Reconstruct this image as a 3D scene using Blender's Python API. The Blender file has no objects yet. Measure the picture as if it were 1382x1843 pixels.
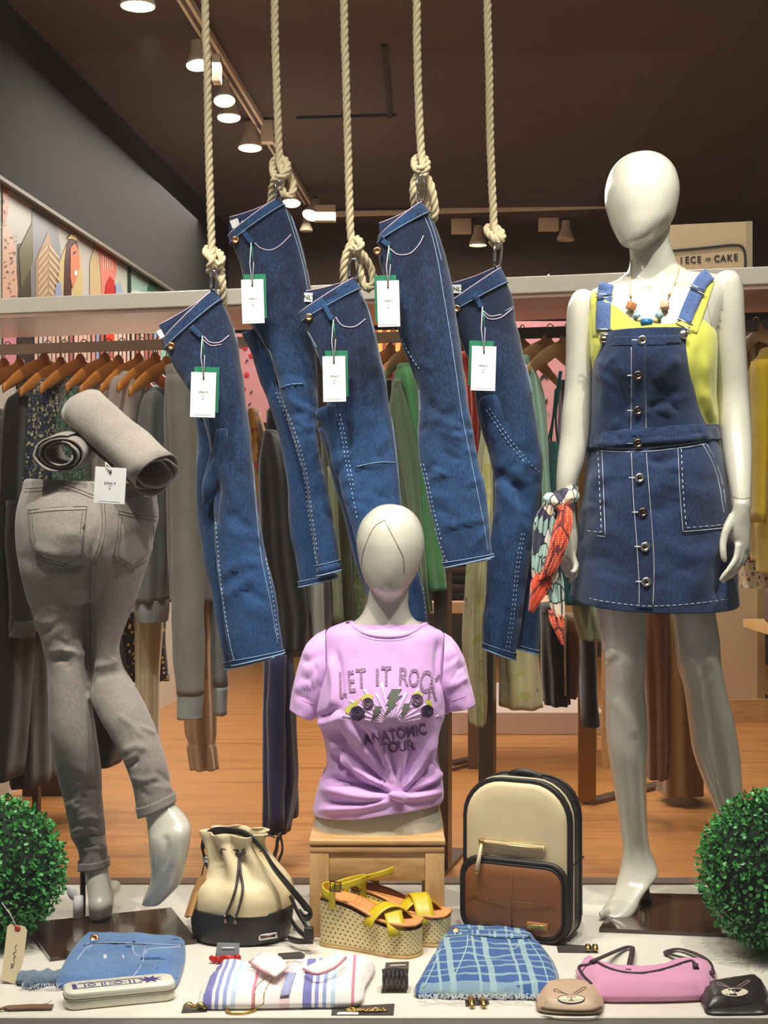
import bpy, bmesh, math, random
import numpy as np
from mathutils import Vector, Matrix, noise
from mathutils.bvhtree import BVHTree
random.seed(7); np.random.seed(7)
V = Vector; PI = math.pi
SC = bpy.context.scene; COL = SC.collection
# ---------------- camera, world, lights, exposure ----------------
F = 2640.0; CX = 691.0; CY = 921.5; CZ = 0.926      # focal length in pixels of a 1382x1843 frame, eye height above the display floor
cd = bpy.data.cameras.new('camera'); cam = bpy.data.objects.new('camera', cd); COL.objects.link(cam)
cam.location = (0, 0, CZ); cam.rotation_euler = (PI/2, 0, 0)
cd.sensor_fit = 'VERTICAL'; cd.sensor_height = 24.0; cd.lens = 24.0*F/1843.0
cd.clip_start = .05; cd.clip_end = 60
SC.camera = cam
wd = bpy.data.worlds.new('street_night'); SC.world = wd; wd.use_nodes = True
wd.node_tree.nodes['Background'].inputs[0].default_value = (.66, .64, .62, 1)
wd.node_tree.nodes['Background'].inputs[1].default_value = .20
vs = SC.view_settings; vs.view_transform = 'Standard'; vs.look = 'None'; vs.gamma = 1; vs.use_curve_mapping = False
vs.exposure = 0.0
def spot(name, loc, aim, power, size=70, blend=.5, radius=.03, col=(1, .87, .72)):
    d = bpy.data.lights.new(name, 'SPOT'); o = bpy.data.objects.new(name, d); COL.objects.link(o)
    o.location = loc; d.energy = power; d.spot_size = math.radians(size); d.spot_blend = blend; d.shadow_soft_size = radius; d.color = col
    o.rotation_euler = (V(aim)-V(loc)).to_track_quat('-Z', 'Y').to_euler(); return o
def area(name, loc, aim, power, sx, sy, col=(1, .87, .72)):
    d = bpy.data.lights.new(name, 'AREA'); o = bpy.data.objects.new(name, d); COL.objects.link(o)
    d.shape = 'RECTANGLE'; d.size = sx; d.size_y = sy; o.location = loc; d.energy = power; d.color = col
    o.rotation_euler = (V(aim)-V(loc)).to_track_quat('-Z', 'Y').to_euler(); return o
WARM = (1, .95, .86)
# spotlights above the shop window, plus an added fill
for x, ax in ((-1.0, -.75), (-.35, -.3), (.3, .15), (.95, .65)):
    spot('window_spotlight', (x, 2.50, 2.74), (ax, 3.35, .35), 110, 62, .75, .022, WARM)
spot('window_spotlight', (.7, 2.47, 2.74), (.56, 3.40, 1.25), 16, 42, .7, .02, WARM)
spot('window_spotlight', (-.6, 2.47, 2.74), (-.2, 3.45, 1.2), 26, 60, .8, .02, WARM)
area('window_fill_strip', (0, 2.47, 2.7), (0, 3.4, .4), 26, 2.6, .10, WARM)  # added unseen soft fill for surfaces facing the glass
# shop interior
spot('shop_spot_and_fill', (-.9, 5.6, 2.7), (-.5, 4.6, .6), 75, 100, .7, .05, (1, .91, .79))
spot('shop_spot_and_fill', (1.0, 5.4, 2.7), (1.0, 4.6, .6), 75, 100, .7, .05, (1, .91, .79))
spot('shop_spot_and_fill', (-.75, 3.75, 2.75), (-.8, 4.5, 1.0), 60, 95, .7, .03, (1, .93, .82))
spot('shop_spot_and_fill', (.6, 3.7, 2.75), (.7, 4.2, 1.0), 45, 95, .7, .03, (1, .93, .82))
spot('shop_spot_and_fill', (-.35, 7.2, 1.7), (-.6, 7.3, 2.9), 16, 110, 1, .1, (1, .93, .82))  # added upward fill in place of floor bounce, no fitting here
spot('shop_spot_and_fill', (.1, 5.3, 2.7), (.1, 4.7, 0), 70, 100, .7, .05, (1, .91, .79))
area('shop_ceiling_light', (0, 7.2, 2.68), (0, 7.2, 0), 165, 2.4, 3.2, (1, .91, .79))

# ---------------- helpers ----------------
def lin(c):
    o = []
    for x in c[:3]:
        x = x/255.0
        o.append(x/12.92 if x <= .04045 else ((x+.055)/1.055)**2.4)
    return (*o, 1)
def P(px, py, Y): return V(((px-CX)*Y/F, Y, CZ+(CY-py)*Y/F))
def G(px, py, z=0.0):
    Y = (CZ-z)*F/(py-CY); return V(((px-CX)*Y/F, Y, z))
class NT:
    def __init__(s, name):
        s.m = bpy.data.materials.new(name); s.m.use_nodes = True; s.t = s.m.node_tree; s.n = s.t.nodes; s.b = s.n['Principled BSDF']
    def add(s, typ, **kw):
        x = s.n.new(typ)
        for k, v in kw.items(): setattr(x, k, v)
        return x
    def lk(s, a, b): s.t.links.new(a, b)
    def math(s, op, a, b=None, clamp=False):
        x = s.n.new('ShaderNodeMath'); x.operation = op; x.use_clamp = clamp
        for i, v in enumerate((a, b)):
            if v is None: continue
            if hasattr(v, 'links'): s.lk(v, x.inputs[i])
            else: x.inputs[i].default_value = v
        return x.outputs[0]
    def mix(s, fac, a, b, blend='MIX'):
        x = s.n.new('ShaderNodeMix'); x.data_type = 'RGBA'; x.blend_type = blend
        for i, v in ((0, fac), (6, a), (7, b)):
            if hasattr(v, 'links'): s.lk(v, x.inputs[i])
            elif i == 0: x.inputs[0].default_value = v
            else: x.inputs[i].default_value = lin(v)
        return x.outputs[2]
    def ramp(s, fac, stops, interp='LINEAR'):
        x = s.n.new('ShaderNodeValToRGB'); x.color_ramp.interpolation = interp
        while len(x.color_ramp.elements) < len(stops): x.color_ramp.elements.new(.5)
        for e, (p, c) in zip(x.color_ramp.elements, stops): e.position = p; e.color = lin(c)
        s.lk(fac, x.inputs[0]); return x.outputs[0]
    def coords(s, kind='Object', scale=(1, 1, 1), rot=(0, 0, 0)):
        tc = s.n.new('ShaderNodeTexCoord'); mp = s.n.new('ShaderNodeMapping'); mp.inputs['Scale'].default_value = scale; mp.inputs['Rotation'].default_value = rot
        s.lk(tc.outputs[kind], mp.inputs[0]); return mp.outputs[0]
    def noise(s, vec, scale, detail=3, rough=.6):
        x = s.n.new('ShaderNodeTexNoise'); x.inputs['Scale'].default_value = scale; x.inputs['Detail'].default_value = detail; x.inputs['Roughness'].default_value = rough
        s.lk(vec, x.inputs['Vector']); return x.outputs['Fac']
    def vor(s, vec, scale, feat='F1', out='Distance', rnd=1):
        x = s.n.new('ShaderNodeTexVoronoi'); x.feature = feat; x.inputs['Scale'].default_value = scale; x.inputs['Randomness'].default_value = rnd
        s.lk(vec, x.inputs['Vector']); return x.outputs[out]
    def bump(s, h, strength, dist=.002):
        x = s.n.new('ShaderNodeBump'); x.inputs['Strength'].default_value = strength; x.inputs['Distance'].default_value = dist
        s.lk(h, x.inputs['Height']); s.lk(x.outputs[0], s.b.inputs['Normal'])
    def sep(s, vec):
        x = s.n.new('ShaderNodeSeparateXYZ'); s.lk(vec, x.inputs[0]); return x.outputs
    def setc(s, c):
        if hasattr(c, 'links'): s.lk(c, s.b.inputs['Base Color'])
        else: s.b.inputs['Base Color'].default_value = lin(c)
    def pr(s, rough=.6, metal=0, coat=0, sheen=0, spec=.5):
        b = s.b.inputs; b['Roughness'].default_value = rough; b['Metallic'].default_value = metal; b['Coat Weight'].default_value = coat
        b['Sheen Weight'].default_value = sheen; b['Specular IOR Level'].default_value = spec
_MC = {}
def mat(name, col, rough=.6, metal=0, coat=0, sheen=0, spec=.5, col2=None, ns=30, stretch=(1, 1, 1), bump=0, bs=200, bd=.001):
    if name in _MC: return _MC[name]
    n = NT(name); n.pr(rough, metal, coat, sheen, spec); vec = n.coords('Object', stretch)
    if col2: n.setc(n.mix(n.noise(vec, ns, 4), col, col2))
    else:
        d = tuple(max(0, c*.93) for c in col); n.setc(n.mix(n.noise(vec, ns, 3), col, d))
    if bump: n.bump(n.noise(vec, bs, 3), bump, bd)
    _MC[name] = n.m; return n.m
def emit(name, col, power):
    n = NT(name); n.b.inputs['Emission Color'].default_value = lin(col); n.b.inputs['Emission Strength'].default_value = power; n.setc(col); return n.m
def mk(name, vf, m, parent=None, smooth=True, uv=None, attr=None, solid=0, sub=0, origin=None):
    v, f = vf[0], vf[1]
    me = bpy.data.meshes.new(name)
    me.from_pydata([tuple(map(float, p)) for p in v], [], [tuple(int(i) for i in q) for q in f])
    me.materials.append(m)
    if smooth and len(me.polygons): me.polygons.foreach_set('use_smooth', [True]*len(me.polygons))
    if uv is None and len(vf) > 2: uv = vf[2]
    if uv is not None:
        uv = np.asarray(uv, dtype=np.float32); l = me.uv_layers.new(name='UVMap')
        li = np.empty(len(me.loops), dtype=np.int32); me.loops.foreach_get('vertex_index', li)
        l.data.foreach_set('uv', uv[li].ravel())
    if attr is not None:
        a = me.attributes.new('fade_shade', 'FLOAT', 'POINT'); a.data.foreach_set('value', np.asarray(attr, dtype=np.float32))
    me.update()
    o = bpy.data.objects.new(name, me); COL.objects.link(o)
    if solid:
        s = o.modifiers.new('thickness', 'SOLIDIFY'); s.thickness = abs(solid); s.offset = 1 if solid > 0 else -1; s.use_quality_normals = True
    if sub:
        s = o.modifiers.new('sub', 'SUBSURF'); s.levels = sub; s.render_levels = sub
    if parent is not None:
        o.parent = parent; o.matrix_parent_inverse = Matrix.Identity(4)
        o.location = -(parent.matrix_basis.inverted() @ V((0, 0, 0))) if False else V((0, 0, 0))
        o.location = V((0, 0, 0)) - off_of(parent)
    return o
def off_of(p):
    t = V((0, 0, 0))
    while p is not None: t += p.location; p = p.parent
    return t
def tag(o, label, cat, group=None):
    o['label'] = label; o['category'] = cat
    if group: o['group'] = group
    return o
def thing(name, label, cat, loc, group=None):
    o = bpy.data.objects.new(name, None); COL.objects.link(o); o.location = V(loc); o.empty_display_size = .05
    return tag(o, label, cat, group)
def struct(name, vf, m, **kw):
    o = mk(name, vf, m, **kw); o['kind'] = 'structure'; return o
def stuff(o): o['kind'] = 'stuff'; return o
def copytree(o, parent=None):
    c = o.copy(); COL.objects.link(c)
    if parent is not None: c.parent = parent
    for ch in list(o.children): copytree(ch, c)
    return c
def J(*ms):
    vs_, fs, uvs, k = [], [], [], 0; hasuv = all(len(m) > 2 and m[2] is not None for m in ms)
    for m in ms:
        vv = np.asarray(m[0], dtype=float).reshape(-1, 3); vs_.append(vv); fs += [tuple(i+k for i in q) for q in m[1]]; k += len(vv)
        if hasuv: uvs.append(np.asarray(m[2]))
    v = np.vstack(vs_) if vs_ else np.zeros((0, 3))
    return (v, fs, np.vstack(uvs)) if hasuv and vs_ else (v, fs)
def xf(vf, M):
    v = np.asarray(vf[0], dtype=float); A = np.array(M)
    return (v @ A[:3, :3].T + A[:3, 3],) + tuple(vf[1:])
def TR(loc, yaw=0, pitch=0, roll=0, sc=1):
    return Matrix.Translation(V(loc)) @ Matrix.Rotation(yaw, 4, 'Z') @ Matrix.Rotation(pitch, 4, 'X') @ Matrix.Rotation(roll, 4, 'Y') @ Matrix.Diagonal((sc, sc, sc, 1))
def bm_out(bm):
    bm.verts.ensure_lookup_table(); v = np.array([x.co[:] for x in bm.verts]).reshape(-1, 3); f = [tuple(x.index for x in q.verts) for q in bm.faces]; bm.free(); return v, f
def box(x0, x1, y0, y1, z0, z1, bev=0, seg=2):
    bm = bmesh.new(); r = bmesh.ops.create_cube(bm, size=1)
    for v in bm.verts: v.co = V(((x0+x1)/2+v.co.x*(x1-x0), (y0+y1)/2+v.co.y*(y1-y0), (z0+z1)/2+v.co.z*(z1-z0)))
    if bev: bmesh.ops.bevel(bm, geom=bm.edges[:], offset=bev, segments=seg, affect='EDGES', profile=.5)
    return bm_out(bm)
def cyl(r, h, n=24, r2=None, z0=0, bev=0):
    bm = bmesh.new(); bmesh.ops.create_cone(bm, cap_ends=True, segments=n, radius1=r, radius2=r if r2 is None else r2, depth=h)
    for v in bm.verts: v.co.z += z0+h/2
    if bev: bmesh.ops.bevel(bm, geom=[e for e in bm.edges if len(e.link_faces) == 2 and e.calc_face_angle(0) > .8], offset=bev, segments=2, affect='EDGES')
    return bm_out(bm)
def sphere(r, n=20, m=12, s=(1, 1, 1)):
    bm = bmesh.new(); bmesh.ops.create_uvsphere(bm, u_segments=n, v_segments=m, radius=r)
    for v in bm.verts: v.co = V((v.co.x*s[0], v.co.y*s[1], v.co.z*s[2]))
    return bm_out(bm)
def lathe(prof, n=32, cap=True):
    v, f = [], []
    for r, z in prof:
        for i in range(n): a = 2*PI*i/n; v.append((r*math.cos(a), r*math.sin(a), z))
    for j in range(len(prof)-1):
        for i in range(n): f.append((j*n+i, j*n+(i+1) % n, (j+1)*n+(i+1) % n, (j+1)*n+i))
    if cap:
        f.append(tuple(range(n-1, -1, -1))); f.append(tuple((len(prof)-1)*n+i for i in range(n)))
    return np.array(v), f
def catm(A, sub, closed=False):
    A = np.asarray(A, dtype=float); K = len(A)
    if K < 2: return A
    g = (lambda i: A[i % K]) if closed else (lambda i: A[min(max(i, 0), K-1)] if 0 <= i < K else (2*A[0]-A[1] if i < 0 else 2*A[-1]-A[-2]))
    out = []
    for i in range(K if closed else K-1):
        p0, p1, p2, p3 = g(i-1), g(i), g(i+1), g(i+2)
        for s in range(sub):
            t = s/sub; out.append(.5*((2*p1)+(-p0+p2)*t+(2*p0-5*p1+4*p2-p3)*t*t+(-p0+3*p1-3*p2+p3)*t**3))
    if not closed: out.append(A[-1])
    return np.array(out)
def tube(pts, r, n=8, closed=False, cap=True, flat=None, up=(0, 0, 1)):
    """sweep of a round (or, with flat=(a,b), rectangular) profile along pts"""
    pts = [V(p) for p in pts]; K = len(pts); v, f = [], []; rr = r if hasattr(r, '__len__') else [r]*K
    tans = [(pts[(i+1) % K]-pts[i-1]) if closed else (pts[min(i+1, K-1)]-pts[max(i-1, 0)]) for i in range(K)]
    tans = [t.normalized() if t.length > 1e-9 else V((0, 0, 1)) for t in tans]
    u = V(up) if flat else None
    nrm = tans[0].orthogonal().normalized()
    for i in range(K):
        t = tans[i]
        if flat:
            b = t.cross(u); b = b.normalized() if b.length > 1e-6 else nrm; a = b.cross(t).normalized(); nrm = b
            for sx, sy in ((-1, -1), (1, -1), (1, 1), (-1, 1)): v.append(pts[i]+b*sx*flat[0]/2+a*sy*flat[1]/2)
        else:
            nrm = nrm-t*nrm.dot(t); nrm = nrm.normalized() if nrm.length > 1e-6 else t.orthogonal().normalized(); b = t.cross(nrm)
            for k in range(n): a = 2*PI*k/n; v.append(pts[i]+(nrm*math.cos(a)+b*math.sin(a))*rr[i])
    m = 4 if flat else n
    for i in range(K if closed else K-1):
        j = (i+1) % K
        for k in range(m): f.append((i*m+k, i*m+(k+1) % m, j*m+(k+1) % m, j*m+k))
    if cap and not closed: f.append(tuple(range(m-1, -1, -1))); f.append(tuple((K-1)*m+k for k in range(m)))
    return np.array([p[:] for p in v]), f
def rope_mesh(pts, R, pitch, n=7):
    """three strands laid up round a path"""
    pts = catm(pts, 6); pts = [V(p) for p in pts]
    d = [0]
    for a, b in zip(pts, pts[1:]): d.append(d[-1]+(b-a).length)
    L = d[-1]; N = max(8, int(L/(pitch/7))); res = []; j = 0
    for i in range(N+1):
        s = L*i/N
        while j < len(d)-2 and d[j+1] < s: j += 1
        t = (s-d[j])/max(1e-9, d[j+1]-d[j]); res.append(pts[j].lerp(pts[j+1], min(max(t, 0), 1)))
    nrm = (res[1]-res[0]).orthogonal().normalized(); fr = []
    for i in range(N+1):
        t = (res[min(i+1, N)]-res[max(i-1, 0)]).normalized(); nrm = (nrm-t*nrm.dot(t)).normalized(); fr.append((nrm.copy(), t.cross(nrm)))
    out = []
    for k in range(3):
        q = []
        for i in range(N+1):
            a = 2*PI*(L*i/N/pitch+k/3); q.append(res[i]+(fr[i][0]*math.cos(a)+fr[i][1]*math.sin(a))*R*.5)
        out.append(tube(q, R*.56, n))
    return J(*out)
# --- traced lofts: each section is the left and right outline point in the picture at a depth, with a half depth
def Hs(y, xl, xr, Y, ry): return (xl, y, xr, y, Y, ry, Y)
def pth(L):
    """(x, y, Y, half width px, half depth m) along a path -> sections"""
    out = []; K = len(L)
    for i, (x, y, Y, w, ry) in enumerate(L):
        a = L[max(i-1, 0)]; b = L[min(i+1, K-1)]; tx, ty = b[0]-a[0], b[1]-a[1]; d = math.hypot(tx, ty) or 1
        lx, ly = -ty/d, tx/d
        out.append((x+lx*w, y+ly*w, x-lx*w, y-ly*w, Y, ry if ry else w*Y/F, Y))
    return out
class Loft:
    def __init__(s, secs, p=2.0):
        s.A = np.array([(q+(q[4],)) if len(q) == 6 else q for q in secs], dtype=float); s.K = len(s.A); s.p = p
    def sec(s, t):
        t = min(max(t, 0), s.K-1); i = min(int(t), s.K-2); u = t-i; A = s.A
        p1, p2 = A[i], A[i+1]; p0 = A[i-1] if i > 0 else 2*p1-p2; p3 = A[i+2] if i+2 < s.K else 2*p2-p1
        q = .5*((2*p1)+(-p0+p2)*u+(2*p0-5*p1+4*p2-p3)*u*u+(-p0+3*p1-3*p2+p3)*u**3)
        q[5] = max(q[5], .0015); return q
    def pt(s, t, th, off=0):
        q = s.sec(t); L = P(q[0], q[1], q[4]); R = P(q[2], q[3], q[6]); c = (L+R)/2; a = (R-L)/2
        al = a.length or 1e-6; b = V((0, 1, 0))-a*(a.y/(al*al)); b = b.normalized()
        cs, sn = math.cos(th), math.sin(th); e = 2/s.p
        return c+a*(1+off/al)*math.copysign(abs(cs)**e, cs)+b*(q[5]+off)*math.copysign(abs(sn)**e, sn)
    def mesh(s, n=32, sub=5, cap=True, off=0, t0=0, t1=None, th0=0, th1=2*PI, rim=None, wob=None, uvs=(1, 1)):
        t1 = s.K-1 if t1 is None else t1; M = max(2, int(round((t1-t0)*sub))); full = abs(th1-th0-2*PI) < 1e-6
        N = n if full else n+1; v, f, uv = [], [], []
        for j in range(M+1):
            for i in range(N):
                th = th0+(th1-th0)*i/n; a, b = t0, t1
                if rim: a, b = rim(th)
                t = a+(b-a)*j/M
                p = s.pt(t, th, off)
                if wob: p = p+wob(t, th)
                v.append(p[:]); uv.append((uvs[0]*(th-th0)/(th1-th0), uvs[1]*(1-j/M)))
        for j in range(M):
            for i in range(n):
                k = (i+1) % N if full else i+1; f.append((j*N+i, (j+1)*N+i, (j+1)*N+k, j*N+k))
        if cap and full:
            for j, rev in ((0, False), (M, True)):
                c = np.mean(np.array(v[j*N:(j+1)*N]), axis=0); v.append(tuple(c)); uv.append((.5, .5)); k = len(v)-1
                for i in range(n): g = (j*N+i, j*N+(i+1) % N, k); f.append(g if not rev else g[::-1])
        return np.array(v), f, np.array(uv)
def fuse(ms, voxel=.006, smooth=4, fac=.5):
    m = J(*[x[:2] for x in ms]); me = bpy.data.meshes.new('t'); me.from_pydata([tuple(p) for p in m[0]], [], m[1])
    bm = bmesh.new(); bm.from_mesh(me); bmesh.ops.recalc_face_normals(bm, faces=bm.faces); bm.to_mesh(me); bm.free()
    o = bpy.data.objects.new('t', me); COL.objects.link(o)
    r = o.modifiers.new('r', 'REMESH'); r.mode = 'VOXEL'; r.voxel_size = voxel
    if smooth: s = o.modifiers.new('s', 'SMOOTH'); s.iterations = smooth; s.factor = fac
    dg = bpy.context.evaluated_depsgraph_get(); ev = o.evaluated_get(dg); e = ev.to_mesh()
    v = np.empty(len(e.vertices)*3); e.vertices.foreach_get('co', v); v = v.reshape(-1, 3); f = [tuple(p.vertices) for p in e.polygons]
    ev.to_mesh_clear(); bpy.data.objects.remove(o); bpy.data.meshes.remove(me)
    return v, f
def normals(v, f):
    v = np.asarray(v); n = np.zeros_like(v)
    for k in (3, 4):
        q = np.array([x for x in f if len(x) == k])
        if len(q):
            c = np.cross(v[q[:, 2]]-v[q[:, 0]], v[q[:, -1 if k == 3 else 3]]-v[q[:, 1]]) if k == 4 else np.cross(v[q[:, 1]]-v[q[:, 0]], v[q[:, 2]]-v[q[:, 0]])
            for j in range(k): np.add.at(n, q[:, j], c)
    l = np.linalg.norm(n, axis=1); l[l == 0] = 1; return n/l[:, None]
def proj(v):
    v = np.asarray(v); return np.stack([CX+v[:, 0]*F/v[:, 1], CY-(v[:, 2]-CZ)*F/v[:, 1]], 1)
def fold(vf, lines, facing=True):
    """raise (amp > 0) or press in (amp < 0) soft creases along traced lines: (points px, amplitude m, width px)"""
    v = np.array(vf[0], dtype=float); n = normals(v, vf[1]); q = proj(v); eye = np.array([0, 0, CZ])-v; eye /= np.linalg.norm(eye, axis=1)[:, None]
    fr = (n*eye).sum(1)
    if np.mean(fr[np.abs(fr) > .5]) < 0 and False: n = -n
    w0 = np.clip(fr*2.5, 0, 1) if facing else np.ones(len(v)); d = np.zeros(len(v))
    for pts, amp, wid in lines:
        pts = catm(np.array(pts, float), 6) if len(pts) > 2 else np.array(pts, float); best = np.full(len(v), 1e9); bt = np.zeros(len(v)); K = len(pts)-1
        for i in range(K):
            a, b = pts[i], pts[i+1]; ab = b-a; t = np.clip(((q-a) @ ab)/(ab @ ab+1e-9), 0, 1); dd = np.linalg.norm(q-(a+t[:, None]*ab), axis=1)
            m = dd < best; best[m] = dd[m]; bt[m] = (i+t[m])/K
        d += amp*np.exp(-(best/wid)**2)*np.clip(np.minimum(bt, 1-bt)*5+.15, 0, 1)
    v += n*(d*w0)[:, None]; return (v,)+tuple(vf[1:])
def wrinkle(vf, amp, fr=(8, 8, 4), seed=0, octv=2):
    v = np.array(vf[0], dtype=float); n = normals(v, vf[1]); d = np.empty(len(v))
    for i, p in enumerate(v):
        s = 0; a = 1; k = 1
        for _ in range(octv): s += a*noise.noise(V((p[0]*fr[0]*k+seed, p[1]*fr[1]*k+seed*.7, p[2]*fr[2]*k-seed))); a *= .5; k *= 2.1
        d[i] = s
    v += n*(d*amp)[:, None]; return (v,)+tuple(vf[1:])
def creases(quad, k, amp, wid, seed):
    """soft random creases inside a traced quad (tl, tr, br, bl)"""
    r = random.Random(seed); out = []; q = [np.array(p, float) for p in quad]
    for i in range(k):
        u, v = r.random(), r.random(); p = (q[0]*(1-u)+q[1]*u)*(1-v)+(q[3]*(1-u)+q[2]*u)*v; a = r.choice((-1, 1))*r.uniform(.15, .9); L = r.uniform(12, 34); d = np.array([math.cos(a), math.sin(a)])*L; n_ = np.array([-d[1], d[0]])*r.uniform(-.25, .25)
        out.append(([tuple(p-d), tuple(p+n_), tuple(p+d)], amp*r.uniform(.5, 1.2)*r.choice((1, -1)), wid*r.uniform(.6, 1.3)))
    return out
class Tgt:
    def __init__(s, *ms):
        m = J(*[x[:2] for x in ms]); s.b = BVHTree.FromPolygons([tuple(p) for p in m[0]], m[1])
    def hit(s, px, py, off=.001):
        d = P(px, py, 1)-V((0, 0, CZ)); d.normalize(); loc, n, i, dist = s.b.ray_cast(V((0, 0, CZ)), d)
        if loc is None: return None
        return loc-d*off
def stitch(lines, tg, r=.0008, off=.0006, step=4, n=5):
    out = []
    for pts in lines:
        sharp = isinstance(pts, tuple); pts = np.array(pts, float)
        if len(pts) > 2 and not sharp: pts = catm(pts, 6)
        dense = []
        for a, b in zip(pts, pts[1:]):
            k = max(1, int(np.linalg.norm(b-a)/step))
            for i in range(k): dense.append(a+(b-a)*i/k)
        dense.append(pts[-1]); run = []
        for q in dense:
            h = tg.hit(q[0], q[1], off)
            if h is None or (run and abs(h.y-run[-1].y) > .03):
                if len(run) > 1: out.append(tube(run, r, n))
                run = [h] if h is not None else []
            else: run.append(h)
        if len(run) > 1: out.append(tube(run, r, n))
    return J(*out) if out else (np.zeros((0, 3)), [])
def dashes(lines, tg, r=.0008, off=.0006, on=7, gap=4):
    out = []
    for pts in lines:
        sharp = isinstance(pts, tuple); pts = np.array(pts, float); pts = catm(pts, 6) if len(pts) > 2 and not sharp else pts
        d = np.r_[0, np.cumsum(np.linalg.norm(np.diff(pts, axis=0), axis=1))]; s = 0
        while s < d[-1]:
            ss = np.linspace(s, min(s+on, d[-1]), 3); seg = [(np.interp(k, d, pts[:, 0]), np.interp(k, d, pts[:, 1])) for k in ss]
            h = [tg.hit(a, b, off) for a, b in seg]
            if all(x is not None for x in h) and (h[0]-h[2]).length < .03: out.append(tube(h, r, 4))
            s += on+gap
    return J(*out) if out else (np.zeros((0, 3)), [])
def poly2d(poly, step):
    bm = bmesh.new(); vs_ = [bm.verts.new((x, y, 0)) for x, y in poly]; bm.faces.new(vs_)
    xs = [p[0] for p in poly]; ys = [p[1] for p in poly]
    for ax, lo, hi in ((0, min(xs), max(xs)), (1, min(ys), max(ys))):
        k = lo+step
        while k < hi:
            co = [0, 0, 0]; no = [0, 0, 0]; co[ax] = k; no[ax] = 1
            bmesh.ops.bisect_plane(bm, geom=bm.verts[:]+bm.edges[:]+bm.faces[:], plane_co=co, plane_no=no); k += step
    bmesh.ops.triangulate(bm, faces=[f for f in bm.faces if len(f.verts) > 4])
    return bm_out(bm)
def patch(poly, tg, thick=.002, off=.0005, step=9, maxjump=.04):
    """a thin solid piece lying on a surface, with its outline traced"""
    v, f = poly2d(poly, step); pts = [tg.hit(x, y, off) for x, y, _ in v]; ok = [p is not None for p in pts]
    f = [q for q in f if all(ok[i] for i in q) and max(pts[i].y for i in q)-min(pts[i].y for i in q) < maxjump]
    bot = [p if p is not None else V((0, 0, 0)) for p in pts]; top = [p+(V((0, 0, CZ))-p).normalized()*thick for p in bot]; N = len(v)
    ec = {}
    for q in f:
        for a, b in zip(q, q[1:]+q[:1]): ec[(a, b)] = 1
    g = [tuple(q) for q in f]+[tuple(i+N for i in q[::-1]) for q in f]
    for a, b in ec:
        if (b, a) not in ec: g.append((a, a+N, b+N, b))
    used = sorted({i for q in g for i in q}); mp = {k: i for i, k in enumerate(used)}; al = top+bot
    uv = np.array([(v[k % N][0]/400, -v[k % N][1]/400) for k in used]) if used else np.zeros((0, 2))
    return np.array([al[k][:] for k in used]).reshape(-1, 3), [tuple(mp[i] for i in q) for q in g], uv
_TX = {}
def text2d(s, size=1.0, bold=0):
    k = (s, bold)
    if k not in _TX:
        c = bpy.data.curves.new('t', 'FONT'); c.body = s; c.align_x = 'CENTER'; c.resolution_u = 3; c.offset = bold; c.fill_mode = 'FRONT'
        o = bpy.data.objects.new('t', c); COL.objects.link(o); dg = bpy.context.evaluated_depsgraph_get(); me = bpy.data.meshes.new_from_object(o.evaluated_get(dg))
        v = np.array([x.co[:] for x in me.vertices]).reshape(-1, 3); f = [tuple(p.vertices) for p in me.polygons]; bpy.data.objects.remove(o); bpy.data.meshes.remove(me); _TX[k] = (v, f)
    v, f = _TX[k]; return v*size, f
def text_on(s, cx, cy, h, tg, ang=0, sx=1, bold=0, off=.0015, skew=0):
    """lettering laid on a surface: centre px, cap height px"""
    v, f = text2d(s, h/.7, bold); ca, sa = math.cos(ang), math.sin(ang); pts = []
    bm = bmesh.new(); bv = [bm.verts.new(p) for p in v]
    for q in f:
        try: bm.faces.new([bv[i] for i in q])
        except ValueError: pass
    for ax in (0, 1):
        k = math.floor(v[:, ax].min()/6)*6+3.01
        while k < v[:, ax].max():
            co = [0, 0, 0]; no = [0, 0, 0]; co[ax] = k; no[ax] = 1; bmesh.ops.bisect_plane(bm, geom=bm.verts[:]+bm.edges[:]+bm.faces[:], plane_co=co, plane_no=no); k += 6
    v, f = bm_out(bm)
    for x, y, _ in v:
        x = x*sx+skew*y; y = -(y-h/2); pts.append(tg.hit(cx+x*ca-y*sa, cy+x*sa+y*ca, off))
    f = [q for q in f if all(pts[i] is not None for i in q)]
    return np.array([p[:] if p is not None else (0, 3, 0) for p in pts]).reshape(-1, 3), f
def ribbon(pairs, th=.002, sub=4):
    """cloth strip through pairs of world points, solid"""
    A = catm(np.array([tuple(a)+tuple(b) for a, b in pairs], float), sub); v, f = [], []; W = 4
    for r in A:
        a, b = V(r[:3]), V(r[3:])
        for i in range(W+1): v.append(a.lerp(b, i/W)[:])
    n = W+1
    for j in range(len(A)-1):
        for i in range(W): f.append((j*n+i, (j+1)*n+i, (j+1)*n+i+1, j*n+i+1))
    uv = np.array([(i/W, j/(len(A)-1)) for j in range(len(A)) for i in range(n)])
    return np.array(v), f, uv
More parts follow.
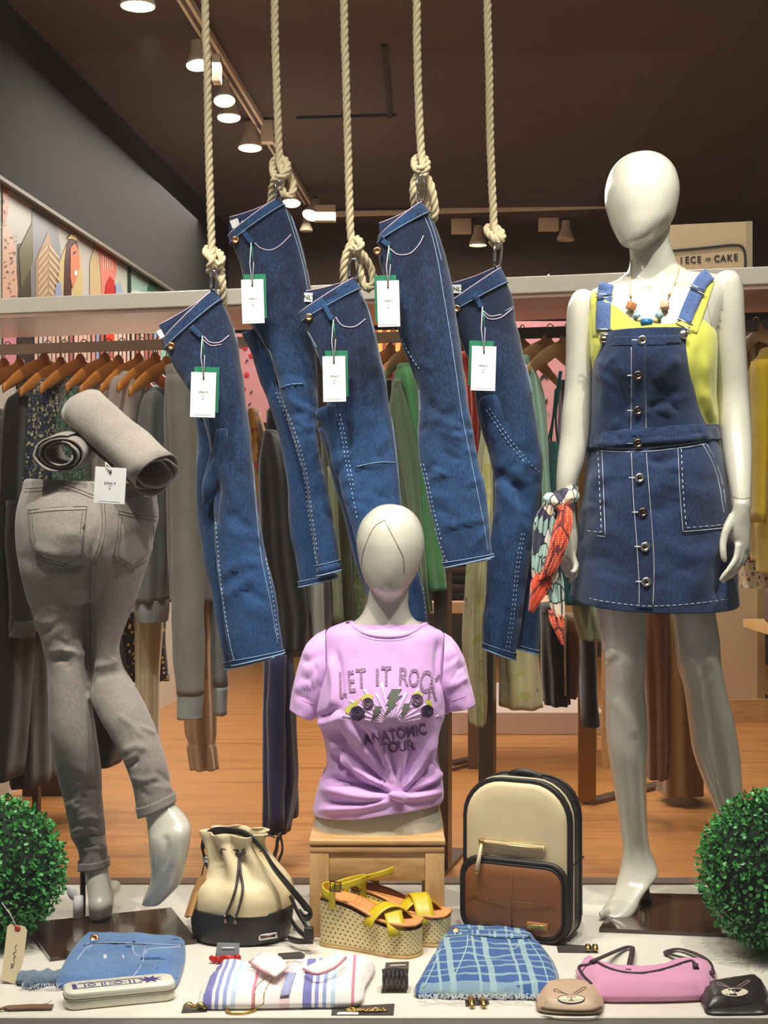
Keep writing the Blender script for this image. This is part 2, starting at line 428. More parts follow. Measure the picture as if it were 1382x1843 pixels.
# ---------------- materials ----------------
def denim(name, dark, light, fade_shade=0.0, bumps=1.0):
    n = NT(name); n.pr(.85, 0, 0, .25, .25); v = n.coords('Object')
    tw = n.coords('Object', (1, 1, 1), (0, .7, 0)); wv = n.add('ShaderNodeTexWave'); wv.inputs['Scale'].default_value = 420; wv.inputs['Distortion'].default_value = 1.5; n.lk(tw, wv.inputs['Vector'])
    big = n.noise(n.coords('Object', (1, 1, .5)), 9, 4, .55); fine = n.noise(n.coords('Object', (1, 1, .25)), 420, 2)
    at = n.add('ShaderNodeAttribute'); at.attribute_name = 'fade_shade'
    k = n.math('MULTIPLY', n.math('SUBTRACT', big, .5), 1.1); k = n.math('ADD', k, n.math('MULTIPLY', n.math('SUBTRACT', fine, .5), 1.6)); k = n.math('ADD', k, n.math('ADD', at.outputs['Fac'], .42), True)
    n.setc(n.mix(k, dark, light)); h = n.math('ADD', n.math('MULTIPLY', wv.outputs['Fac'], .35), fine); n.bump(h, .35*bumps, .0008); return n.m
M_DEN = denim('jeans_denim', (9, 22, 48), (38, 82, 132))
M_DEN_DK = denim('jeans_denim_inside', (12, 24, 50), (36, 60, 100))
M_PIN = denim('pinafore_denim', (7, 18, 44), (38, 68, 114), bumps=1.6)
M_STRAP = denim('pinafore_strap_denim', (44, 66, 116), (98, 126, 178), bumps=1.4)
M_GREY = denim('grey_denim', (120, 112, 104), (158, 149, 139), bumps=.7)
M_SHORT = denim('washed_denim', (62, 98, 146), (120, 154, 196), bumps=1.5)
M_SHORT_DK = denim('frayed_denim', (66, 84, 112), (150, 170, 186), bumps=2)
M_THR = mat('pale_blue_thread', (150, 180, 212), .8); M_THR_P = mat('pink_thread', (186, 168, 190), .8)
M_THR_W = mat('white_thread', (214, 218, 228), .8); M_THR_G = mat('grey_thread', (92, 84, 78), .8); M_THR_DK = mat('navy_thread', (14, 26, 54), .8)
M_COP = mat('copper_metal', (214, 150, 98), .3, 1); M_BRASS = mat('brass_metal', (226, 190, 110), .25, 1); M_STEEL = mat('steel_metal', (200, 200, 205), .2, 1)
M_GUN = mat('gunmetal', (120, 104, 90), .3, 1); M_SILV = mat('silver_metal', (226, 222, 214), .28, 1)
M_MAN = mat('mannequin_gloss', (208, 204, 188), .26, coat=.35); M_SEAM = mat('mannequin_seam', (150, 138, 120), .6)
M_CARD = mat('white_card', (240, 240, 238), .6); M_GRN = mat('green_card', (16, 118, 82), .6); M_INK = mat('black_ink', (28, 28, 32), .7); M_INKG = mat('grey_ink', (150, 150, 152), .7)
M_ROPE = mat('cotton_rope', (214, 200, 166), .95, col2=(190, 172, 134), ns=120, stretch=(1, 1, .5), bump=.6, bs=500, bd=.001)
M_STR = mat('tag_string', (212, 206, 206), .8); M_STRG = mat('green_string', (30, 140, 100), .8)
M_WHITE = mat('white_laminate', (228, 221, 208), .38, spec=.35)
M_BLK = mat('black_leather', (34, 32, 31), .42, bump=.4, bs=260, bd=.0006); M_BLKS = mat('black_strap', (30, 27, 26), .5)
M_CRM = mat('cream_leather', (226, 208, 166), .5, bump=.3, bs=240, bd=.0006); M_TAN = mat('tan_leather', (140, 88, 50), .42, col2=(122, 74, 40), ns=14, bump=.35, bs=240, bd=.0006)
M_OAK = NT('light_oak'); M_OAK.pr(.5); _v = M_OAK.coords('Object', (3, 3, .5)); M_OAK.setc(M_OAK.ramp(M_OAK.noise(_v, 18, 5, .6), [(.3, (180, 136, 84)), (.55, (206, 166, 112)), (.8, (190, 148, 96))])); M_OAK = M_OAK.m
M_OAKH = NT('light_oak_rail'); M_OAKH.pr(.5); _v = M_OAKH.coords('Object', (.5, 3, 3)); M_OAKH.setc(M_OAKH.ramp(M_OAKH.noise(_v, 18, 5, .6), [(.3, (180, 136, 84)), (.55, (206, 166, 112)), (.8, (190, 148, 96))])); M_OAKH = M_OAKH.m
M_HANG = mat('hanger_wood', (214, 142, 66), .4, col2=(184, 112, 44), ns=12, stretch=(3, 3, 3), coat=.3); M_HANG2 = mat('pale_hanger_wood', (186, 150, 104), .45, col2=(150, 112, 70), ns=12)
# ---------------- setting ----------------
FZ = -.16; CEIL = CZ+1.9
n = NT('wood_laminate'); n.pr(.32, spec=.5); v = n.coords('Object', (.55, 7, 1)); a = n.noise(v, 3.2, 6, .6); b = n.noise(n.coords('Object', (.4, 26, 1)), 5, 3)
c = n.ramp(n.math('ADD', n.math('MULTIPLY', a, .6), n.math('MULTIPLY', b, .4)), [(.30, (120, 76, 40)), (.44, (168, 112, 62)), (.54, (190, 132, 76)), (.62, (156, 102, 54)), (.75, (182, 124, 70))])
n.setc(c); n.bump(b, .08, .002); M_FLOOR = n.m
struct('floor', box(-2.6, 3.4, 3.66, 12.2, FZ-.05, FZ), M_FLOOR, smooth=False)
n = NT('dark_ceiling_paint'); n.pr(.75); v = n.coords('Object', (1, 1, 1)); n.setc(n.mix(n.noise(v, 2.5, 6, .65), (84, 66, 50), (62, 48, 37))); n.bump(n.noise(v, 14, 6), .25, .01); M_CEIL = n.m
struct('ceiling', box(-2.6, 3.4, 2.3, 12.2, CEIL, CEIL+.06), M_CEIL, smooth=False)
M_DKW = mat('dark_wall_paint', (64, 50, 40), .8, col2=(48, 38, 31), ns=3); M_BULK = mat('bulkhead_paint', (30, 27, 22), .9, col2=(23, 21, 17), ns=2.2)
wy = lambda y: -1.42+.086*(y-5.86)
def slab(pts, z0, z1):
    k = len(pts); return np.array([(x, y, z0) for x, y in pts]+[(x, y, z1) for x, y in pts]), [tuple(range(k-1, -1, -1)), tuple(range(k, 2*k))]+[(i, (i+1) % k, (i+1) % k+k, i+k) for i in range(k)]
struct('wall_left', slab([(wy(3.66), 3.66), (wy(12), 12), (wy(12)-.1, 12), (wy(3.66)-.1, 3.66)], FZ, CZ+1.24), M_WHITE, smooth=False)
struct('trim_1', slab([(wy(3.0)+.05, 3.0), (wy(12)+.05, 12), (wy(12)-.35, 12), (wy(3.0)-.9, 3.0)], CZ+1.235, CEIL), M_BULK, smooth=False)
struct('trim_2', slab([(wy(3.66)+.052, 3.66), (wy(12)+.052, 12), (wy(12)+.03, 12), (wy(3.66)+.03, 3.66)], CZ+1.223, CZ+1.238), mat('grey_trim', (96, 88, 76), .5), smooth=False)
struct('wall_back', box(-2.6, 3.4, 11.0, 11.1, FZ, CEIL), M_DKW, smooth=False)
struct('wall_right', slab([(2.35, 3.66), (2.75, 11.0), (2.85, 11.0), (2.45, 3.66)], FZ, CEIL), M_DKW, smooth=False)
struct('beam', box(-1.2, 3.2, 9.75, 10.3, CZ+1.42, CEIL), M_CEIL, smooth=False)
struct('trim_3', slab([(1.45, 4.4), (2.1, 8.6), (2.6, 8.6), (2.3, 4.4)], CEIL-.10, CEIL), M_CEIL, smooth=False)
for x0, y0, x1, y1, w, sg in ((-.42, 7.05, .06, 7.0, .018, 1), (.03, 7.03, -.0, 5.95, .022, 1), (-.4, 9.2, .35, 9.15, .02, 1)):
    d = V((x1-x0, y1-y0, 0)); nn = V((-d.y, d.x, 0)).normalized()*w/2
    struct('trim_4', slab([(x0+nn.x, y0+nn.y), (x0-nn.x, y0-nn.y), (x1-nn.x, y1-nn.y), (x1+nn.x, y1+nn.y)], CEIL-.012, CEIL+.001), mat('dark_cable_duct', (36, 25, 20), .7), smooth=False)
# display floor with its grey edge trims
struct('window_platform', box(-1.45, 1.45, 2.69, 3.645, -.16, 0, .002, 1), M_WHITE, smooth=False)
struct('trim_5', box(-1.45, 1.45, 3.645, 3.70, -.16, .004), mat('brown_edge_trim', (118, 92, 74), .4), smooth=False)
struct('trim_6', box(-1.45, 1.45, 2.655, 2.69, -.2, -.004), mat('grey_edge_trim', (96, 90, 82), .45), smooth=False)
# shop window pane
g = NT('window_glass'); g.n.remove(g.b); tr = g.add('ShaderNodeBsdfTransparent'); gl = g.add('ShaderNodeBsdfGlossy'); gl.inputs['Roughness'].default_value = .02; mx = g.add('ShaderNodeMixShader'); mx.inputs[0].default_value = .035
tr.inputs[0].default_value = (.985, .99, .985, 1)
g.lk(tr.outputs[0], mx.inputs[1]); g.lk(gl.outputs[0], mx.inputs[2]); g.lk(mx.outputs[0], g.n['Material Output'].inputs[0])
struct('window_1', box(-1.6, 1.6, 2.400, 2.408, -.3, 3.0), g.m, smooth=False)
struct('wall_front', J(box(-3.4, -1.6, 2.36, 2.46, -.3, 3.0), box(1.6, 3.4, 2.36, 2.46, -.3, 3.0)), M_DKW, smooth=False)
# ---------------- wall mural (flat print on the left wall) ----------------
def wp(px, py, lay=0):
    k = (px-CX)/F; Y = 1.924/(.086-k); Y = min(Y, 11.5); p = P(px, py, Y); return V((p.x+.006+.0015*lay, p.y, p.z))
mural = thing('wall_mural', 'colourful photo mural of women and city facades above the clothes shelf', 'mural', wp(0, 560))
def wallpoly(poly, col, lay, name='print'):
    v = [wp(x, y, lay)[:] for x, y in poly]; mk(name, (v, [tuple(range(len(v)))]), mat('mural_ink_%d_%d_%d' % col, col, .35), mural, smooth=False)
wallpoly([(-60, 290), (0, 331), (226, 478), (226, 800), (-60, 800)], (176, 172, 164), 0, 'backing')
wallpoly([(226, 478), (300, 526), (420, 605), (420, 760), (226, 760)], (142, 172, 158), 0, 'backing')
wallpoly([(227, 479), (233, 483), (233, 700), (227, 700)], (28, 48, 44), 2)
wallpoly([(28, 440), (52, 430), (56, 700), (26, 700)], (62, 44, 22), 1); wallpoly([(30, 450), (42, 425), (55, 400), (56, 470), (34, 520)], (92, 84, 36), 2)
wallpoly([(54, 372), (100, 402), (108, 470), (98, 540), (57, 700)], (124, 128, 138), 1)
wallpoly([(60, 470), (82, 418), (104, 478), (98, 540), (60, 560)], (164, 132, 106), 2)
for i in range(9): wallpoly([(64, 462+i*13), (81, 440+i*13), (81, 445+i*13), (64, 467+i*13)], (198, 176, 150), 3); wallpoly([(83, 440+i*13), (102, 462+i*13), (102, 467+i*13), (83, 445+i*13)], (202, 182, 156), 3)
wallpoly([(0, 410), (10, 404), (22, 440), (28, 520), (26, 560), (0, 560)], (214, 172, 148), 2)
wallpoly([(0, 330), (8, 336), (11, 362), (9, 388), (4, 404), (0, 410)], (176, 100, 72), 3); wallpoly([(0, 358), (4, 360), (4, 366), (0, 366)], (70, 36, 28), 4); wallpoly([(3, 378), (8, 380), (6, 386), (2, 384)], (150, 40, 40), 4)
for i in range(34):
    x = 2+random.random()*22; y = 418+random.random()*120; wallpoly([(x, y), (x+1.8, y+.8), (x+1.4, y+3.4), (x-.4, y+2.6)], (60, 40, 36), 4)
wallpoly([(92, 520), (104, 470), (116, 440), (124, 430), (138, 440), (144, 480), (146, 540), (92, 560)], (188, 168, 120), 2)
wallpoly([(112, 470), (116, 440), (124, 427), (134, 430), (138, 452), (126, 470), (124, 540), (110, 550)], (66, 32, 22), 3)
wallpoly([(122, 446), (130, 438), (137, 450), (139, 476), (134, 500), (126, 520), (122, 500)], (196, 118, 88), 4); wallpoly([(128, 488), (134, 486), (133, 496), (129, 496)], (236, 220, 214), 5); wallpoly([(126, 454), (131, 452), (131, 456), (127, 458)], (60, 30, 24), 5)
wallpoly([(116, 430), (122, 422), (132, 424), (134, 434), (124, 430)], (220, 190, 130), 5)
wallpoly([(158, 472), (168, 440), (176, 446), (180, 540), (158, 540)], (182, 160, 122), 2); wallpoly([(174, 444), (208, 466), (204, 500), (196, 540), (180, 540)], (204, 120, 110), 3)
for i in range(5): wallpoly([(180+i*4, 458+i*2), (182+i*4, 459+i*2), (182+i*4, 486), (180+i*4, 486)], (226, 168, 154), 4)
wallpoly([(183, 538), (186, 510), (193, 497), (201, 506), (203, 536)], (178, 40, 34), 5); wallpoly([(204, 512), (212, 508), (222, 538), (204, 538)], (140, 158, 178), 4); wallpoly([(92, 540), (96, 512), (104, 506), (110, 545)], (138, 146, 180), 4)
wallpoly([(262, 522), (266, 512), (272, 508), (278, 514), (280, 524)], (52, 98, 78), 4); wallpoly([(232, 524), (240, 522), (258, 528), (262, 540), (234, 540)], (186, 190, 196), 3)
wallpoly([(0, 585), (24, 585), (24, 680), (0, 680)], (206, 132, 150), 4); wallpoly([(26, 585), (55, 585), (55, 700), (26, 700)], (40, 30, 30), 4)
for i in range(30):
    x = 56+i*8.0; cc = random.choice([(206, 140, 130), (196, 170, 150), (150, 150, 186), (214, 176, 160), (170, 96, 90), (204, 190, 184)]); wallpoly([(x, 590), (x+3+random.random()*4, 590), (x+4+random.random()*3, 690), (x-1, 690)], cc, 6)
wallpoly([(182, 588), (200, 588), (198, 614), (192, 626), (184, 612)], (212, 62, 44), 8)
wallpoly([(236, 590), (420, 610), (420, 720), (284, 720), (284, 600), (236, 600)], (142, 182, 168), 7)
# ---------------- ceiling tracks and spotlights ----------------
M_FIX = mat('fixture_paint', (232, 214, 186), .45); M_FIXD = mat('track_paint', (92, 72, 54), .5); M_BULB = emit('lamp_glow', (255, 244, 222), 14); M_BULB2 = emit('lamp_glow_dim', (250, 236, 205), 5)
tz = CEIL-.02
def yl(px, py, z): return P(px, py, (z-CZ)*F/(CY-py))
A = yl(338, 8, tz); B = yl(566, 384, tz); A = A+(A-B)*.25
tk = thing('ceiling_track', 'beige lighting track running back along the dark ceiling', 'lighting track', A)
d = B-A; mk('rail', tube([A, B], 1, flat=(.045, .03)), M_FIX, tk, smooth=False)
nn = V((-d.y, d.x, 0)).normalized()
mk('groove', tube([A-V((0, 0, .017)), B-V((0, 0, .017))], 1, flat=(.015, .004)), M_FIXD, tk, smooth=False)
B0 = yl(600, 384, CZ+1.88); B1 = P(1120, 368, B0.y-.1)
tk2 = thing('ceiling_track', 'pale lighting track running across in front of the far ceiling beam', 'lighting track', B0)
mk('rail', tube([B0, B1], 1, flat=(.04, .04)), M_FIX, tk2, smooth=False)
def lamp(px, py, Y, w, tilt, yaw, lab, lit=1, box_at=None, top=None, dep=(0, 0)):
    """w: mouth width in px; px,py: centre of the mouth"""
    s = w*Y/F/2; p = P(px, py, Y); t = thing('spotlight', lab, 'spotlight', p, 'ceiling spotlights')
    M = TR(p, yaw, tilt)
    prof = [(s*.96, 0), (s, .004), (s*.92, s*.35), (s*.66, s*1.05), (s*.52, s*1.35), (s*.5, s*2.1), (s*.44, s*2.2), (.001, s*2.2)]
    mk('shade', xf(lathe(prof, 28, cap=False), M), M_FIX, t)
    mk('bulb', xf(J(lathe([(s*.9, .006), (.001, .0061)], 28, cap=False), lathe([(.001, .006), (s*.9, .006)], 28, cap=False)), M), (M_BULB if lit == 1 else M_BULB2) if lit else M_FIX, t)
    topz = top if top else tz-.02
    hp = M @ V((0, 0, s*2.0)); mk('stem', tube([hp, V((hp.x+dep[0], hp.y, topz))], .012, 8), M_FIXD, t)
    if box_at:
        x0, y0, x1, y1 = box_at; a, b = P(x0, y0, Y), P(x1, y1, Y); mk('driver_box', box(a.x, b.x, Y-.03, Y+.03, b.z, a.z, .004), M_FIX, t)
lamp(248, 12, 4.55, 64, 0, 0, 'large beige spotlight nearest the window, cut by the top of the photo', 1)
lamp(357, 118, 5.75, 44, -.25, .5, 'tall tilted spotlight directly behind the first rope', 1, (383, 100, 398, 150))
lamp(404, 182, 6.3, 40, -.35, .2, 'glowing spotlight just beside the first rope, upper of two close together', 1)
lamp(412, 213, 6.5, 42, -.15, .2, 'glowing spotlight lower of the two close together beside the first rope', 1)
lamp(450, 267, 7.1, 44, -.1, .1, 'glowing spotlight with square driver box in the gap between the first two ropes', 1, (470, 218, 492, 258))
lamp(524, 366, 8.3, 34, -.3, 0, 'glowing spotlight right behind the rope knot of the second jeans', 1)
lamp(559, 388, 8.6, 32, -.55, -.5, 'glowing spotlight aimed sideways at the far end of the track', 1, (566, 370, 604, 399))
lamp(551, 416, 8.9, 24, 0, 0, 'small unlit spotlight hanging under the far end of the track', 0)
lamp(860, 442, 9.5, 33, 0, 0, 'beige spotlight with lit mouth on the cross track near the fifth rope', 2, (812, 394, 848, 421), top=CZ+1.86)
lamp(1018, 433, 9.5, 33, 0, 0, 'unlit beige spotlight on the cross track beside the tall mannequin head', 0, (969, 389, 1005, 416), top=CZ+1.86)
# ---------------- display racks with shelf ----------------
RA = V((-1.204, 4.6, 0)); RB = V((1.047, 4.0, 0)); RD = (RB-RA).normalized(); RN = V((-RD.y, RD.x, 0)); RYAW = math.atan2(RD.y, RD.x)
def rk(s, dpt, z): p = RA+RD*s+RN*dpt; return V((p.x, p.y, z))
def rbox(s0, s1, d0, d1, z0, z1, bev=0): return xf(box(s0, s1, d0, d1, z0, z1, bev), TR(RA, RYAW))
def ry_at(px):
    """depth of the hanging rail seen at a picture column"""
    o = RA+RN*.22; k = (px-CX)/F; return (o.x*RD.y-o.y*RD.x)/(k*RD.y-RD.x)
M_SHB = NT('shelf_underside'); M_SHB.pr(.25, .35, spec=.6); M_SHB.setc(M_SHB.mix(M_SHB.noise(M_SHB.coords('Object', (1, 1, 1)), 3, 3), (236, 190, 170), (220, 196, 190))); M_SHB = M_SHB.m
n = NT('brushed_post_metal'); n.pr(.32, .85); n.setc(n.mix(n.noise(n.coords('Object', (8, 8, .6)), 20, 3), (132, 118, 108), (98, 86, 80))); M_POST = n.m
M_RAIL = mat('rail_metal', (222, 200, 172), .4); M_RAILD = mat('dark_rail_metal', (84, 76, 70), .35, .7)
def rack(s0, s1, lab, rail_m, posts):
    t = thing('clothes_rack', lab, 'clothes rack', rk(s0, .2, FZ))
    mk('shelf', rbox(s0, s1, 0, .5, 1.548, 1.596, .003), M_WHITE, t, smooth=False)
    mk('shelf_underside', rbox(s0+.01, s1-.01, .01, .49, 1.536, 1.5475), M_SHB, t, smooth=False)
    mk('rail', rbox(s0+.02, s1-.02, .21, .23, 1.445, 1.478, .003), rail_m, t, smooth=False)
    for s in posts:
        mk('post', rbox(s-.022, s+.022, .18, .24, FZ+.01, 1.54, .002), M_POST, t, smooth=False)
        mk('foot', rbox(s-.022, s+.022, 0, .46, FZ, FZ+.012), M_POST, t, smooth=False)
rack(-1.1, 1.395, 'white-shelved clothes rack on the left with pale rail of wooden hangers', M_RAIL, (-.9, 1.375))
rack(1.48, 3.2, 'white-shelved clothes rack behind the tall mannequin with dark metal rail', M_RAILD, (1.512, 3.0))
# far rack with flat bar legs
t = thing('clothes_rack', 'tall bronze flat-bar rack holding the brown and tan trousers', 'clothes rack', P(1055, 1440, 5.45))
for a, b, Y0, nm in ((1040, 1072, 5.45, 'post'), (1245, 1262, 6.0, 'post')):
    p, q = P(a, 0, Y0), P(b, 0, Y0); mk(nm, box(p.x, q.x, Y0-.01, Y0+.01, FZ+.01, 1.35, .002), mat('bronze_metal', (150, 116, 66), .35, .8), t, smooth=False)
p, q = P(1056, 0, 5.45), P(1254, 0, 6.0); mk('foot', tube([V((p.x, 5.45, FZ+.008)), V((q.x, 6.0, FZ+.008))], 1, flat=(.06, .014)), M_POST, t, smooth=False)
mk('rail', tube([V((p.x, 5.45, 1.33)), V((q.x, 6.0, 1.33))], 1, flat=(.03, .03)), M_POST, t, smooth=False)
t = thing('clothes_rack', 'low dark metal rack leg seen behind the floral dresses', 'clothes rack', P(850, 1370, 6.2))
mk('post', box(P(842, 0, 6.2).x, P(866, 0, 6.2).x, 6.19, 6.21, FZ, 1.2), M_POST, t, smooth=False); mk('foot', tube([P(866, 1362, 6.4), P(808, 1375, 6.15)], 1, flat=(.05, .014)), M_POST, t, smooth=False)
t = thing('clothes_rack', 'dark wood rack stand on the floor beyond the black coats', 'clothes rack', P(100, 1480, 5.1))
mk('post', box(P(64, 0, 5.2).x, P(74, 0, 5.2).x, 5.15, 5.2, FZ, 1.0), mat('dark_brown_wood', (84, 52, 26), .5), t, smooth=False); mk('panel', box(P(40, 0, 5.6).x, P(135, 0, 5.6).x, 5.6, 5.64, FZ, .2), mat('dark_brown_wood', (84, 52, 26), .5), t, smooth=False)
# ---------------- things further back ----------------
o = mk('floor_plinth', box(P(690, 0, 7.3).x, P(1080, 0, 7.3).x, 7.15, 8.4, FZ, FZ+.11, .004), mat('pink_white_laminate', (214, 190, 178), .4), smooth=False); tag(o, 'low pinkish white plinth on the wood floor behind the floral dresses', 'plinth')
t = thing('sales_counter', 'pale cream counter with oak base behind the tall mannequin legs', 'counter', P(1330, 1280, 7.6))
x0, x1 = P(1195, 0, 7.6).x, P(1372, 0, 7.6).x; mk('front_panel', box(x0, x1, 7.6, 8.2, FZ+.12, P(0, 1050, 7.6).z, .004), mat('cream_laminate', (206, 184, 150), .5), t, smooth=False)
mk('base', box(x0-.02, x1+.06, 7.56, 8.25, FZ, FZ+.12), M_OAKH, t, smooth=False); mk('corner_trim', box(x1-.03, x1+.01, 7.585, 7.62, FZ+.12, P(0, 1050, 7.6).z), mat('khaki_trim', (166, 142, 96), .5), t, smooth=False)
t = thing('display_table', 'low brown wooden table stacked with folded dark clothes at the far right', 'table', P(1376, 1350, 7.2))
x0, x1 = P(1372, 0, 7.0).x+.03, P(1520, 0, 7.0).x; mk('tabletop', box(x0, x1, 6.8, 7.5, .34, .38), M_OAKH, t, smooth=False)
for a in (x0+.03, x1-.03): mk('leg', box(a-.03, a+.03, 6.85, 6.91, FZ, .34), M_OAK, t, smooth=False)
mk('folded_clothes', box(x0+.05, x1, 6.85, 7.3, .38, .55, .02), mat('black_print', (40, 34, 30), .8, col2=(120, 96, 80), ns=60), t)
t = thing('wall_panel', 'pink wall panel with a thin black letter C behind the strappy tops', 'wall panel', P(985, 820, 7.6))
mk('panel', box(P(905, 0, 7.6).x, P(1075, 0, 7.6).x, 7.6, 7.64, P(0, 822, 7.6).z, P(0, 578, 7.6).z), mat('pink_panel', (204, 142, 148), .6), t, smooth=False)
tv, tf = text2d('C'); k = 64*7.6/F; c = P(977, 700, 7.595); mk('lettering', (np.array([(c.x+x*k*.42, 7.594, c.z+(y-.35)*k*1.25) for x, y, _ in tv]), tf), M_INK, t, smooth=False)
tv, tf = text2d('DE'); k = 12*7.6/F; c = P(984, 745, 7.595); mk('lettering', (np.array([(c.x+x*k, 7.594, c.z+(y-.35)*k) for x, y, _ in tv]), tf), M_INKG, t, smooth=False)
t = thing('wall_panel', 'pink panel printed with red cherries between the first two jeans', 'wall panel', P(450, 750, 7.0))
mk('panel', box(P(415, 0, 7).x, P(490, 0, 7).x, 7.0, 7.03, P(0, 760, 7).z, P(0, 600, 7).z), mat('pink_panel', (204, 142, 148), .6), t, smooth=False)
M_CH = mat('cherry_red', (196, 44, 58), .5)
for x, y in ((434, 622), (441, 626), (444, 675), (438, 700), (452, 640)): mk('cherry', xf(sphere(.013, 12, 8, (1, .15, 1)), TR(P(x, y, 6.998))), M_CH, t)
for x, y in ((442, 652), (450, 708), (447, 730)): mk('stalk', tube([P(x, y, 6.995), P(x+4, y-5, 6.995)], .003, 5), M_INK, t)
t = thing('striped_curtain', 'orange and cream striped curtain glimpsed between the third and fourth jeans', 'curtain', P(705, 640, 7.4))
for i in range(9): mk('stripe', box(P(672+i*8, 0, 7.4).x, P(680+i*8, 0, 7.4).x, 7.4, 7.43, FZ+.11, P(0, 594, 7.4).z), mat('amber_stripe', (236, 176, 86), .6) if i % 2 else mat('rust_stripe', (150, 60, 40), .6), t, smooth=False)
t = thing('shop_sign', 'cream sign board reading PIECE OF CAKE on the right shelf', 'sign', P(1270, 485, 4.35))
Ys = 4.36
def sgn(x, y, dy=0): s = (x-1200)/155.0; return P(x, y, Ys-.04*s-dy)
def spl(pts, dy, th, m, nm): a = [sgn(x, y, dy)[:] for x, y in pts]; b = [sgn(x, y, dy-th)[:] for x, y in pts]; k = len(a); mk(nm, (a+b, [tuple(range(k)), tuple(range(2*k-1, k-1, -1))]+[(i, i+k, (i+1) % k+k, (i+1) % k) for i in range(k)]), m, t, smooth=False)
M_SG = mat('cream_sign_board', (192, 168, 132), .6)
spl([(1140, 408), (1354, 398), (1354, 492), (1140, 497)], 0, .02, M_SG, 'board'); spl([(1343, 398), (1354, 398), (1354, 492), (1343, 492)], .006, .006, mat('sign_edge', (160, 146, 112), .6), 'edge_strip')
mk('border', tube([sgn(x, y, .006) for x, y in catm([(1140, 456), (1215, 451), (1270, 446), (1320, 441), (1336, 445), (1341, 462), (1341, 492)], 5)], .0035, 6), M_INK, t)
for ch, x, y, h in (('P', 1212, 469.5, 12), ('I', 1226, 468.5, 12), ('E', 1236.5, 468, 12), ('C', 1247, 467.5, 12), ('E', 1258, 467, 12), ('OF', 1274, 467, 6), ('C', 1290, 465.5, 12), ('A', 1301.5, 465, 12), ('K', 1313, 464, 12), ('E', 1324, 463, 12)):
    tv, tf = text2d(ch, 1, .03); k = h/.7; mk('letter', (np.array([sgn(x+a*k*.85, y-(b-.35)*k, .003)[:] for a, b, _ in tv]), tf), M_INK, t, smooth=False)
t = thing('clothes_clip', 'small white plastic clip lying on the shelf beside the tall mannequin', 'clip', P(985, 490, 4.3)); zc = 1.596
p = P(985, 485, 4.32); mk('jaw', xf(box(-.03, .03, -.008, .008, 0, .012, .003), TR((p.x, 4.32, zc), 0)), M_CARD, t); mk('lever', tube([V((p.x, 4.32, zc+.01)), V((p.x+.025, 4.32, zc+.022))], .005, 6), M_CARD, t); mk('lever', tube([V((p.x-.005, 4.32, zc+.01)), V((p.x+.005, 4.32, zc+.03))], .003, 6), M_CARD, t)
# ---------------- mannequin bases ----------------
M_BASE = mat('dark_glossy_base', (66, 46, 36), .12, coat=.5)
def base(poly, lab):
    ps = [G(x, y) for x, y in poly]; v, f = slab([(p.x, p.y) for p in ps], .0005, .009); c = sum(ps, V((0, 0, 0)))/len(ps)
    t = thing('mannequin_stand', lab, 'stand', c); mk('base_plate', (v, f), M_BASE, t, smooth=False); return t
base([(90, 1731), (354, 1699), (308, 1640), (44, 1668)], 'dark glossy base plate under the grey-jeans mannequin')
tb = base([(1078, 1678), (1345, 1689), (1345, 1618), (1122, 1613)], 'dark glossy base plate under the tall mannequin')
def head(secs, Y, ry): return [Hs(y, a, b, Y+dy, r) for y, a, b, dy, r in secs]
# ---------------- tall mannequin ----------------
Y0 = 3.37
hd = Loft([Hs(276.5, 1148, 1164, Y0+.01, .02), Hs(281, 1128, 1184, Y0+.01, .05), Hs(291, 1112, 1200, Y0+.008, .075), Hs(310, 1098, 1214, Y0, .094), Hs(340, 1090, 1221, Y0-.005, .103), Hs(370, 1091, 1218, Y0-.01, .102),
 Hs(398, 1099, 1209, Y0-.018, .092), Hs(415, 1106, 1196, Y0-.026, .08), Hs(430, 1114, 1179, Y0-.036, .062), Hs(440, 1121, 1165, Y0-.045, .042), Hs(446, 1132, 1151, Y0-.052, .015)], 2.1)
nk = Loft([(1130, 372, 1208, 362, Y0+.02, .05), (1130, 405, 1207, 395, Y0+.02, .052), (1132, 440, 1204, 430, Y0+.018, .05), (1134, 468, 1212, 458, Y0+.018, .052), (1128, 490, 1222, 478, Y0+.02, .056), (1105, 508, 1246, 492, Y0+.022, .06), (1085, 530, 1275, 515, Y0+.022, .065)])
ts = Loft([(1100, 508, 1250, 490, Y0+.02, .045), (1063, 524, 1296, 497, Y0+.02, .06), (1045, 545, 1316, 522, Y0+.02, .075), (1054, 580, 1300, 560, Y0+.015, .092), (1062, 620, 1284, 608, Y0+.008, .108), (1069, 660, 1276, 655, Y0+.004, .115), (1074, 710, 1266, 710, Y0+.01, .098),
 Hs(760, 1080, 1262, Y0+.02, .088), Hs(800, 1076, 1270, Y0+.02, .095), Hs(860, 1066, 1290, Y0+.02, .11), Hs(930, 1062, 1298, Y0+.02, .115), Hs(1000, 1064, 1298, Y0+.02, .105), Hs(1050, 1068, 1294, Y0+.02, .085)], 2.3)
la = Loft(pth([(1055, 523, Y0+.02, 7, .015), (1053, 529, Y0+.02, 17, .034), (1049, 541, Y0+.02, 22, .046), (1044, 560, Y0+.02, 23.5, .05), (1042, 590, Y0+.02, 23, .05), (1041, 640, Y0+.02, 22.5, .047), (1040, 700, Y0+.02, 24, .045), (1037, 745, Y0+.015, 26, .044), (1034, 790, Y0+.01, 26, .043), (1027, 830, Y0, 24, .04), (1020, 865, Y0-.01, 19, .034), (1018, 900, Y0-.01, 16, .028), (1020, 925, Y0-.01, 15, .024)]), 2.1)
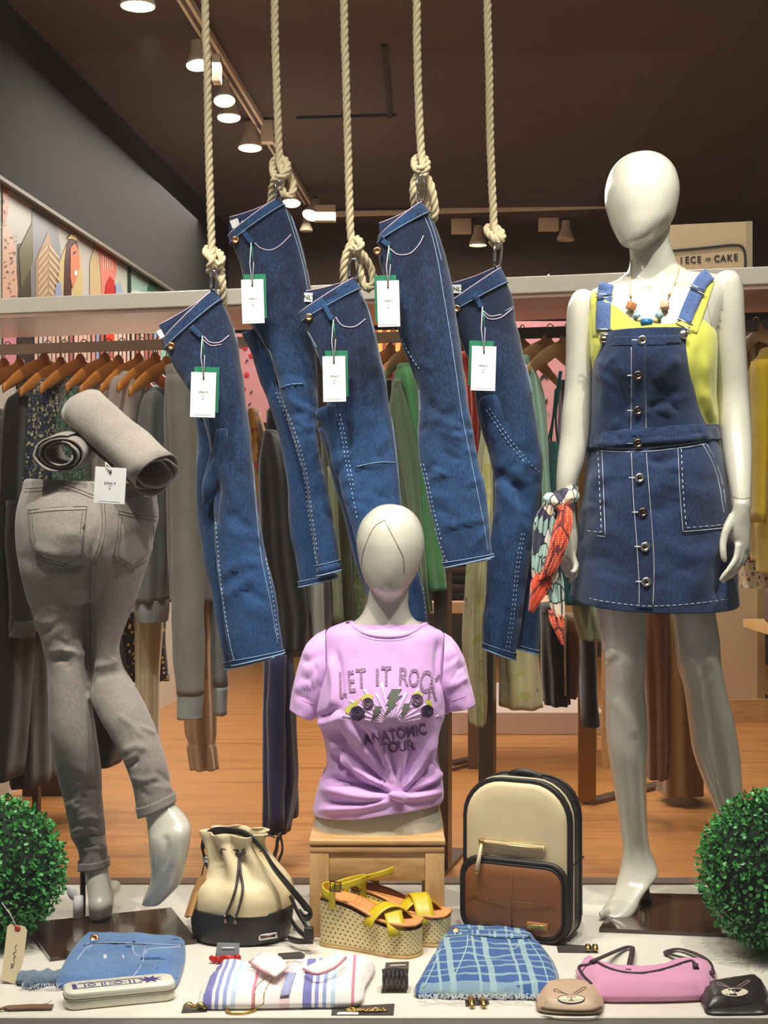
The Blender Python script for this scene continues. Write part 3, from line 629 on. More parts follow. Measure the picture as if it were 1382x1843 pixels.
ra = Loft(pth([(1300, 489, Y0+.02, 8, .015), (1302, 495, Y0+.02, 20, .036), (1306, 508, Y0+.02, 26.5, .048), (1308, 530, Y0+.02, 28.5, .053), (1309, 560, Y0+.02, 29, .055), (1310, 610, Y0+.02, 30.5, .052), (1314, 660, Y0+.02, 29.5, .049), (1318, 710, Y0+.015, 28.5, .046), (1322, 760, Y0-.01, 28.5, .044), (1327, 810, Y0-.045, 26, .04), (1331, 855, Y0-.08, 21.5, .034), (1334, 895, Y0-.11, 17, .027), (1335, 915, Y0-.12, 16.5, .024)]), 2.1)
ll = Loft([Hs(1000, 1072, 1172, Y0, .085), Hs(1060, 1072, 1168, Y0-.005, .085), Hs(1100, 1074, 1162, Y0-.01, .08), Hs(1150, 1081, 1162, Y0-.012, .074), Hs(1185, 1087, 1162, Y0-.015, .07), Hs(1215, 1090, 1159, Y0-.01, .066), Hs(1245, 1090, 1159, Y0, .064), Hs(1300, 1090, 1164, Y0+.012, .064), Hs(1350, 1094, 1164.5, Y0+.018, .06), Hs(1400, 1102, 1163, Y0+.03, .053),
 Hs(1450, 1110, 1163, Y0+.04, .044), Hs(1490, 1116, 1165, Y0+.05, .037), Hs(1525, 1121, 1169, Y0+.06, .034), (1118, 1555, 1179, 1550, Y0+.065, .038), (1110, 1588, 1184, 1573, Y0+.05, .036), (1104, 1606, 1170, 1594, Y0+.03, .034), (1094, 1622, 1155, 1614, Y0+.01, .034), (1086, 1634, 1146, 1636, Y0-.01, .034), (1080, 1642, 1134, 1652, Y0-.025, .03), (1078, 1648, 1118, 1655, Y0-.032, .018)], 2.1)
rl = Loft([Hs(1000, 1196, 1290, Y0, .085), Hs(1060, 1202, 1288, Y0-.005, .085), Hs(1100, 1207, 1285, Y0-.015, .08), Hs(1150, 1215, 1293, Y0-.02, .074), Hs(1195, 1220, 1296, Y0-.02, .07), Hs(1240, 1232, 1305, Y0-.005, .064), Hs(1300, 1240, 1320, Y0+.02, .064), Hs(1350, 1247, 1329, Y0+.04, .06), Hs(1400, 1264, 1334, Y0+.06, .052), Hs(1460, 1289, 1338, Y0+.08, .042), Hs(1510, 1302, 1340, Y0+.1, .035),
 (1300, 1545, 1344, 1545, Y0+.11, .04), (1298, 1575, 1346, 1580, Y0+.09, .045), (1296, 1600, 1342, 1603, Y0+.06, .04), (1300, 1615, 1340, 1620, Y0+.04, .022)], 2.1)
parts = [L.mesh(36, 5)[:2] for L in (hd, nk, ts, la, ra, ll, rl)]
def fl(pts): return Loft(pth([(x, y, Y, w, .0) for x, y, Y, w in pts]), 2.0).mesh(12, 4)[:2]
Yh = Y0-.125
parts += [Loft(pth([(1335, 905, Yh, 15, .02), (1333, 925, Yh, 17, .02), (1330, 945, Yh, 21, .018), (1331, 962, Yh, 20, .017), (1335, 978, Yh, 15, .015), (1336, 992, Yh, 12, .012)])).mesh(16, 4)[:2],
 fl([(1320, 928, Yh, 9), (1309, 950, Yh-.012, 8.5), (1302, 972, Yh-.02, 7.2), (1301, 990, Yh-.028, 6.8), (1303, 1005, Yh-.03, 5.8), (1306, 1013, Yh-.03, 3)]),
 fl([(1328, 980, Yh-.012, 6.5), (1325, 1002, Yh-.02, 6), (1314, 1021, Yh-.03, 5.2), (1301, 1037, Yh-.034, 4.4), (1294, 1047, Yh-.034, 2.6)]),
 fl([(1333, 988, Yh-.004, 8), (1330, 1008, Yh-.012, 7), (1318, 1026, Yh-.02, 6), (1305, 1042, Yh-.024, 5), (1298, 1049, Yh-.024, 3)]),
 fl([(1340, 985, Yh+.006, 8), (1337, 1005, Yh, 7), (1327, 1022, Yh-.008, 6), (1315, 1036, Yh-.01, 5), (1308, 1043, Yh-.01, 3)]),
 fl([(1346, 975, Yh+.014, 7), (1344, 995, Yh+.01, 6), (1336, 1010, Yh+.004, 5), (1326, 1022, Yh, 4)])]
Yl = Y0-.012   # hand under the scarf
parts += [Loft(pth([(1020, 915, Yl, 14, .018), (1021, 940, Yl, 16, .02), (1023, 970, Yl, 17, .02), (1023, 995, Yl, 15, .018), (1022, 1008, Yl, 9, .014)])).mesh(16, 4)[:2],
 fl([(1027, 985, Yl-.006, 8), (1031, 1005, Yl-.012, 7), (1036, 1018, Yl-.02, 6.5), (1033, 1028, Yl-.03, 5.5), (1026, 1030, Yl-.034, 4)]),
 fl([(1024, 990, Yl, 8), (1026, 1012, Yl-.004, 7), (1034, 1026, Yl-.01, 6.5), (1034, 1037, Yl-.02, 5.5), (1026, 1040, Yl-.026, 4)]),
 fl([(1019, 990, Yl+.006, 8), (1020, 1016, Yl+.004, 7), (1025, 1032, Yl, 6.5), (1031, 1043, Yl-.008, 5.5), (1024, 1048, Yl-.014, 4)]),
 fl([(1014, 985, Yl+.012, 7), (1013, 1010, Yl+.01, 6), (1017, 1026, Yl+.006, 5), (1021, 1038, Yl, 4)]),
 fl([(1014, 940, Yl-.01, 8), (1010, 965, Yl-.02, 7.5), (1013, 988, Yl-.026, 6.5), (1018, 1002, Yl-.03, 4)])]
parts += [fl([(1098, 1640, Y0-.03, 10), (1084, 1646, Y0-.045, 8), (1078, 1648, Y0-.05, 5)])]
bodyA = fuse(parts, .0036, 4)
bodyA = fold(bodyA, [([(1090, 1185), (1100, 1180), (1108, 1172)], .006, 9), ([(1112, 1170), (1112, 1195)], -.003, 6), ([(1232, 1178), (1258, 1188), (1285, 1180)], .004, 14), ([(1236, 1212), (1258, 1216), (1288, 1208)], -.0025, 9), ([(1100, 1250), (1125, 1290), (1145, 1330)], .003, 12),
 ([(1106, 430), (1130, 449), (1160, 438), (1190, 412), (1207, 385)], -.003, 5), ([(1128, 505), (1100, 515)], .003, 6), ([(1200, 505), (1240, 508)], .003, 6), ([(1146, 500), (1150, 530)], .003, 7), ([(1196, 490), (1185, 530)], .003, 7), ([(1166, 515), (1168, 530)], -.004, 8)])
tA = thing('mannequin', 'tall glossy cream egg-headed mannequin wearing the denim pinafore', 'mannequin', (.55, Y0, .01))
mk('body', bodyA, M_MAN, tA)
TA = Tgt(bodyA)
mk('joint_seam', stuff_seam := J(stitch([[(1063, 523), (1062, 545), (1066, 575), (1068, 600)], [(1275, 505), (1273, 540), (1278, 575), (1284, 600)], [(1317, 893), (1334, 898), (1351, 895)]], TA, .0008, .0002)), M_SEAM, tA)['kind'] = 'stuff'
sr = thing('support_rod', 'chrome rod holding up the tall mannequin heel on its base plate', 'support rod', (G(1163, 1632).x, 3.445, .009))
p = V((G(1163, 1632).x, 3.445, .009)); mk('rod', xf(cyl(.008, .12, 20), TR(p)), M_STEEL, sr); mk('socket', xf(cyl(.015, .022, 24, bev=.003), TR(p)), M_GUN, sr)
# yellow top
top = Loft([(1063, 524, 1262, 498, Y0+.018, .072), (1056, 556, 1270, 538, Y0+.018, .092), (1057, 590, 1276, 580, Y0+.012, .106), (1062, 625, 1284, 612, Y0+.006, .118), (1068, 665, 1284, 660, Y0+.003, .124), (1072, 720, 1284, 715, Y0+.012, .112), (1074, 760, 1288, 760, Y0+.02, .102), (1076, 800, 1286, 800, Y0+.02, .105)], 2.3)
def rimtop(th):
    c = math.cos(th); s = math.sin(th)
    if s < 0: return (2.05-1.75*max(0, (abs(c-.06)-.38)/.62)**.8 if abs(c-.06) > .38 else 2.05+.25*(1-(c-.06)**2/.15) , 7)
    return (1.0-.8*abs(c), 7)
ym = NT('yellow_jersey'); ym.pr(.75, sheen=.3, spec=.3); ym.setc((204, 204, 84)); ym.bump(ym.noise(ym.coords('Object', (1, 1, .2)), 26, 3), .3, .006); ym = ym.m
ytop = wrinkle(top.mesh(96, 7, cap=False, rim=rimtop, off=.002), .003, (16, 16, 5), 3)
ytop = fold(ytop, [([(1262, 700), (1285, 760)], .006, 8), ([(1268, 640), (1272, 760)], .006, 6), ([(1255, 620), (1262, 700)], -.005, 6), ([(1075, 610), (1068, 650)], .004, 6), ([(1120, 596), (1160, 606), (1200, 600)], .003, 5)])
o = mk('yellow_vest', ytop, ym, solid=.0018); tag(o, 'lemon yellow sleeveless top under the denim pinafore', 'top')
TY = Tgt(ytop, bodyA)
def strapmesh(pts, w, tg, off=.003, th=.0025):
    """strap laid over a body along a traced centre line, width px"""
    pts = catm(np.array(pts, float), 5); prs = []
    for i, q in enumerate(pts):
        d = pts[min(i+1, len(pts)-1)]-pts[max(i-1, 0)]; d /= np.linalg.norm(d)+1e-9; n_ = np.array([-d[1], d[0]])*w/2
        a, b, c = tg.hit(*(q+n_), off), tg.hit(*(q-n_), off), tg.hit(*q, off)
        if c is None: continue
        a = a if a is not None and abs(a.y-c.y) < .03 else P(*(q+n_), c.y+.004); b = b if b is not None and abs(b.y-c.y) < .03 else P(*(q-n_), c.y+.004); prs.append((a, b))
    return ribbon(prs, sub=1)
mk('shoulder_strap', strapmesh([(1248, 600), (1262, 560), (1272, 530), (1280, 505)], 12, TY, .002), ym, o, solid=.0015)
mk('shoulder_strap', strapmesh([(1072, 608), (1070, 570), (1068, 545), (1070, 526)], 10, TY, .002), ym, o, solid=.0015)
# denim pinafore dress
bib = Loft([(1076, 604, 1243, 600, Y0-.003, .128), (1072, 625, 1243, 622, Y0-.004, .131), (1068, 665, 1250, 660, Y0-.004, .134), (1066, 710, 1258, 705, Y0+.004, .126), (1064, 750, 1268, 745, Y0+.012, .118), (1062, 785, 1280, 780, Y0+.016, .114)], 2.4)
skt = Loft([(1063, 782, 1283, 768, Y0+.02, .116), (1061, 806, 1288, 794, Y0+.02, .120), (1057, 840, 1300, 835, Y0+.02, .132), (1052, 880, 1308, 880, Y0+.02, .142), (1046, 930, 1313, 930, Y0+.02, .15), (1040, 985, 1318, 985, Y0+.02, .156), (1034, 1035, 1322, 1037, Y0+.02, .162), (1030, 1076, 1324, 1084, Y0+.02, .168), (1029, 1102, 1325, 1104, Y0+.02, .169)], 2.35)
dr = thing('pinafore_dress', 'button-front dark denim pinafore dress on the tall mannequin', 'dress', (.55, Y0, .5))
bibm = wrinkle(bib.mesh(80, 9, cap=False, th0=PI*.98, th1=2*PI*1.01), .0022, (11, 11, 9), 5)
bibm = fold(bibm, [([(1100, 660), (1125, 720), (1120, 770)], -.006, 10), ([(1180, 690), (1200, 660), (1222, 645)], .006, 9), ([(1170, 745), (1195, 715), (1222, 700)], -.005, 9), ([(1080, 640), (1090, 690), (1085, 750)], .005, 8), ([(1100, 770), (1140, 740)], .004, 8)])
def hemrim(th): return (0, 7+.62*max(0, -math.sin(th))**1.3)
sktm = wrinkle(skt.mesh(120, 10, cap=False, rim=hemrim), .005, (9, 9, 7), 9)
sktm = fold(sktm, [([(1160, 830), (1200, 830), (1220, 815)], -.008, 10), ([(1170, 900), (1195, 860), (1215, 830)], .008, 12), ([(1180, 930), (1215, 895)], -.007, 11), ([(1060, 870), (1100, 850)], .005, 12), ([(1050, 1000), (1100, 1010), (1140, 1040)], -.007, 14), ([(1150, 1000), (1110, 960), (1060, 955)], .006, 14), ([(1240, 1080), (1270, 1010), (1300, 960)], .010, 16), ([(1190, 980), (1250, 1000), (1290, 990)], .006, 14), ([(1292, 1080), (1300, 1040), (1305, 990)], -.012, 10), ([(1085, 1095), (1080, 1030)], .005, 14), ([(1235, 850), (1260, 870), (1290, 860)], -.005, 12), ([(1060, 800), (1080, 796), (1100, 800)], .004, 5)])
bibm = fold(bibm, creases([(1085, 640), (1220, 640), (1222, 750), (1085, 760)], 16, .003, 5, 31)); sktm = fold(sktm, creases([(1062, 820), (1285, 820), (1315, 1060), (1040, 1060)], 26, .0035, 7, 32))
mk('bib', bibm, M_PIN, dr, solid=.0025); mk('skirt', sktm, M_PIN, dr, solid=.0025)
wb = Loft([(1062, 782, 1284, 766, Y0+.02, .121), (1061, 794, 1286, 779, Y0+.02, .125), (1060, 808, 1288, 793, Y0+.02, .125)], 2.35)
wbm = wrinkle(wb.mesh(140, 8, cap=False, off=.002), .0045, (60, 20, 34), 2, 3); wbm = fold(wbm, [([(1165, 795), (1200, 792), (1240, 790), (1275, 782)], .004, 4), ([(1075, 798), (1130, 800)], .003, 4)])
mk('waistband', wbm, M_PIN, dr, solid=.004)
TD = Tgt(bibm, sktm, wbm)
# placket, pockets, stitching
mk('placket', J(patch([(1137, 612), (1163, 612), (1162, 785), (1136, 785)], TD, .0022, .002), patch([(1136, 814), (1163, 814), (1170, 900), (1176, 1000), (1174, 1097), (1147, 1094), (1144, 980), (1138, 900)], TD, .0022, .002)), M_PIN, dr)
mk('bib_top_band', patch([(1078, 606), (1243, 602), (1243, 619), (1077, 623)], TD, .003, .001, 6), M_PIN, dr)
pk1 = [(1056, 816), (1087, 810), (1091, 965), (1041, 958), (1050, 900)]; pk2 = [(1218, 806), (1274, 798), (1296, 850), (1306, 900), (1306, 952), (1227, 960), (1222, 880)]
mk('pocket', patch(pk1, TD, .0022, .001), M_PIN, dr); mk('pocket', patch(pk2, TD, .0022, .001), M_PIN, dr)
L_ = [((1083, 812), (1086, 880), (1089, 966), (1065, 963), (1040, 959)), ((1076, 812), (1079, 880), (1082, 958), (1060, 956), (1042, 953)), ((1220, 808), (1223, 880), (1229, 957), (1265, 954), (1304, 950)), ((1226, 808), (1229, 880), (1235, 950), (1270, 947), (1304, 944)),
 [(1272, 800), (1288, 830), (1300, 870), (1308, 920)], [(1265, 800), (1282, 832), (1294, 870), (1303, 925)], [(1162, 625), (1162, 700), (1163, 785)], [(1136, 625), (1136, 700), (1135, 785)], [(1163, 815), (1168, 880), (1174, 960), (1177, 1020), (1175, 1090)], [(1136, 815), (1140, 900), (1146, 980), (1150, 1050), (1150, 1090)],
 [(1077, 621), (1160, 619), (1243, 617)], [(1061, 809), (1110, 813), (1170, 812), (1240, 804), (1287, 795)], [(1062, 803), (1110, 807), (1170, 806), (1240, 798), (1287, 789)], [(1064, 786), (1120, 789), (1180, 788)], [(1238, 625), (1246, 680), (1256, 730), (1262, 760)], [(1074, 625), (1068, 680), (1065, 760)]]
STd = []
for pts in L_: STd.append(pts)
Th = Tgt(sktm); 
hem = [[(1036, 1070), (1080, 1081), (1130, 1088), (1172, 1091), (1220, 1089), (1270, 1084), (1316, 1077)]]
hmm = Th.hit(1172, 1090); 
TD2 = Tgt(bibm, sktm, wbm, patch(pk1, TD, .0022, .001), patch(pk2, TD, .0022, .001), patch([(1136, 814), (1163, 814), (1170, 900), (1176, 1000), (1174, 1097), (1147, 1094), (1144, 980), (1138, 900)], TD, .0022, .002))
mk('white_stitching', J(stitch([s for i, s in enumerate(STd) if i not in (1, 3)], TD2, .0007, .003), dashes([STd[1], STd[3]]+hem, TD2, .0009, .003)), M_THR_W, dr)['kind'] = 'stuff'
def button(x, y, w, par, tg=None, m=M_SILV, ang=0):
    p = (tg or TD2).hit(x, y, .003)
    if p is None: return
    s = w*p.y/F/2; M = TR(p) @ Matrix.Rotation(PI/2, 4, 'X')
    b = mk('button', xf(lathe([(s*.2, s*.25), (s*.45, s*.22), (s*.55, s*.42), (s*.8, s*.45), (s, s*.2), (s*.9, 0), (s*.3, -.004)], 20), M), m, par)
    mk('button_centre', xf(cyl(s*.33, s*.3, 12), M), M_INK, b) if w > 9 else None
for x, y, m in ((1156, 612, M_SILV), (1148, 676, M_GUN), (1148, 739, M_GUN), (1148, 798, M_GUN), (1151, 860, M_SILV), (1157, 922, M_GUN), (1161, 984, M_SILV), (1163, 1047, M_SILV)):
    button(x, y, 18, dr, m=m)
mk('buttonholes', stitch([[(x-19, y), (x-9, y)] for x, y in ((1156, 612), (1148, 676), (1148, 739), (1148, 798), (1151, 860), (1157, 922), (1161, 984), (1163, 1047))], TD2, .0016, .003), M_THR_W, dr)['kind'] = 'stuff'
# straps with sliders and buckles
TS = Tgt(ytop, bodyA, bibm)
for pts, w, sl, bk, bt in (([(1086, 596), (1086, 575), (1087, 550), (1088, 530), (1092, 512)], 25, (1087, 533), (1088, 598), (1087, 612)), ([(1231, 580), (1240, 555), (1251, 530), (1262, 508), (1280, 491)], 25, (1255, 521), (1231, 584), (1230, 602))):
    s = mk('denim_strap', strapmesh(pts, w, TS, .005), M_STRAP, dr, solid=.004)
    q = TS.hit(*sl, .012)
    ang = math.atan2(pts[-2][0]-pts[1][0], pts[1][1]-pts[-2][1])
    def bar(c, ww, hh, nm, zoff=0):
        ca, sa = math.cos(ang), math.sin(ang); k = c.y/F; pp = []
        for x, y in ((-ww/2, -hh/2), (ww/2, -hh/2), (ww/2, hh/2), (-ww/2, hh/2)): pp.append(c+V(((x*ca-y*-sa)*k, -.002, (y*ca-x*sa)*k)))
        mk(nm, tube([pp[0], pp[1], pp[2], pp[3]], .0016, 6, closed=True), M_SILV, dr)
    if q is not None: bar(q, 30, 6, 'strap_slider')
    q = TS.hit(*bk, .012)
    if q is not None: bar(q, 30, 10, 'buckle'); bar(q-V((0, 0, .012)), 14, 16, 'buckle_hook')
    p = TS.hit(*bt, .009)
    if p is not None: s_ = .0105; mk('stud_button', xf(lathe([(.001, s_*.5), (s_*.7, s_*.45), (s_, s_*.1), (s_*.8, -.004)], 18, cap=False), TR(p) @ Matrix.Rotation(PI/2, 4, 'X')), M_SILV if bt[0] > 1200 else M_GUN, dr)
# necklace
nl = thing('necklace', 'cord necklace with wooden cubes and blue beads on the tall mannequin', 'necklace', TY.hit(1165, 560))
TN = Tgt(bodyA, ytop)
c1 = [TN.hit(x, y, .004) for x, y in catm([(1136, 468), (1135, 495), (1135, 530), (1137, 548)], 5)]; c2 = [TN.hit(x, y, .004) for x, y in catm([(1224, 468), (1218, 495), (1208, 525), (1198, 546)], 5)]
M_CORD = mat('beige_cord', (206, 192, 160), .8)
for c in (c1, c2): mk('cord', tube([x for x in c if x is not None], .0022, 6), M_CORD, nl)
low = [TN.hit(x, y, .012) for x, y in catm([(1137, 548), (1146, 568), (1163, 580), (1182, 570), (1198, 546)], 4)]; mk('cord', tube([x for x in low if x], .0018, 6), M_CORD, nl)
mar = NT('marbled_bead'); mar.pr(.3); mar.setc(mar.ramp(mar.noise(mar.coords('Object'), 180, 3, .7), [(.42, (30, 84, 120)), (.5, (200, 224, 224)), (.6, (60, 130, 150))])); mar = mar.m
for x, y, kind in ((1136, 551, 'cube1'), (1196, 549, 'cube2'), (1145.5, 569, 'ball'), (1186, 568, 'ball'), (1151, 576, 'wood'), (1179, 577, 'wood'), (1163, 580, 'cyl'), (1135, 537, 'small'), (1204, 534, 'small')):
    p = TN.hit(x, y, .014)
    if p is None: continue
    if kind == 'cube1': mk('wooden_cube_bead', xf(box(-.009, .009, -.009, .009, -.009, .009, .002), TR(p, .4, .2, .3)), mat('orange_wood', (206, 138, 88), .5), nl)
    elif kind == 'cube2': mk('wooden_cube_bead', xf(box(-.0095, .0095, -.009, .009, -.0095, .0095, .002), TR(p, -.4, -.3, -.1)), mat('pink_wood', (222, 170, 140), .5), nl)
    elif kind == 'ball': mk('marbled_bead', xf(sphere(.0095, 18, 12), TR(p)), mar, nl)
    elif kind == 'wood': mk('wooden_bead', xf(sphere(.006, 14, 10), TR(p)), mat('pale_wood', (222, 190, 142), .5), nl)
    elif kind == 'small': mk('cord_end', xf(cyl(.0032, .012, 12), TR(p)), mat('pale_wood', (222, 190, 142), .5), nl)
    else: mk('blue_barrel_bead', xf(cyl(.0085, .026, 20, z0=-.013, bev=.002), TR(p, 0, 0, PI/2)), mat('blue_bead', (30, 108, 158), .4), nl)
# scarf tied to the wrist
sc = thing('neck_scarf', 'orange, white and black patterned scarf tied to the tall mannequin wrist', 'scarf', P(1018, 900, 3.3))
def scarfmat(name, base, line, dots=None, scale=60):
    n = NT(name); n.pr(.7, sheen=.3); v = n.coords('Object', (1, 1, .6)); e = n.vor(v, scale, 'DISTANCE_TO_EDGE'); k = n.math('LESS_THAN', e, .045)
    b = base
    if dots: b = n.mix(n.math('LESS_THAN', n.vor(n.coords('Object', (1, .2, 1)), 190, rnd=.25), .26), base, dots)
    elif name == 'scarf_line_art': b = n.ramp(n.vor(v, scale, 'F1', 'Color'), [(.3, (172, 204, 192)), (.5, (232, 214, 190)), (.7, (60, 56, 84)), (.78, (226, 222, 208))], 'CONSTANT')
    n.setc(n.mix(k, b, line)); n.bump(n.noise(n.coords('Object', (60, 20, 4), (0, .35, 0)), 3, 2), .5, .002); return n.m
M_SO = scarfmat('scarf_orange', (226, 74, 26), (120, 40, 40), (250, 190, 160), 22); M_SL = scarfmat('scarf_line_art', (220, 214, 200), (30, 26, 34), None, 44)
def cloth(secs, n=28, sub=6, pl=.004, freq=9, seed=0, p=2.2):
    L = Loft(secs, p); return L.mesh(n, sub, wob=lambda t, th: V((0, -1, 0))*pl*math.sin(freq*math.cos(th)+seed+t*.3))
mk('wrist_wrap', wrinkle(Loft([(998, 884, 1036, 870, Y0-.01, .040), (1000, 892, 1040, 880, Y0-.012, .046), (999, 902, 1042, 892, Y0-.014, .048), (1004, 912, 1040, 902, Y0-.014, .042)]).mesh(40, 6), .003, (40, 40, 60), 1), M_SL, sc)
mk('knot', wrinkle(xf(sphere(.024, 24, 16, (1.1, .8, .7)), TR(P(997, 903, Y0-.055), 0, 0, .5)), .004, (50, 50, 50), 4), M_SL, sc)
mk('scarf_tail', cloth([(978, 905, 1002, 892, Y0-.05, .014), (962, 935, 1006, 922, Y0-.052, .012), (958, 975, 1000, 965, Y0-.05, .01), (956, 1015, 988, 1020, Y0-.048, .01), (957, 1040, 980, 1050, Y0-.046, .008)], pl=.006, freq=14, seed=1), M_SL, sc)
mk('scarf_tail', cloth([(1000, 912, 1014, 905, Y0-.062, .01), (1004, 925, 1028, 918, Y0-.066, .012), (996, 950, 1030, 938, Y0-.07, .012), (988, 985, 1024, 970, Y0-.07, .012), (978, 1020, 1010, 1010, Y0-.066, .011), (968, 1045, 996, 1035, Y0-.062, .008)], pl=.004, freq=12, seed=2), M_SO, sc)
mk('scarf_tail', cloth([(962, 1030, 990, 1030, Y0-.05, .01), (955, 1050, 992, 1052, Y0-.05, .012), (953, 1075, 978, 1076, Y0-.05, .01), (951, 1100, 958, 1104, Y0-.05, .004)], pl=.005, freq=12, seed=3), M_SO, sc)
mk('scarf_tail', cloth([(985, 1030, 1008, 1020, Y0-.045, .01), (984, 1055, 1014, 1045, Y0-.045, .012), (988, 1085, 1016, 1080, Y0-.045, .01), (996, 1110, 1017, 1112, Y0-.045, .009)], pl=.004, freq=10, seed=5), M_SL, sc)
mk('scarf_tail', cloth([(986, 1098, 1008, 1092, Y0-.043, .006), (989, 1118, 1017, 1112, Y0-.043, .01), (1000, 1140, 1016, 1140, Y0-.043, .008), (1010, 1160, 1015, 1162, Y0-.043, .003)], pl=.003, freq=12, seed=6), M_SO, sc)
# ---------------- bust mannequin on the stool ----------------
YB = 3.33
bh = Loft([Hs(907, 695, 708, YB+.01, .02), Hs(912, 678, 728, YB+.01, .05), Hs(925, 661, 746, YB+.005, .08), Hs(945, 647, 758, YB, .098), Hs(973, 641, 764, YB-.002, .107), Hs(1000, 644, 761, YB-.006, .104), Hs(1025, 649, 753, YB-.012, .094), Hs(1048, 658, 741, YB-.02, .078), Hs(1063, 670, 729, YB-.03, .058), Hs(1074, 684, 718, YB-.038, .032), Hs(1079, 696, 708, YB-.042, .012)])
bn = Loft([Hs(1020, 666, 736, YB+.02, .05), Hs(1060, 664, 736, YB+.02, .05), Hs(1090, 658, 735, YB+.02, .052), Hs(1112, 645, 744, YB+.02, .056), Hs(1128, 618, 768, YB+.02, .06), Hs(1150, 592, 796, YB+.02, .066)])
bt_ = Loft([Hs(1136, 604, 786, YB+.02, .05), Hs(1160, 585, 800, YB+.02, .08), Hs(1200, 582, 800, YB+.015, .10), Hs(1250, 586, 795, YB+.005, .115), Hs(1300, 596, 784, YB+.01, .10), Hs(1360, 602, 776, YB+.02, .085), Hs(1410, 590, 782, YB+.02, .095), Hs(1450, 574, 791, YB+.02, .112), Hs(1480, 565, 797, YB+.02, .12), Hs(1502, 563, 799, YB+.02, .12), Hs(1509, 572, 790, YB+.02, .11)], 2.3)
bodyB = fuse([L.mesh(40, 5)[:2] for L in (bh, bn, bt_)], .0042, 5)
tB = thing('mannequin_bust', 'cream egg-headed mannequin bust seated on the wooden stool', 'mannequin', (.0, YB, .22)); mk('body', bodyB, M_MAN, tB)
TB = Tgt(bodyB)
mk('head_seam', stitch([[(692, 936), (674, 948), (660, 975), (652, 1000), (650, 1018)], [(692, 936), (707, 965), (720, 990), (726, 1005), (728, 1034)]], TB, .0010, .0006), M_SEAM, tB)['kind'] = 'stuff'
# lilac t-shirt
sh = Loft([(622, 1122, 762, 1122, YB+.02, .058), (604, 1128, 782, 1131, YB+.02, .075), (586, 1140, 799, 1144, YB+.02, .09), (578, 1180, 803, 1185, YB+.016, .106), (574, 1225, 802, 1230, YB+.008, .122), (570, 1265, 800, 1270, YB, .13), (570, 1290, 794, 1292, YB+.002, .126), (585, 1332, 786, 1332, YB+.01, .112), (590, 1372, 787, 1365, YB+.014, .106), (582, 1392, 794, 1395, YB+.016, .11), (573, 1420, 797, 1420, YB+.018, .118), (567, 1448, 796, 1434, YB+.018, .126), (566, 1462, 792, 1441, YB+.018, .126)], 2.3)
def shrim(th):
    s = math.sin(th); c = math.cos(th)
    if s < 0 and -.15 < c < .95: return (0, 12-.55*max(0, min(1, (c+.15)*3)))
    return (0, 12)
tsm = sh.mesh(150, 9, cap=False, rim=shrim)
tsm = wrinkle(tsm, .0028, (18, 18, 9), 11, 3)
KN = (718, 1430)
tsm = fold(tsm, [([(592, 1300), (640, 1365), KN], -.014, 6), ([(590, 1322), (645, 1385), KN], .016, 7), ([(590, 1350), (645, 1405), (700, 1428)], -.013, 6), ([(618, 1290), (668, 1360), KN], .013, 7), ([(648, 1310), (686, 1375), KN], -.015, 6), ([(672, 1310), (698, 1380), KN], .014, 6), ([(700, 1325), (710, 1385), KN], -.012, 5), ([(722, 1325), (720, 1385), KN], .013, 6), ([(752, 1320), (732, 1388), KN], -.016, 6), ([(778, 1322), (748, 1385), KN], .014, 6), ([(792, 1355), (762, 1400), KN], -.013, 6), ([(797, 1385), (764, 1412), KN], .014, 6),
 ([(576, 1418), (620, 1428), (660, 1436), (700, 1436)], .018, 9), ([(590, 1398), (640, 1412), (696, 1424)], -.015, 6), ([(580, 1442), (640, 1448), (700, 1440)], -.009, 5), ([(572, 1458), (620, 1456), (670, 1450), (712, 1440)], .011, 6), ([KN, (745, 1424), (794, 1410)], -.014, 6), ([KN, (745, 1434), (794, 1424)], .015, 6), ([(596, 1290), (604, 1240), (596, 1180)], .012, 7), ([(608, 1300), (614, 1240), (606, 1170)], -.009, 6), ([(800, 1280), (785, 1310), (768, 1360)], .011, 7), ([(790, 1240), (786, 1200), (790, 1150)], -.009, 6), ([(570, 1292), (590, 1285), (610, 1268)], -.014, 6), ([(568, 1300), (596, 1300), (618, 1286)], .010, 6), ([(596, 1320), (615, 1340), (608, 1380)], -.010, 6), ([(604, 1336), (626, 1352), (618, 1392)], .007, 5), ([(640, 1300), (655, 1330), (650, 1350)], -.006, 6)])
tl = thing('t_shirt', 'lilac knotted t-shirt with a rock tour print on the bust', 't-shirt', (0, YB, .4))
tsmat = NT('lilac_jersey'); tsmat.pr(.85, sheen=.3, spec=.25); tsmat.setc((214, 168, 224)); tsmat.bump(tsmat.noise(tsmat.coords('Object'), 500, 2), .15, .0005); tsmat = tsmat.m
mk('shirt_body', tsm, tsmat, tl, solid=.0018)
mk('knot', wrinkle(xf(sphere(.014, 24, 16, (1.6, .9, .8)), TR(P(717, 1434, YB-.112), 0, 0, .3)), .004, (40, 40, 40), 4), tsmat, tl)
sl1 = Loft([(586, 1134, 592, 1262, YB+.02, .075), (566, 1146, 588, 1272, YB+.02, .078), (548, 1168, 582, 1282, YB+.018, .075), (535, 1210, 574, 1286, YB+.015, .07), (527, 1245, 570, 1289, YB+.012, .068), (522, 1273, 563, 1292, YB+.01, .066)], 2.2)
sl2 = Loft([(790, 1270, 799, 1140, YB+.02, .075), (796, 1276, 815, 1152, YB+.02, .077), (800, 1280, 830, 1178, YB+.018, .074), (802, 1284, 841, 1210, YB+.015, .07), (806, 1280, 848, 1240, YB+.012, .067), (810, 1277, 854, 1265, YB+.01, .064)], 2.2)
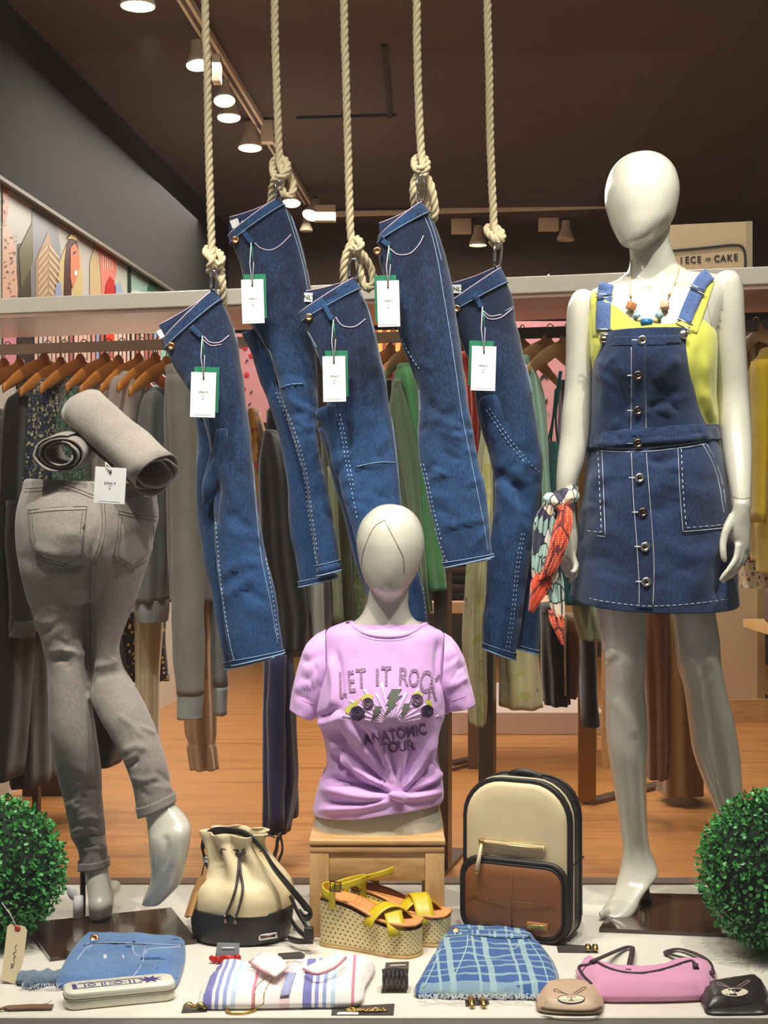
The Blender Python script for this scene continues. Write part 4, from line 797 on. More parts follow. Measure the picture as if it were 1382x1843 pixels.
for L in (sl1, sl2):
    m_ = wrinkle(L.mesh(60, 9, cap=False), .0035, (18, 18, 14), 21, 3); m_ = fold(m_, creases([(535, 1170), (585, 1150), (580, 1270), (530, 1260)] if L is sl1 else [(800, 1150), (830, 1170), (848, 1250), (805, 1270)], 9, .004, 4, 33))
    if L is sl1: m_ = fold(m_, [([(540, 1190), (565, 1185), (585, 1175)], -.006, 6), ([(545, 1215), (570, 1200)], .005, 6), ([(532, 1250), (560, 1262)], -.004, 5)])
    s = mk('sleeve', m_, tsmat, tl, solid=.0018)
    TT = Tgt(m_); mk('sleeve_hem', stitch([[(529, 1252), (548, 1262), (566, 1268)]] if L is sl1 else [[(812, 1262), (830, 1256), (850, 1249)]], TT, .0008, .002), mat('lilac_thread', (190, 140, 200), .8), s)
TT = Tgt(tsm)
TTB = Tgt(tsm, bodyB)
mk('neckband', stitch([[(632, 1121), (645, 1134), (668, 1143), (700, 1146), (728, 1143), (748, 1134), (766, 1124)]], TTB, .006, .000, 3, 8), tsmat, tl)
mk('neckband_stitching', stitch([[(628, 1126), (645, 1142), (670, 1151), (702, 1153), (730, 1150), (752, 1140), (770, 1129)]], TT, .0008, .002), mat('lilac_thread', (190, 140, 200), .8), tl)
M_TW = mat('print_white', (236, 206, 238), .8); M_TP = mat('print_purple', (104, 70, 116), .8); M_TG = mat('print_grey_green', (96, 100, 88), .8); M_TY = mat('print_yellow', (204, 196, 84), .8); M_TM = mat('print_mauve', (150, 112, 148), .8)
rays = []
for i in range(15):
    a = PI*(.06+.88*i/14); c_, s_ = math.cos(a), math.sin(a); r1 = 62 if i % 2 else 78
    x0, y0 = 704+c_*16, 1302-s_*10; x1, y1 = 704+c_*r1*1.15, 1302-s_*r1*.95; nx, ny = s_*2.6, c_*2.6
    rays.append(patch([(x0-nx*.4, y0-ny*.4), (x1-nx, y1-ny), (x1+nx, y1+ny), (x0+nx*.4, y0+ny*.4)], TT, .0006, .002, 12))
mk('print_rays', J(*[r for r in rays if len(r[0])]), M_TW, tl)['kind'] = 'stuff'
def bolt(cx, cy, s): return [(cx+s*x, cy+s*y) for x, y in ((-.1, -1), (.75, -1.0), (.35, -.45), (.8, -.5), (.05, .25), (.35, .22), (-.75, 1.25), (-.3, .3), (-.6, .35), (-.25, -.3), (-.5, -.25))]
for x, y, s in ((707, 1262, 22), (677, 1284, 13), (729, 1279, 13)): mk('print_bolt', patch(bolt(x, y, s), TT, .0008, .003, 8), M_TG, tl, smooth=False)
def rose(cx, cy, r, m):
    o_ = [patch([(cx+r*math.cos(a)*(1+.10*abs(math.sin(3.5*a))), cy+r*math.sin(a)*(1+.10*abs(math.sin(3.5*a)))) for a in np.linspace(0, 2*PI, 40)[:-1]], TT, .0008, .003, 6)]
    mk('print_rose', J(*o_), m, tl, smooth=False); mk('print_rose_line', stitch([[(cx+r*k*math.cos(a+k*4), cy+r*k*math.sin(a+k*4)) for a in np.linspace(0, 5.2, 12)] for k in (.3, .6, .9)], TT, .0009, .0046), M_INK, tl)
for pl in ([(617, 1278), (630, 1268), (646, 1258), (642, 1276), (628, 1286)], [(648, 1256), (660, 1248), (672, 1252), (668, 1262), (652, 1262)], [(740, 1250), (752, 1243), (762, 1250), (756, 1258)], [(766, 1258), (776, 1262), (780, 1278), (774, 1284), (768, 1272)]): mk('print_leaf', patch(pl, TT, .0007, .0028, 8), M_TY, tl, smooth=False)
rose(643, 1284, 13, M_TP); rose(662, 1266, 10, M_TM); rose(750, 1260, 11, M_TM); rose(769, 1280, 11, M_TP)
for ch, x, y, h, a, k in (('L', 616, 1232, 46, -.03, .42), ('E', 632, 1226, 38, -.1, .5), ('T', 650, 1220, 34, -.06, .62), ('I', 679, 1218, 30, 0, .8), ('T', 695, 1216, 34, 0, .62), ('R', 726, 1217, 32, .02, .66), ('O', 745, 1219, 32, .06, .55), ('C', 765, 1226, 40, .12, .5), ('K', 781, 1236, 46, .18, .42)):
    mk('print_letter', text_on(ch, x, y, h, TT, a, k, .018, .004), M_TM, tl, smooth=False)
    tv, tf = text2d(ch, h/.7, .018); ds = []
    for j, q in enumerate(tf[::max(1, len(tf)//7)]):
        c_ = np.mean(tv[list(q)], axis=0); pp = TT.hit(x+c_[0]*k, y-(c_[1]-h/2), .0042)
        if pp is not None: ds.append(xf(sphere(.0014, 6, 4), TR(pp)))
    if ds: mk('print_stud', J(*ds), M_TW, tl)['kind'] = 'stuff'
for s_, x0, y0, h, a, k in (('ANATOMIC', 711, 1322, 19, -.17, .80), ('TOUR', 715, 1344, 18, -.12, .86)): mk('print_lettering', text_on(s_, x0, y0, h, TT, a, k, .03, .007), M_TP, tl, smooth=False)
# ---------------- grey jeans on the leg mannequin ----------------
YG = 3.30
hp = Loft([(46, 862, 279, 872, YG+.03, .085), (40, 885, 282, 895, YG+.03, .10), (31, 925, 284, 930, YG+.02, .118), (31, 975, 276, 960, YG+.01, .122), (36, 1015, 267, 1010, YG+.01, .115), (44, 1055, 252, 1050, YG+.02, .1), (52, 1085, 240, 1080, YG+.03, .085)], 2.3)
lg1 = Loft([Hs(980, 33, 158, YG+.01, .095), Hs(1030, 39, 159, YG+.005, .095), Hs(1088, 56, 160, YG+.02, .085), Hs(1145, 74, 161, YG+.025, .078), Hs(1200, 87, 162, YG+.02, .07), Hs(1257, 89, 163, YG, .066), Hs(1314, 91, 171, YG-.01, .064), Hs(1370, 100, 179, YG-.005, .058), Hs(1420, 110, 182, YG+.01, .05), Hs(1467, 122, 186, YG+.02, .043), Hs(1504, 128, 190, YG+.03, .038), Hs(1528, 141, 192, YG+.03, .036), (144, 1563, 195, 1557, YG+.03, .036)], 2.2)
lg2 = Loft([Hs(985, 157, 274, YG+.01, .09), Hs(1030, 158, 260, YG+.01, .085), Hs(1080, 159, 243, YG+.02, .078), (161, 1130, 226, 1122, YG+.03, .07), (163, 1175, 213, 1163, YG+.03, .062), (163, 1215, 218, 1195, YG+.02, .058), (165, 1258, 240, 1232, YG-.01, .062), (182, 1295, 262, 1272, YG-.04, .06), (203, 1330, 284, 1325, YG-.06, .056), (222, 1365, 299, 1370, YG-.08, .05), (238, 1410, 306, 1410, YG-.09, .042), (249, 1470, 314, 1442, YG-.10, .038)], 2.2)
gj = fuse([L.mesh(48, 6)[:2] for L in (hp, lg1, lg2)], .0045, 4)
gj = wrinkle(gj, .0018, (20, 20, 16), 4)
gj = fold(gj, [([(60, 870), (110, 866), (160, 876)], -.006, 8), ([(60, 985), (80, 992), (112, 1003)], .006, 6), ([(75, 1008), (100, 1014), (130, 1016)], -.006, 6), ([(105, 965), (130, 962), (150, 968)], .005, 6), ([(80, 1022), (120, 1024), (156, 1016)], -.008, 8), ([(158, 1015), (160, 1060), (161, 1150), (163, 1250)], -.012, 7), ([(163, 1002), (178, 960), (183, 900), (178, 870)], -.006, 8),
 ([(90, 1172), (125, 1170), (158, 1178)], .006, 6), ([(90, 1190), (130, 1184)], -.004, 6), ([(165, 1200), (195, 1196), (216, 1185)], .006, 7), ([(170, 1222), (200, 1210), (225, 1208)], -.006, 7), ([(222, 1355), (240, 1345), (262, 1350)], .006, 7), ([(230, 1378), (250, 1368)], -.006, 6), ([(232, 1398), (260, 1404), (290, 1396)], .004, 6),
 ([(128, 1500), (150, 1490), (178, 1500)], .009, 8), ([(140, 1513), (160, 1508), (182, 1512)], -.010, 6), ([(136, 1478), (160, 1470), (184, 1478)], .006, 7), ([(145, 1532), (170, 1524), (190, 1530)], .005, 6), ([(60, 1110), (75, 1120), (95, 1118)], .004, 6)])
gj = fold(gj, creases([(60, 1040), (240, 1040), (180, 1200), (90, 1200)], 10, .003, 6, 34)+creases([(110, 1400), (185, 1400), (190, 1530), (140, 1530)], 8, .005, 6, 35)+creases([(215, 1290), (285, 1320), (305, 1430), (240, 1430)], 8, .004, 6, 36))
tg_ = thing('grey_jeans', 'skinny taupe-grey jeans worn by the leg mannequin, rear view', 'jeans', (-.7, YG, .1)); mk('jeans_body', gj, M_GREY, tg_)
TG = Tgt(gj)
pkA = [(49, 917), (157, 910), (152, 960), (148, 1000), (112, 1022), (66, 1010), (54, 970)]; pkB = [(213, 917), (283, 928), (277, 965), (262, 1000), (238, 1028), (204, 1005), (211, 960)]
mk('back_pocket', patch(pkA, TG, .0025, .0005, 8), M_GREY, tg_); mk('back_pocket', patch(pkB, TG, .0025, .0005, 8), M_GREY, tg_)
TG2 = Tgt(gj, patch(pkA, TG, .0025, .0005, 8), patch(pkB, TG, .0025, .0005, 8))
mk('stitching', stitch([[(50, 918), (100, 913), (156, 911)], [(50, 924), (100, 919), (156, 917)], ((51, 919), (56, 970), (68, 1008), (112, 1020), (146, 999), (150, 960), (156, 912)), [(57, 924), (62, 970), (73, 1002), (111, 1013)], [(149, 918), (144, 960)], [(214, 919), (245, 926), (282, 930)], [(214, 925), (245, 932), (281, 937)], ((214, 919), (212, 960), (205, 1003), (238, 1026), (264, 1008)), ((219, 925), (217, 960), (212, 1000), (238, 1018), (260, 1002)),
 [(38, 880), (80, 877), (110, 872), (140, 880), (172, 893)], [(38, 886), (80, 883), (110, 878), (140, 886), (172, 899)], [(226, 893), (250, 886), (280, 888)], [(226, 898), (250, 891), (280, 893)], [(182, 905), (184, 950), (175, 990), (162, 1018)], [(188, 905), (190, 950), (182, 990), (167, 1020)], [(162, 1020), (161, 1100), (163, 1200), (165, 1262)]], TG2, .0007, .0006), M_THR_G, tg_)['kind'] = 'stuff'
cf1 = Loft([(143, 1550, 195, 1544, YG+.03, .038), (142, 1565, 196, 1558, YG+.03, .038)]); cf2 = Loft([(246, 1452, 313, 1426, YG-.098, .040), (250, 1471, 315, 1443, YG-.10, .040)])
for L in (cf1, cf2): mk('cuff', L.mesh(40, 5, cap=False, off=.003), M_GREY, tg_, solid=-.004)
f1 = Loft([Hs(1500, 150, 190, YG+.03, .03), (152, 1555, 194, 1552, YG+.03, .03), (154, 1580, 198, 1578, YG+.02, .03), (158, 1605, 202, 1603, YG+.01, .034), (160, 1625, 205, 1625, YG, .04), (162, 1642, 202, 1642, YG+.02, .05), (166, 1652, 196, 1650, YG+.04, .05)])
f1b = Loft(pth([(182, 1640, YG+.0, 18, .03), (180, 1648, YG+.06, 18, .03), (178, 1646, YG+.12, 16, .02)]))
f2 = Loft([(255, 1440, 306, 1425, YG-.095, .032), (262, 1466, 312, 1444, YG-.10, .032), (266, 1492, 335, 1470, YG-.11, .036), (268, 1515, 344, 1492, YG-.12, .04), (270, 1545, 340, 1530, YG-.12, .038), (272, 1572, 332, 1565, YG-.115, .032), (267, 1596, 323, 1592, YG-.11, .028), (259, 1615, 305, 1612, YG-.105, .022), (254, 1630, 285, 1630, YG-.10, .013)], 2.2)
ft = fuse([L.mesh(30, 5)[:2] for L in (f1, f2)]+[box(P(166, 0, YG).x, P(198, 0, YG).x, YG+.0, YG+.16, .03, .062, .015)], .0035, 6)
ft = fold(ft, [([(295, 1500), (300, 1530), (290, 1570)], -.005, 7), ([(325, 1490), (322, 1530), (316, 1570)], .003, 8)])
tM = thing('leg_mannequin', 'cream mannequin legs whose bare feet show below the grey jeans', 'mannequin', (-.66, YG, .01)); mk('feet', ft, M_MAN, tM)
mk('waist_cap', xf(sphere(1, 32, 12, (.125, .09, .02)), TR((P(163, 884, YG+.03)))), M_MAN, tM)
sr = thing('support_rod', 'tall dark rod with white clamp supporting the grey-jeans leg mannequin', 'support rod', (P(150, 0, 3.34).x, 3.33, .009))
px_ = P(149, 1500, 3.33).x; mk('rod', xf(cyl(.0065, .20, 16), TR((px_, 3.33, .009))), mat('black_chrome', (60, 56, 52), .2, .9), sr)
mk('clamp', xf(tube([(0, 0, .06), (0, 0, .01)], 1, flat=(.02, .012)), TR((px_-.006, 3.31, 0))), M_CARD, sr); mk('clamp_ear', xf(sphere(.014, 16, 10, (.8, .5, 1.3)), TR((px_-.02, 3.31, .066), 0, 0, -.4)), M_CARD, sr)
# rolled grey jeans
def roll(c, axis, L, r, lab, m, inner=.35, turns=2.6, squash=.8, seed=0):
    ax = V(axis).normalized(); u = ax.cross(V((0, 0, 1))); u = u.normalized(); w = u.cross(ax).normalized(); v, f = [], []; N = 110; M = 14
    t = thing('rolled_jeans', lab, 'jeans', V(c)-V((0, 0, r*squash)))
    for j in range(M+1):
        s = (j/M-.5)*L
        for i in range(N+1):
            a = 2*PI*turns*i/N+.6; k = i/N; rr = r*(inner+(1-inner)*k)*(1+.05*noise.noise(V((math.cos(a)*1.5+seed, math.sin(a)*1.5, s*14)))+.02*math.sin(3*a+s*20))
            rr += .004*noise.noise(V((s*60, a*2, seed)))*(1 if j in (0, M) else .4)
            sh_ = .012*math.sin(a*1.3+seed)*(abs(j/M-.5)*2)**6
            p = V(c)+ax*(s+sh_)+u*math.cos(a)*rr+w*math.sin(a)*rr*squash; v.append(p[:])
    n = N+1
    for j in range(M):
        for i in range(N): f.append((j*n+i, j*n+i+1, (j+1)*n+i+1, (j+1)*n+i))
    mk('denim_roll', (np.array(v), f), m, t, solid=-.0035); return t, (np.array(v), f)
A1 = P(210, 792, 3.28); dx = P(296, 856, 3.18)-P(160, 735, 3.38)
r2, r2m = roll((P(213, 792, 3.28)), dx, dx.length*.98, .064, 'rolled grey jeans with pocket slit, larger roll lying across the waist', M_GREY, .45, 2.7, .82, 3)
r1, r1m = roll(P(121, 812, 3.30), V((.02, -1, -.12)), .17, .055, 'rolled grey jeans with its open spiral end facing out', M_GREY, .45, 3.2, .72, 9)
Tr = Tgt(r2m); mk('pocket_slit', stitch([[(182, 757), (200, 772), (215, 795), (230, 815), (247, 827)]], Tr, .0022, .0005), M_THR_G, r2)
mk('stitching', stitch([[(247, 827), (262, 815), (278, 806)], [(186, 755), (206, 766), (222, 788), (236, 808), (250, 820)], [(138, 772), (170, 790), (200, 820), (225, 850)]], Tr, .0008, .0005), M_THR_G, r2)['kind'] = 'stuff'
# ---------------- five hanging jeans, ropes, tags ----------------
def jeans(lab, main, back, knob, band, lw, Yc, folds=(), stitches=(), dash=(), loop=None, btn=None, bbtn=None, label=None, hem=None, hemb=None, pocket=(), lbltext=True, seed=0, knobfolds=()):
    p0 = P(main[-1][0], main[-1][1], Yc); t = thing('hanging_jeans', lab, 'jeans', p0, 'cropped blue jeans hung from ropes')
    K = len(main)-1
    # depths: shallow at the waist, fuller over the hip, flatter at the hem
    def prof(L, Y, a, b, c):
        out = []; k = len(L)-1
        for i, s in enumerate(L):
            u = i/k; r = a+(b-a)*min(1, u*4) if u < .25 else b+(c-b)*(u-.25)/.75; out.append((*s, Y, r, Y+.004))
        return out
    LM = Loft(prof(main, Yc, .03, .05, .030), 2.35); m = LM.mesh(64, 9, cap=False)
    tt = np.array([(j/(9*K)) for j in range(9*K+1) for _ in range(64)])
    m = wrinkle(m, .0045, (12, 12, 7), seed, 3); m = fold(m, folds)
    A_ = main; mid, lo = A_[len(A_)//2], A_[-2]; kn = A_[len(A_)*2//3]
    m = fold(m, creases([(mid[0]+8, mid[1]), (mid[2]-8, mid[3]), (kn[2]-8, kn[3]), (kn[0]+8, kn[1])], 10, .0045, 5, seed+50)+creases([(kn[0]+8, kn[1]), (kn[2]-8, kn[3]), (lo[2]-6, lo[3]), (lo[0]+6, lo[1])], 9, .0035, 5, seed+60)+creases([(A_[1][0]+8, A_[1][1]+20), (A_[1][2]-8, A_[1][3]+20), (mid[2]-8, mid[3]), (mid[0]+8, mid[1])], 7, .003, 7, seed+70))
    fade_shade = np.clip((tt-.5)*1.1, -.42, .2)+.06*np.sin(tt*9+seed)  # wash fade plus shade painted into the denim, darker at the tops
    mk('jeans_front_leg', m, M_DEN, t, attr=fade_shade, solid=-.002)
    LB = Loft(prof(back, Yc+.055, .035, .035, .026), 2.2); mb = LB.mesh(40, 8, cap=False); mb = wrinkle(mb, .005, (12, 12, 8), seed+5)
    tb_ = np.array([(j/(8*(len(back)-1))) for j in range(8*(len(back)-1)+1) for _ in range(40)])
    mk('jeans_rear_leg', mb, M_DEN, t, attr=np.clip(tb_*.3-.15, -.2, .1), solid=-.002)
    ms = [m, mb]
    for kb in knob:
        e0, e1 = kb[0], kb[-1]; c0_ = ((e0[0]+e0[2])/2, (e0[1]+e0[3])/2-4, (e0[0]+e0[2])/2+3, (e0[1]+e0[3])/2-4); dv = ((e1[0]+e1[2]-kb[-2][0]-kb[-2][2])/2, (e1[1]+e1[3]-kb[-2][1]-kb[-2][3])/2); c1_ = ((e1[0]+e1[2])/2+dv[0]*.6, (e1[1]+e1[3])/2+dv[1]*.6, (e1[0]+e1[2])/2+dv[0]*.6+2, (e1[1]+e1[3])/2+dv[1]*.6)
        kb = [c0_]+list(kb)+[c1_]; nk_ = len(kb)-1
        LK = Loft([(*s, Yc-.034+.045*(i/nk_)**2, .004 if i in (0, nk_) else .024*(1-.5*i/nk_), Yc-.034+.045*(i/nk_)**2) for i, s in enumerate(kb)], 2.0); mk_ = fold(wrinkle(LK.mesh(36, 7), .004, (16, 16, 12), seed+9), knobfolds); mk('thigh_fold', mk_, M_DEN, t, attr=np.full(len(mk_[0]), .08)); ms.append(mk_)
    # inside of the back waistband standing behind the front rim
    (ax, ay), (bx, by), (cx, cy), (dx_, dy) = band
    prs = []
    for i in range(9):
        u = i/8; bow = math.sin(u*PI); top_ = ((ax+(bx-ax)*u), (ay+(by-ay)*u)+bow*3); bot = ((cx+(dx_-cx)*u), (cy+(dy-cy)*u)); Yb = Yc+.045-.04*u**2; prs.append((P(*top_, Yb), P(bot[0], bot[1]+14*(1-u)+6, Yb)))
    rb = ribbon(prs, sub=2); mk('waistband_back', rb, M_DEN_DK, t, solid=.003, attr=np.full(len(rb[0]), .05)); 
    TJ = Tgt(*ms); TBK = Tgt(rb)
    mk('waistband_back_edge', tube([a for a, b in prs], .0016, 6), M_THR_P, t)
    # front waistband
    fb = [LM.pt(0, th, .004) for th in np.linspace(PI*1.0, 2*PI, 30)]; fl_ = [LM.pt(lw, th, .004) for th in np.linspace(PI*1.0, 2*PI, 30)]
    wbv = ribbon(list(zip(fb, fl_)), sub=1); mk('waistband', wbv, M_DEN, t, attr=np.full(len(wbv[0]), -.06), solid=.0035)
    mk('waistband_edge', tube(fb, .0016, 6), M_THR_P, t); TW = Tgt(wbv, *ms)
    mk('waistband_stitching', J(tube([a.lerp(b, .93)+V((0, -.0045, 0)) for a, b in zip(fb, fl_)], .0008, 5)), M_THR, t)
    if loop: mk('belt_loop', strapmesh(loop, 9, TW, .006), M_DEN, t, solid=.003, attr=[.05]*len(strapmesh(loop, 9, TW, .006)[0]))
    mk('stitching', stitch(stitches, TJ, .0008, .0012), M_THR, t)['kind'] = 'stuff'
    mk('chain_stitching', dashes(dash, TJ, .0012, .001, 5, 3.5), M_THR, t)['kind'] = 'stuff'
    for pk in pocket: mk('pocket_edge', stitch([pk], TJ, .0015, .001), M_THR_P, t)
    if btn:
        p = TW.hit(*btn, .004) or P(*btn, Yc-.03); M = TR(p) @ Matrix.Rotation(PI/2, 4, 'X'); mk('button', xf(lathe([(.001, .003), (.004, .003), (.0055, .005), (.0085, .0045), (.0095, .001), (.008, -.003)], 22), M), M_COP, t)
    if bbtn: p = TBK.hit(*bbtn, .003) or P(*bbtn, Yc+.02); mk('inner_button', xf(sphere(.0062, 14, 10, (1, .5, 1)), TR(p)), M_SILV, t)
    if label:
        (x0, y0), w, h, a = label; ca, sa = math.cos(a), math.sin(a); c = TBK.hit(x0, y0, .004) or P(x0, y0, Yc+.03); k = c.y/F
        v, f = box(-w*k/2, w*k/2, -.0006, .0006, -h*k/2, h*k/2); M = TR(c, 0, 0, a); lb = mk('size_label', xf((v, f), M), M_CARD, t, smooth=False)
        if lbltext:
            tv, tf = text2d('ONLY', 1, .02); kk = h*k*.5/.7; mk('lettering', xf((np.array([(x*kk, -.0012, (y-.35)*kk) for x, y, _ in tv]), tf), M), M_INK, lb, smooth=False)
    # turned hem
    for L, sec, nm in ((LM, K, 'hem'), (LB, len(back)-1, 'rear_hem')):
        hw = .017; Lk = L; v_ = L.mesh(48, 5, cap=False, off=.0018, t0=sec-.22 if nm == 'hem' else sec-.16, t1=sec)
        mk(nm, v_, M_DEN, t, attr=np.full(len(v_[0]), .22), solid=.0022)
        rg = [L.pt(sec-.22 if nm == 'hem' else sec-.16, th, .0045) for th in np.linspace(PI, 2*PI, 24)]; mk('hem_stitching', tube(rg, .0009, 5), M_THR, t)
        rg = [L.pt(sec, th, .004) for th in np.linspace(0, 2*PI, 40)[:-1]]; mk('hem_edge', tube(rg, .0018, 5, closed=True), M_THR, t)
    return t, TW
# 1
J1, T1 = jeans('leftmost hanging blue jeans, its waist lowest beside the grey sweatshirts',
 [(296, 610, 384, 524), (303, 641, 408, 556), (325, 680, 424, 612), (350, 725, 438, 680), (374, 785, 450, 772), (382, 850, 457, 855), (384, 930, 467, 930), (390, 1005, 480, 1003), (398, 1083, 496, 1070), (409, 1155, 507, 1148), (418, 1197, 510, 1175)],
 [(352, 745, 420, 740), (358, 790, 420, 790), (354, 860, 420, 855), (353, 925, 430, 925), (362, 985, 440, 985), (378, 1054, 450, 1054), (390, 1126, 470, 1118), (407, 1204, 490, 1184)],
 [[(387, 776, 410, 775), (383, 800, 409, 805), (372, 842, 398, 850), (362, 880, 384, 892)]],
 ((286, 585), (383, 524), (296, 612), (384, 530)), .62, 3.50,
 folds=[([(392, 860), (384, 905), (378, 950)], -.012, 10), ([(398, 1035), (430, 1018), (475, 1012)], .006, 5), ([(402, 1075), (435, 1055), (460, 1035)], .006, 6), ([(430, 1058), (460, 1075), (485, 1082)], -.005, 6), ([(405, 640), (408, 700), (412, 760), (420, 850), (432, 900)], -.006, 6), ([(418, 640), (428, 720), (440, 840)], .004, 8), ([(420, 850), (450, 845)], -.003, 5)],
 stitches=[[(299, 650), (318, 680), (342, 720), (360, 755)], [(414, 570), (426, 612), (438, 660), (448, 720), (453, 800), (460, 900), (470, 1000), (486, 1080), (500, 1160)], [(392, 1010), (402, 1090), (414, 1160), (422, 1190)]],
 dash=[[(388, 940), (394, 1010), (402, 1083), (412, 1150), (421, 1195)], [(479, 1005), (490, 1070), (501, 1150)]], pocket=[[(367, 606), (378, 616), (396, 616), (412, 604)], [(366, 612), (380, 622), (398, 620)]],
 loop=[(344, 588), (352, 596), (362, 606)], btn=(308, 623), bbtn=(313, 592), label=((289, 601), 9, 15, -.5), lbltext=False, seed=1, knobfolds=[([(392, 778), (390, 800), (380, 850)], .004, 4)])
# 2
J2, T2 = jeans('second hanging blue jeans, highest on the left, below the rope knot with the lamps',
 [(413, 424, 500, 359), (420, 449, 520, 383), (432, 479, 540, 435), (440, 520, 555, 500), (447, 575, 563, 560), (468, 612, 568, 625), (492, 660, 572, 690), (506, 715, 574, 745), (522, 768, 573, 790), (536, 820, 578, 834), (549, 880, 589, 878), (560, 953, 602, 945), (573, 1036, 612, 1026)],
 [(434, 601, 485, 588), (448, 630, 500, 625), (464, 676, 520, 670), (481, 720, 540, 720), (497, 770, 560, 770), (508, 822, 565, 820), (517, 880, 575, 880), (523, 953, 580, 953), (531, 996, 590, 996), (540, 1056, 606, 1040)], [],
 ((413, 391), (498, 359), (412, 424), (500, 364)), .62, 3.57,
 folds=[([(505, 480), (500, 540), (490, 600)], .007, 12), ([(520, 480), (516, 560)], -.006, 9), ([(500, 700), (520, 692), (545, 690), (568, 690)], .004, 3), ([(455, 470), (452, 530)], -.005, 8)],
 stitches=[[(420, 452), (432, 488), (442, 530), (452, 575)], [(515, 378), (532, 430), (546, 480), (555, 530)], [(520, 376), (537, 430), (551, 480)], [(500, 700), (520, 692), (545, 690)], [(475, 622), (488, 640), (498, 700), (512, 740)]],
 dash=[[(496, 706), (506, 730), (520, 765), (535, 810), (547, 860), (556, 930), (566, 990), (574, 1030)], [(502, 706), (526, 765), (541, 810), (553, 860), (562, 930), (571, 990)]], pocket=[[(458, 437), (470, 447), (488, 450), (506, 440), (524, 422)]],
 loop=[(438, 416), (446, 428), (454, 438)], btn=(424, 432), bbtn=(437, 402), label=((423, 402), 15, 15, -.35), lbltext=False, seed=2)
# 3
J3, T3 = jeans('third hanging blue jeans, middle of the five, its leg passing behind the bust head',
 [(540, 564, 636, 502), (549, 590, 655, 536), (563, 622, 670, 575), (578, 662, 682, 635), (586, 700, 693, 682), (590, 750, 703, 740), (596, 799, 711, 795), (607, 850, 717, 850), (618, 900, 722, 900), (636, 960, 735, 955), (650, 1020, 752, 1015), (665, 1080, 765, 1077), (680, 1140, 770, 1132)],
 [(572, 770, 640, 770), (590, 830, 650, 830), (604, 880, 660, 880), (620, 940, 680, 940), (640, 1010, 700, 1010), (655, 1060, 715, 1060), (672, 1120, 740, 1120)],
 [[(568, 742, 604, 731), (574, 762, 608, 762), (590, 800, 616, 797), (602, 850, 622, 850)]],
 ((542, 525), (634, 502), (540, 562), (636, 507)), .62, 3.50,
 folds=[([(612, 735), (625, 800), (628, 860)], -.010, 8), ([(632, 848), (660, 838), (708, 832)], .005, 5), ([(620, 750), (645, 720)], -.004, 8), ([(640, 620), (640, 700), (636, 780)], .006, 12)],
 stitches=[[(553, 596), (566, 622), (580, 665)], [(646, 524), (662, 556), (676, 612), (690, 670), (703, 740), (713, 820), (721, 900)], [(556, 600), (570, 625)], [(640, 840), (680, 832), (712, 832)]],
 dash=[[(605, 745), (614, 780), (622, 830), (632, 880), (643, 935)], [(611, 745), (620, 780), (628, 830), (637, 880)], [(748, 1000), (760, 1050), (766, 1110)]], pocket=[[(604, 571), (616, 586), (638, 588), (658, 574)]],
 loop=[(583, 548), (590, 562), (598, 576)], btn=(556, 571), bbtn=(585, 539), label=((552, 535), 21, 16, .05), seed=3)
# 4
J4, T4 = jeans('fourth hanging blue jeans, large pair right of centre hung highest',
 [(684, 424, 757, 366), (680, 450, 784, 403), (691, 497, 803, 470), (705, 545, 816, 530), (720, 605, 826, 592), (736, 655, 834, 660), (751, 700, 841, 712), (754, 745, 848, 755), (752, 790, 856, 802), (754, 828, 863, 838), (764, 866, 871, 872), (776, 925, 878, 930), (788, 980, 883, 978), (802, 1021, 886, 1002)],
 [(720, 590, 780, 590), (726, 630, 790, 630), (748, 670, 810, 690), (756, 740, 820, 740), (760, 820, 830, 820), (772, 880, 850, 880), (786, 950, 860, 950), (801, 1020, 880, 1006)], [],
 ((682, 402), (755, 366), (684, 424), (757, 369)), .58, 3.43,
 folds=[([(745, 470), (745, 560), (752, 640)], -.006, 12), ([(762, 480), (770, 560), (772, 640)], .007, 12), ([(795, 950), (830, 942), (878, 932)], .006, 4), ([(765, 720), (795, 745), (830, 740)], -.006, 10), ([(770, 770), (800, 730)], .005, 8), ([(770, 860), (785, 830)], -.004, 8)],
 stitches=[[(762, 386), (776, 420), (788, 470), (798, 530), (810, 600), (822, 680), (832, 750), (846, 820), (860, 890), (872, 950), (879, 995)], [(768, 382), (782, 420), (795, 470)], [(754, 702), (756, 740)]],
 dash=[[(757, 835), (765, 866), (777, 925), (790, 975), (806, 1015)], [(762, 835), (770, 866), (782, 925), (795, 975)], [(722, 610), (738, 640), (754, 664)]], pocket=[[(700, 446), (716, 458), (738, 456), (754, 440), (762, 424)]],
 loop=[(684, 425), (690, 434), (701, 442)], btn=(679, 452), seed=4)
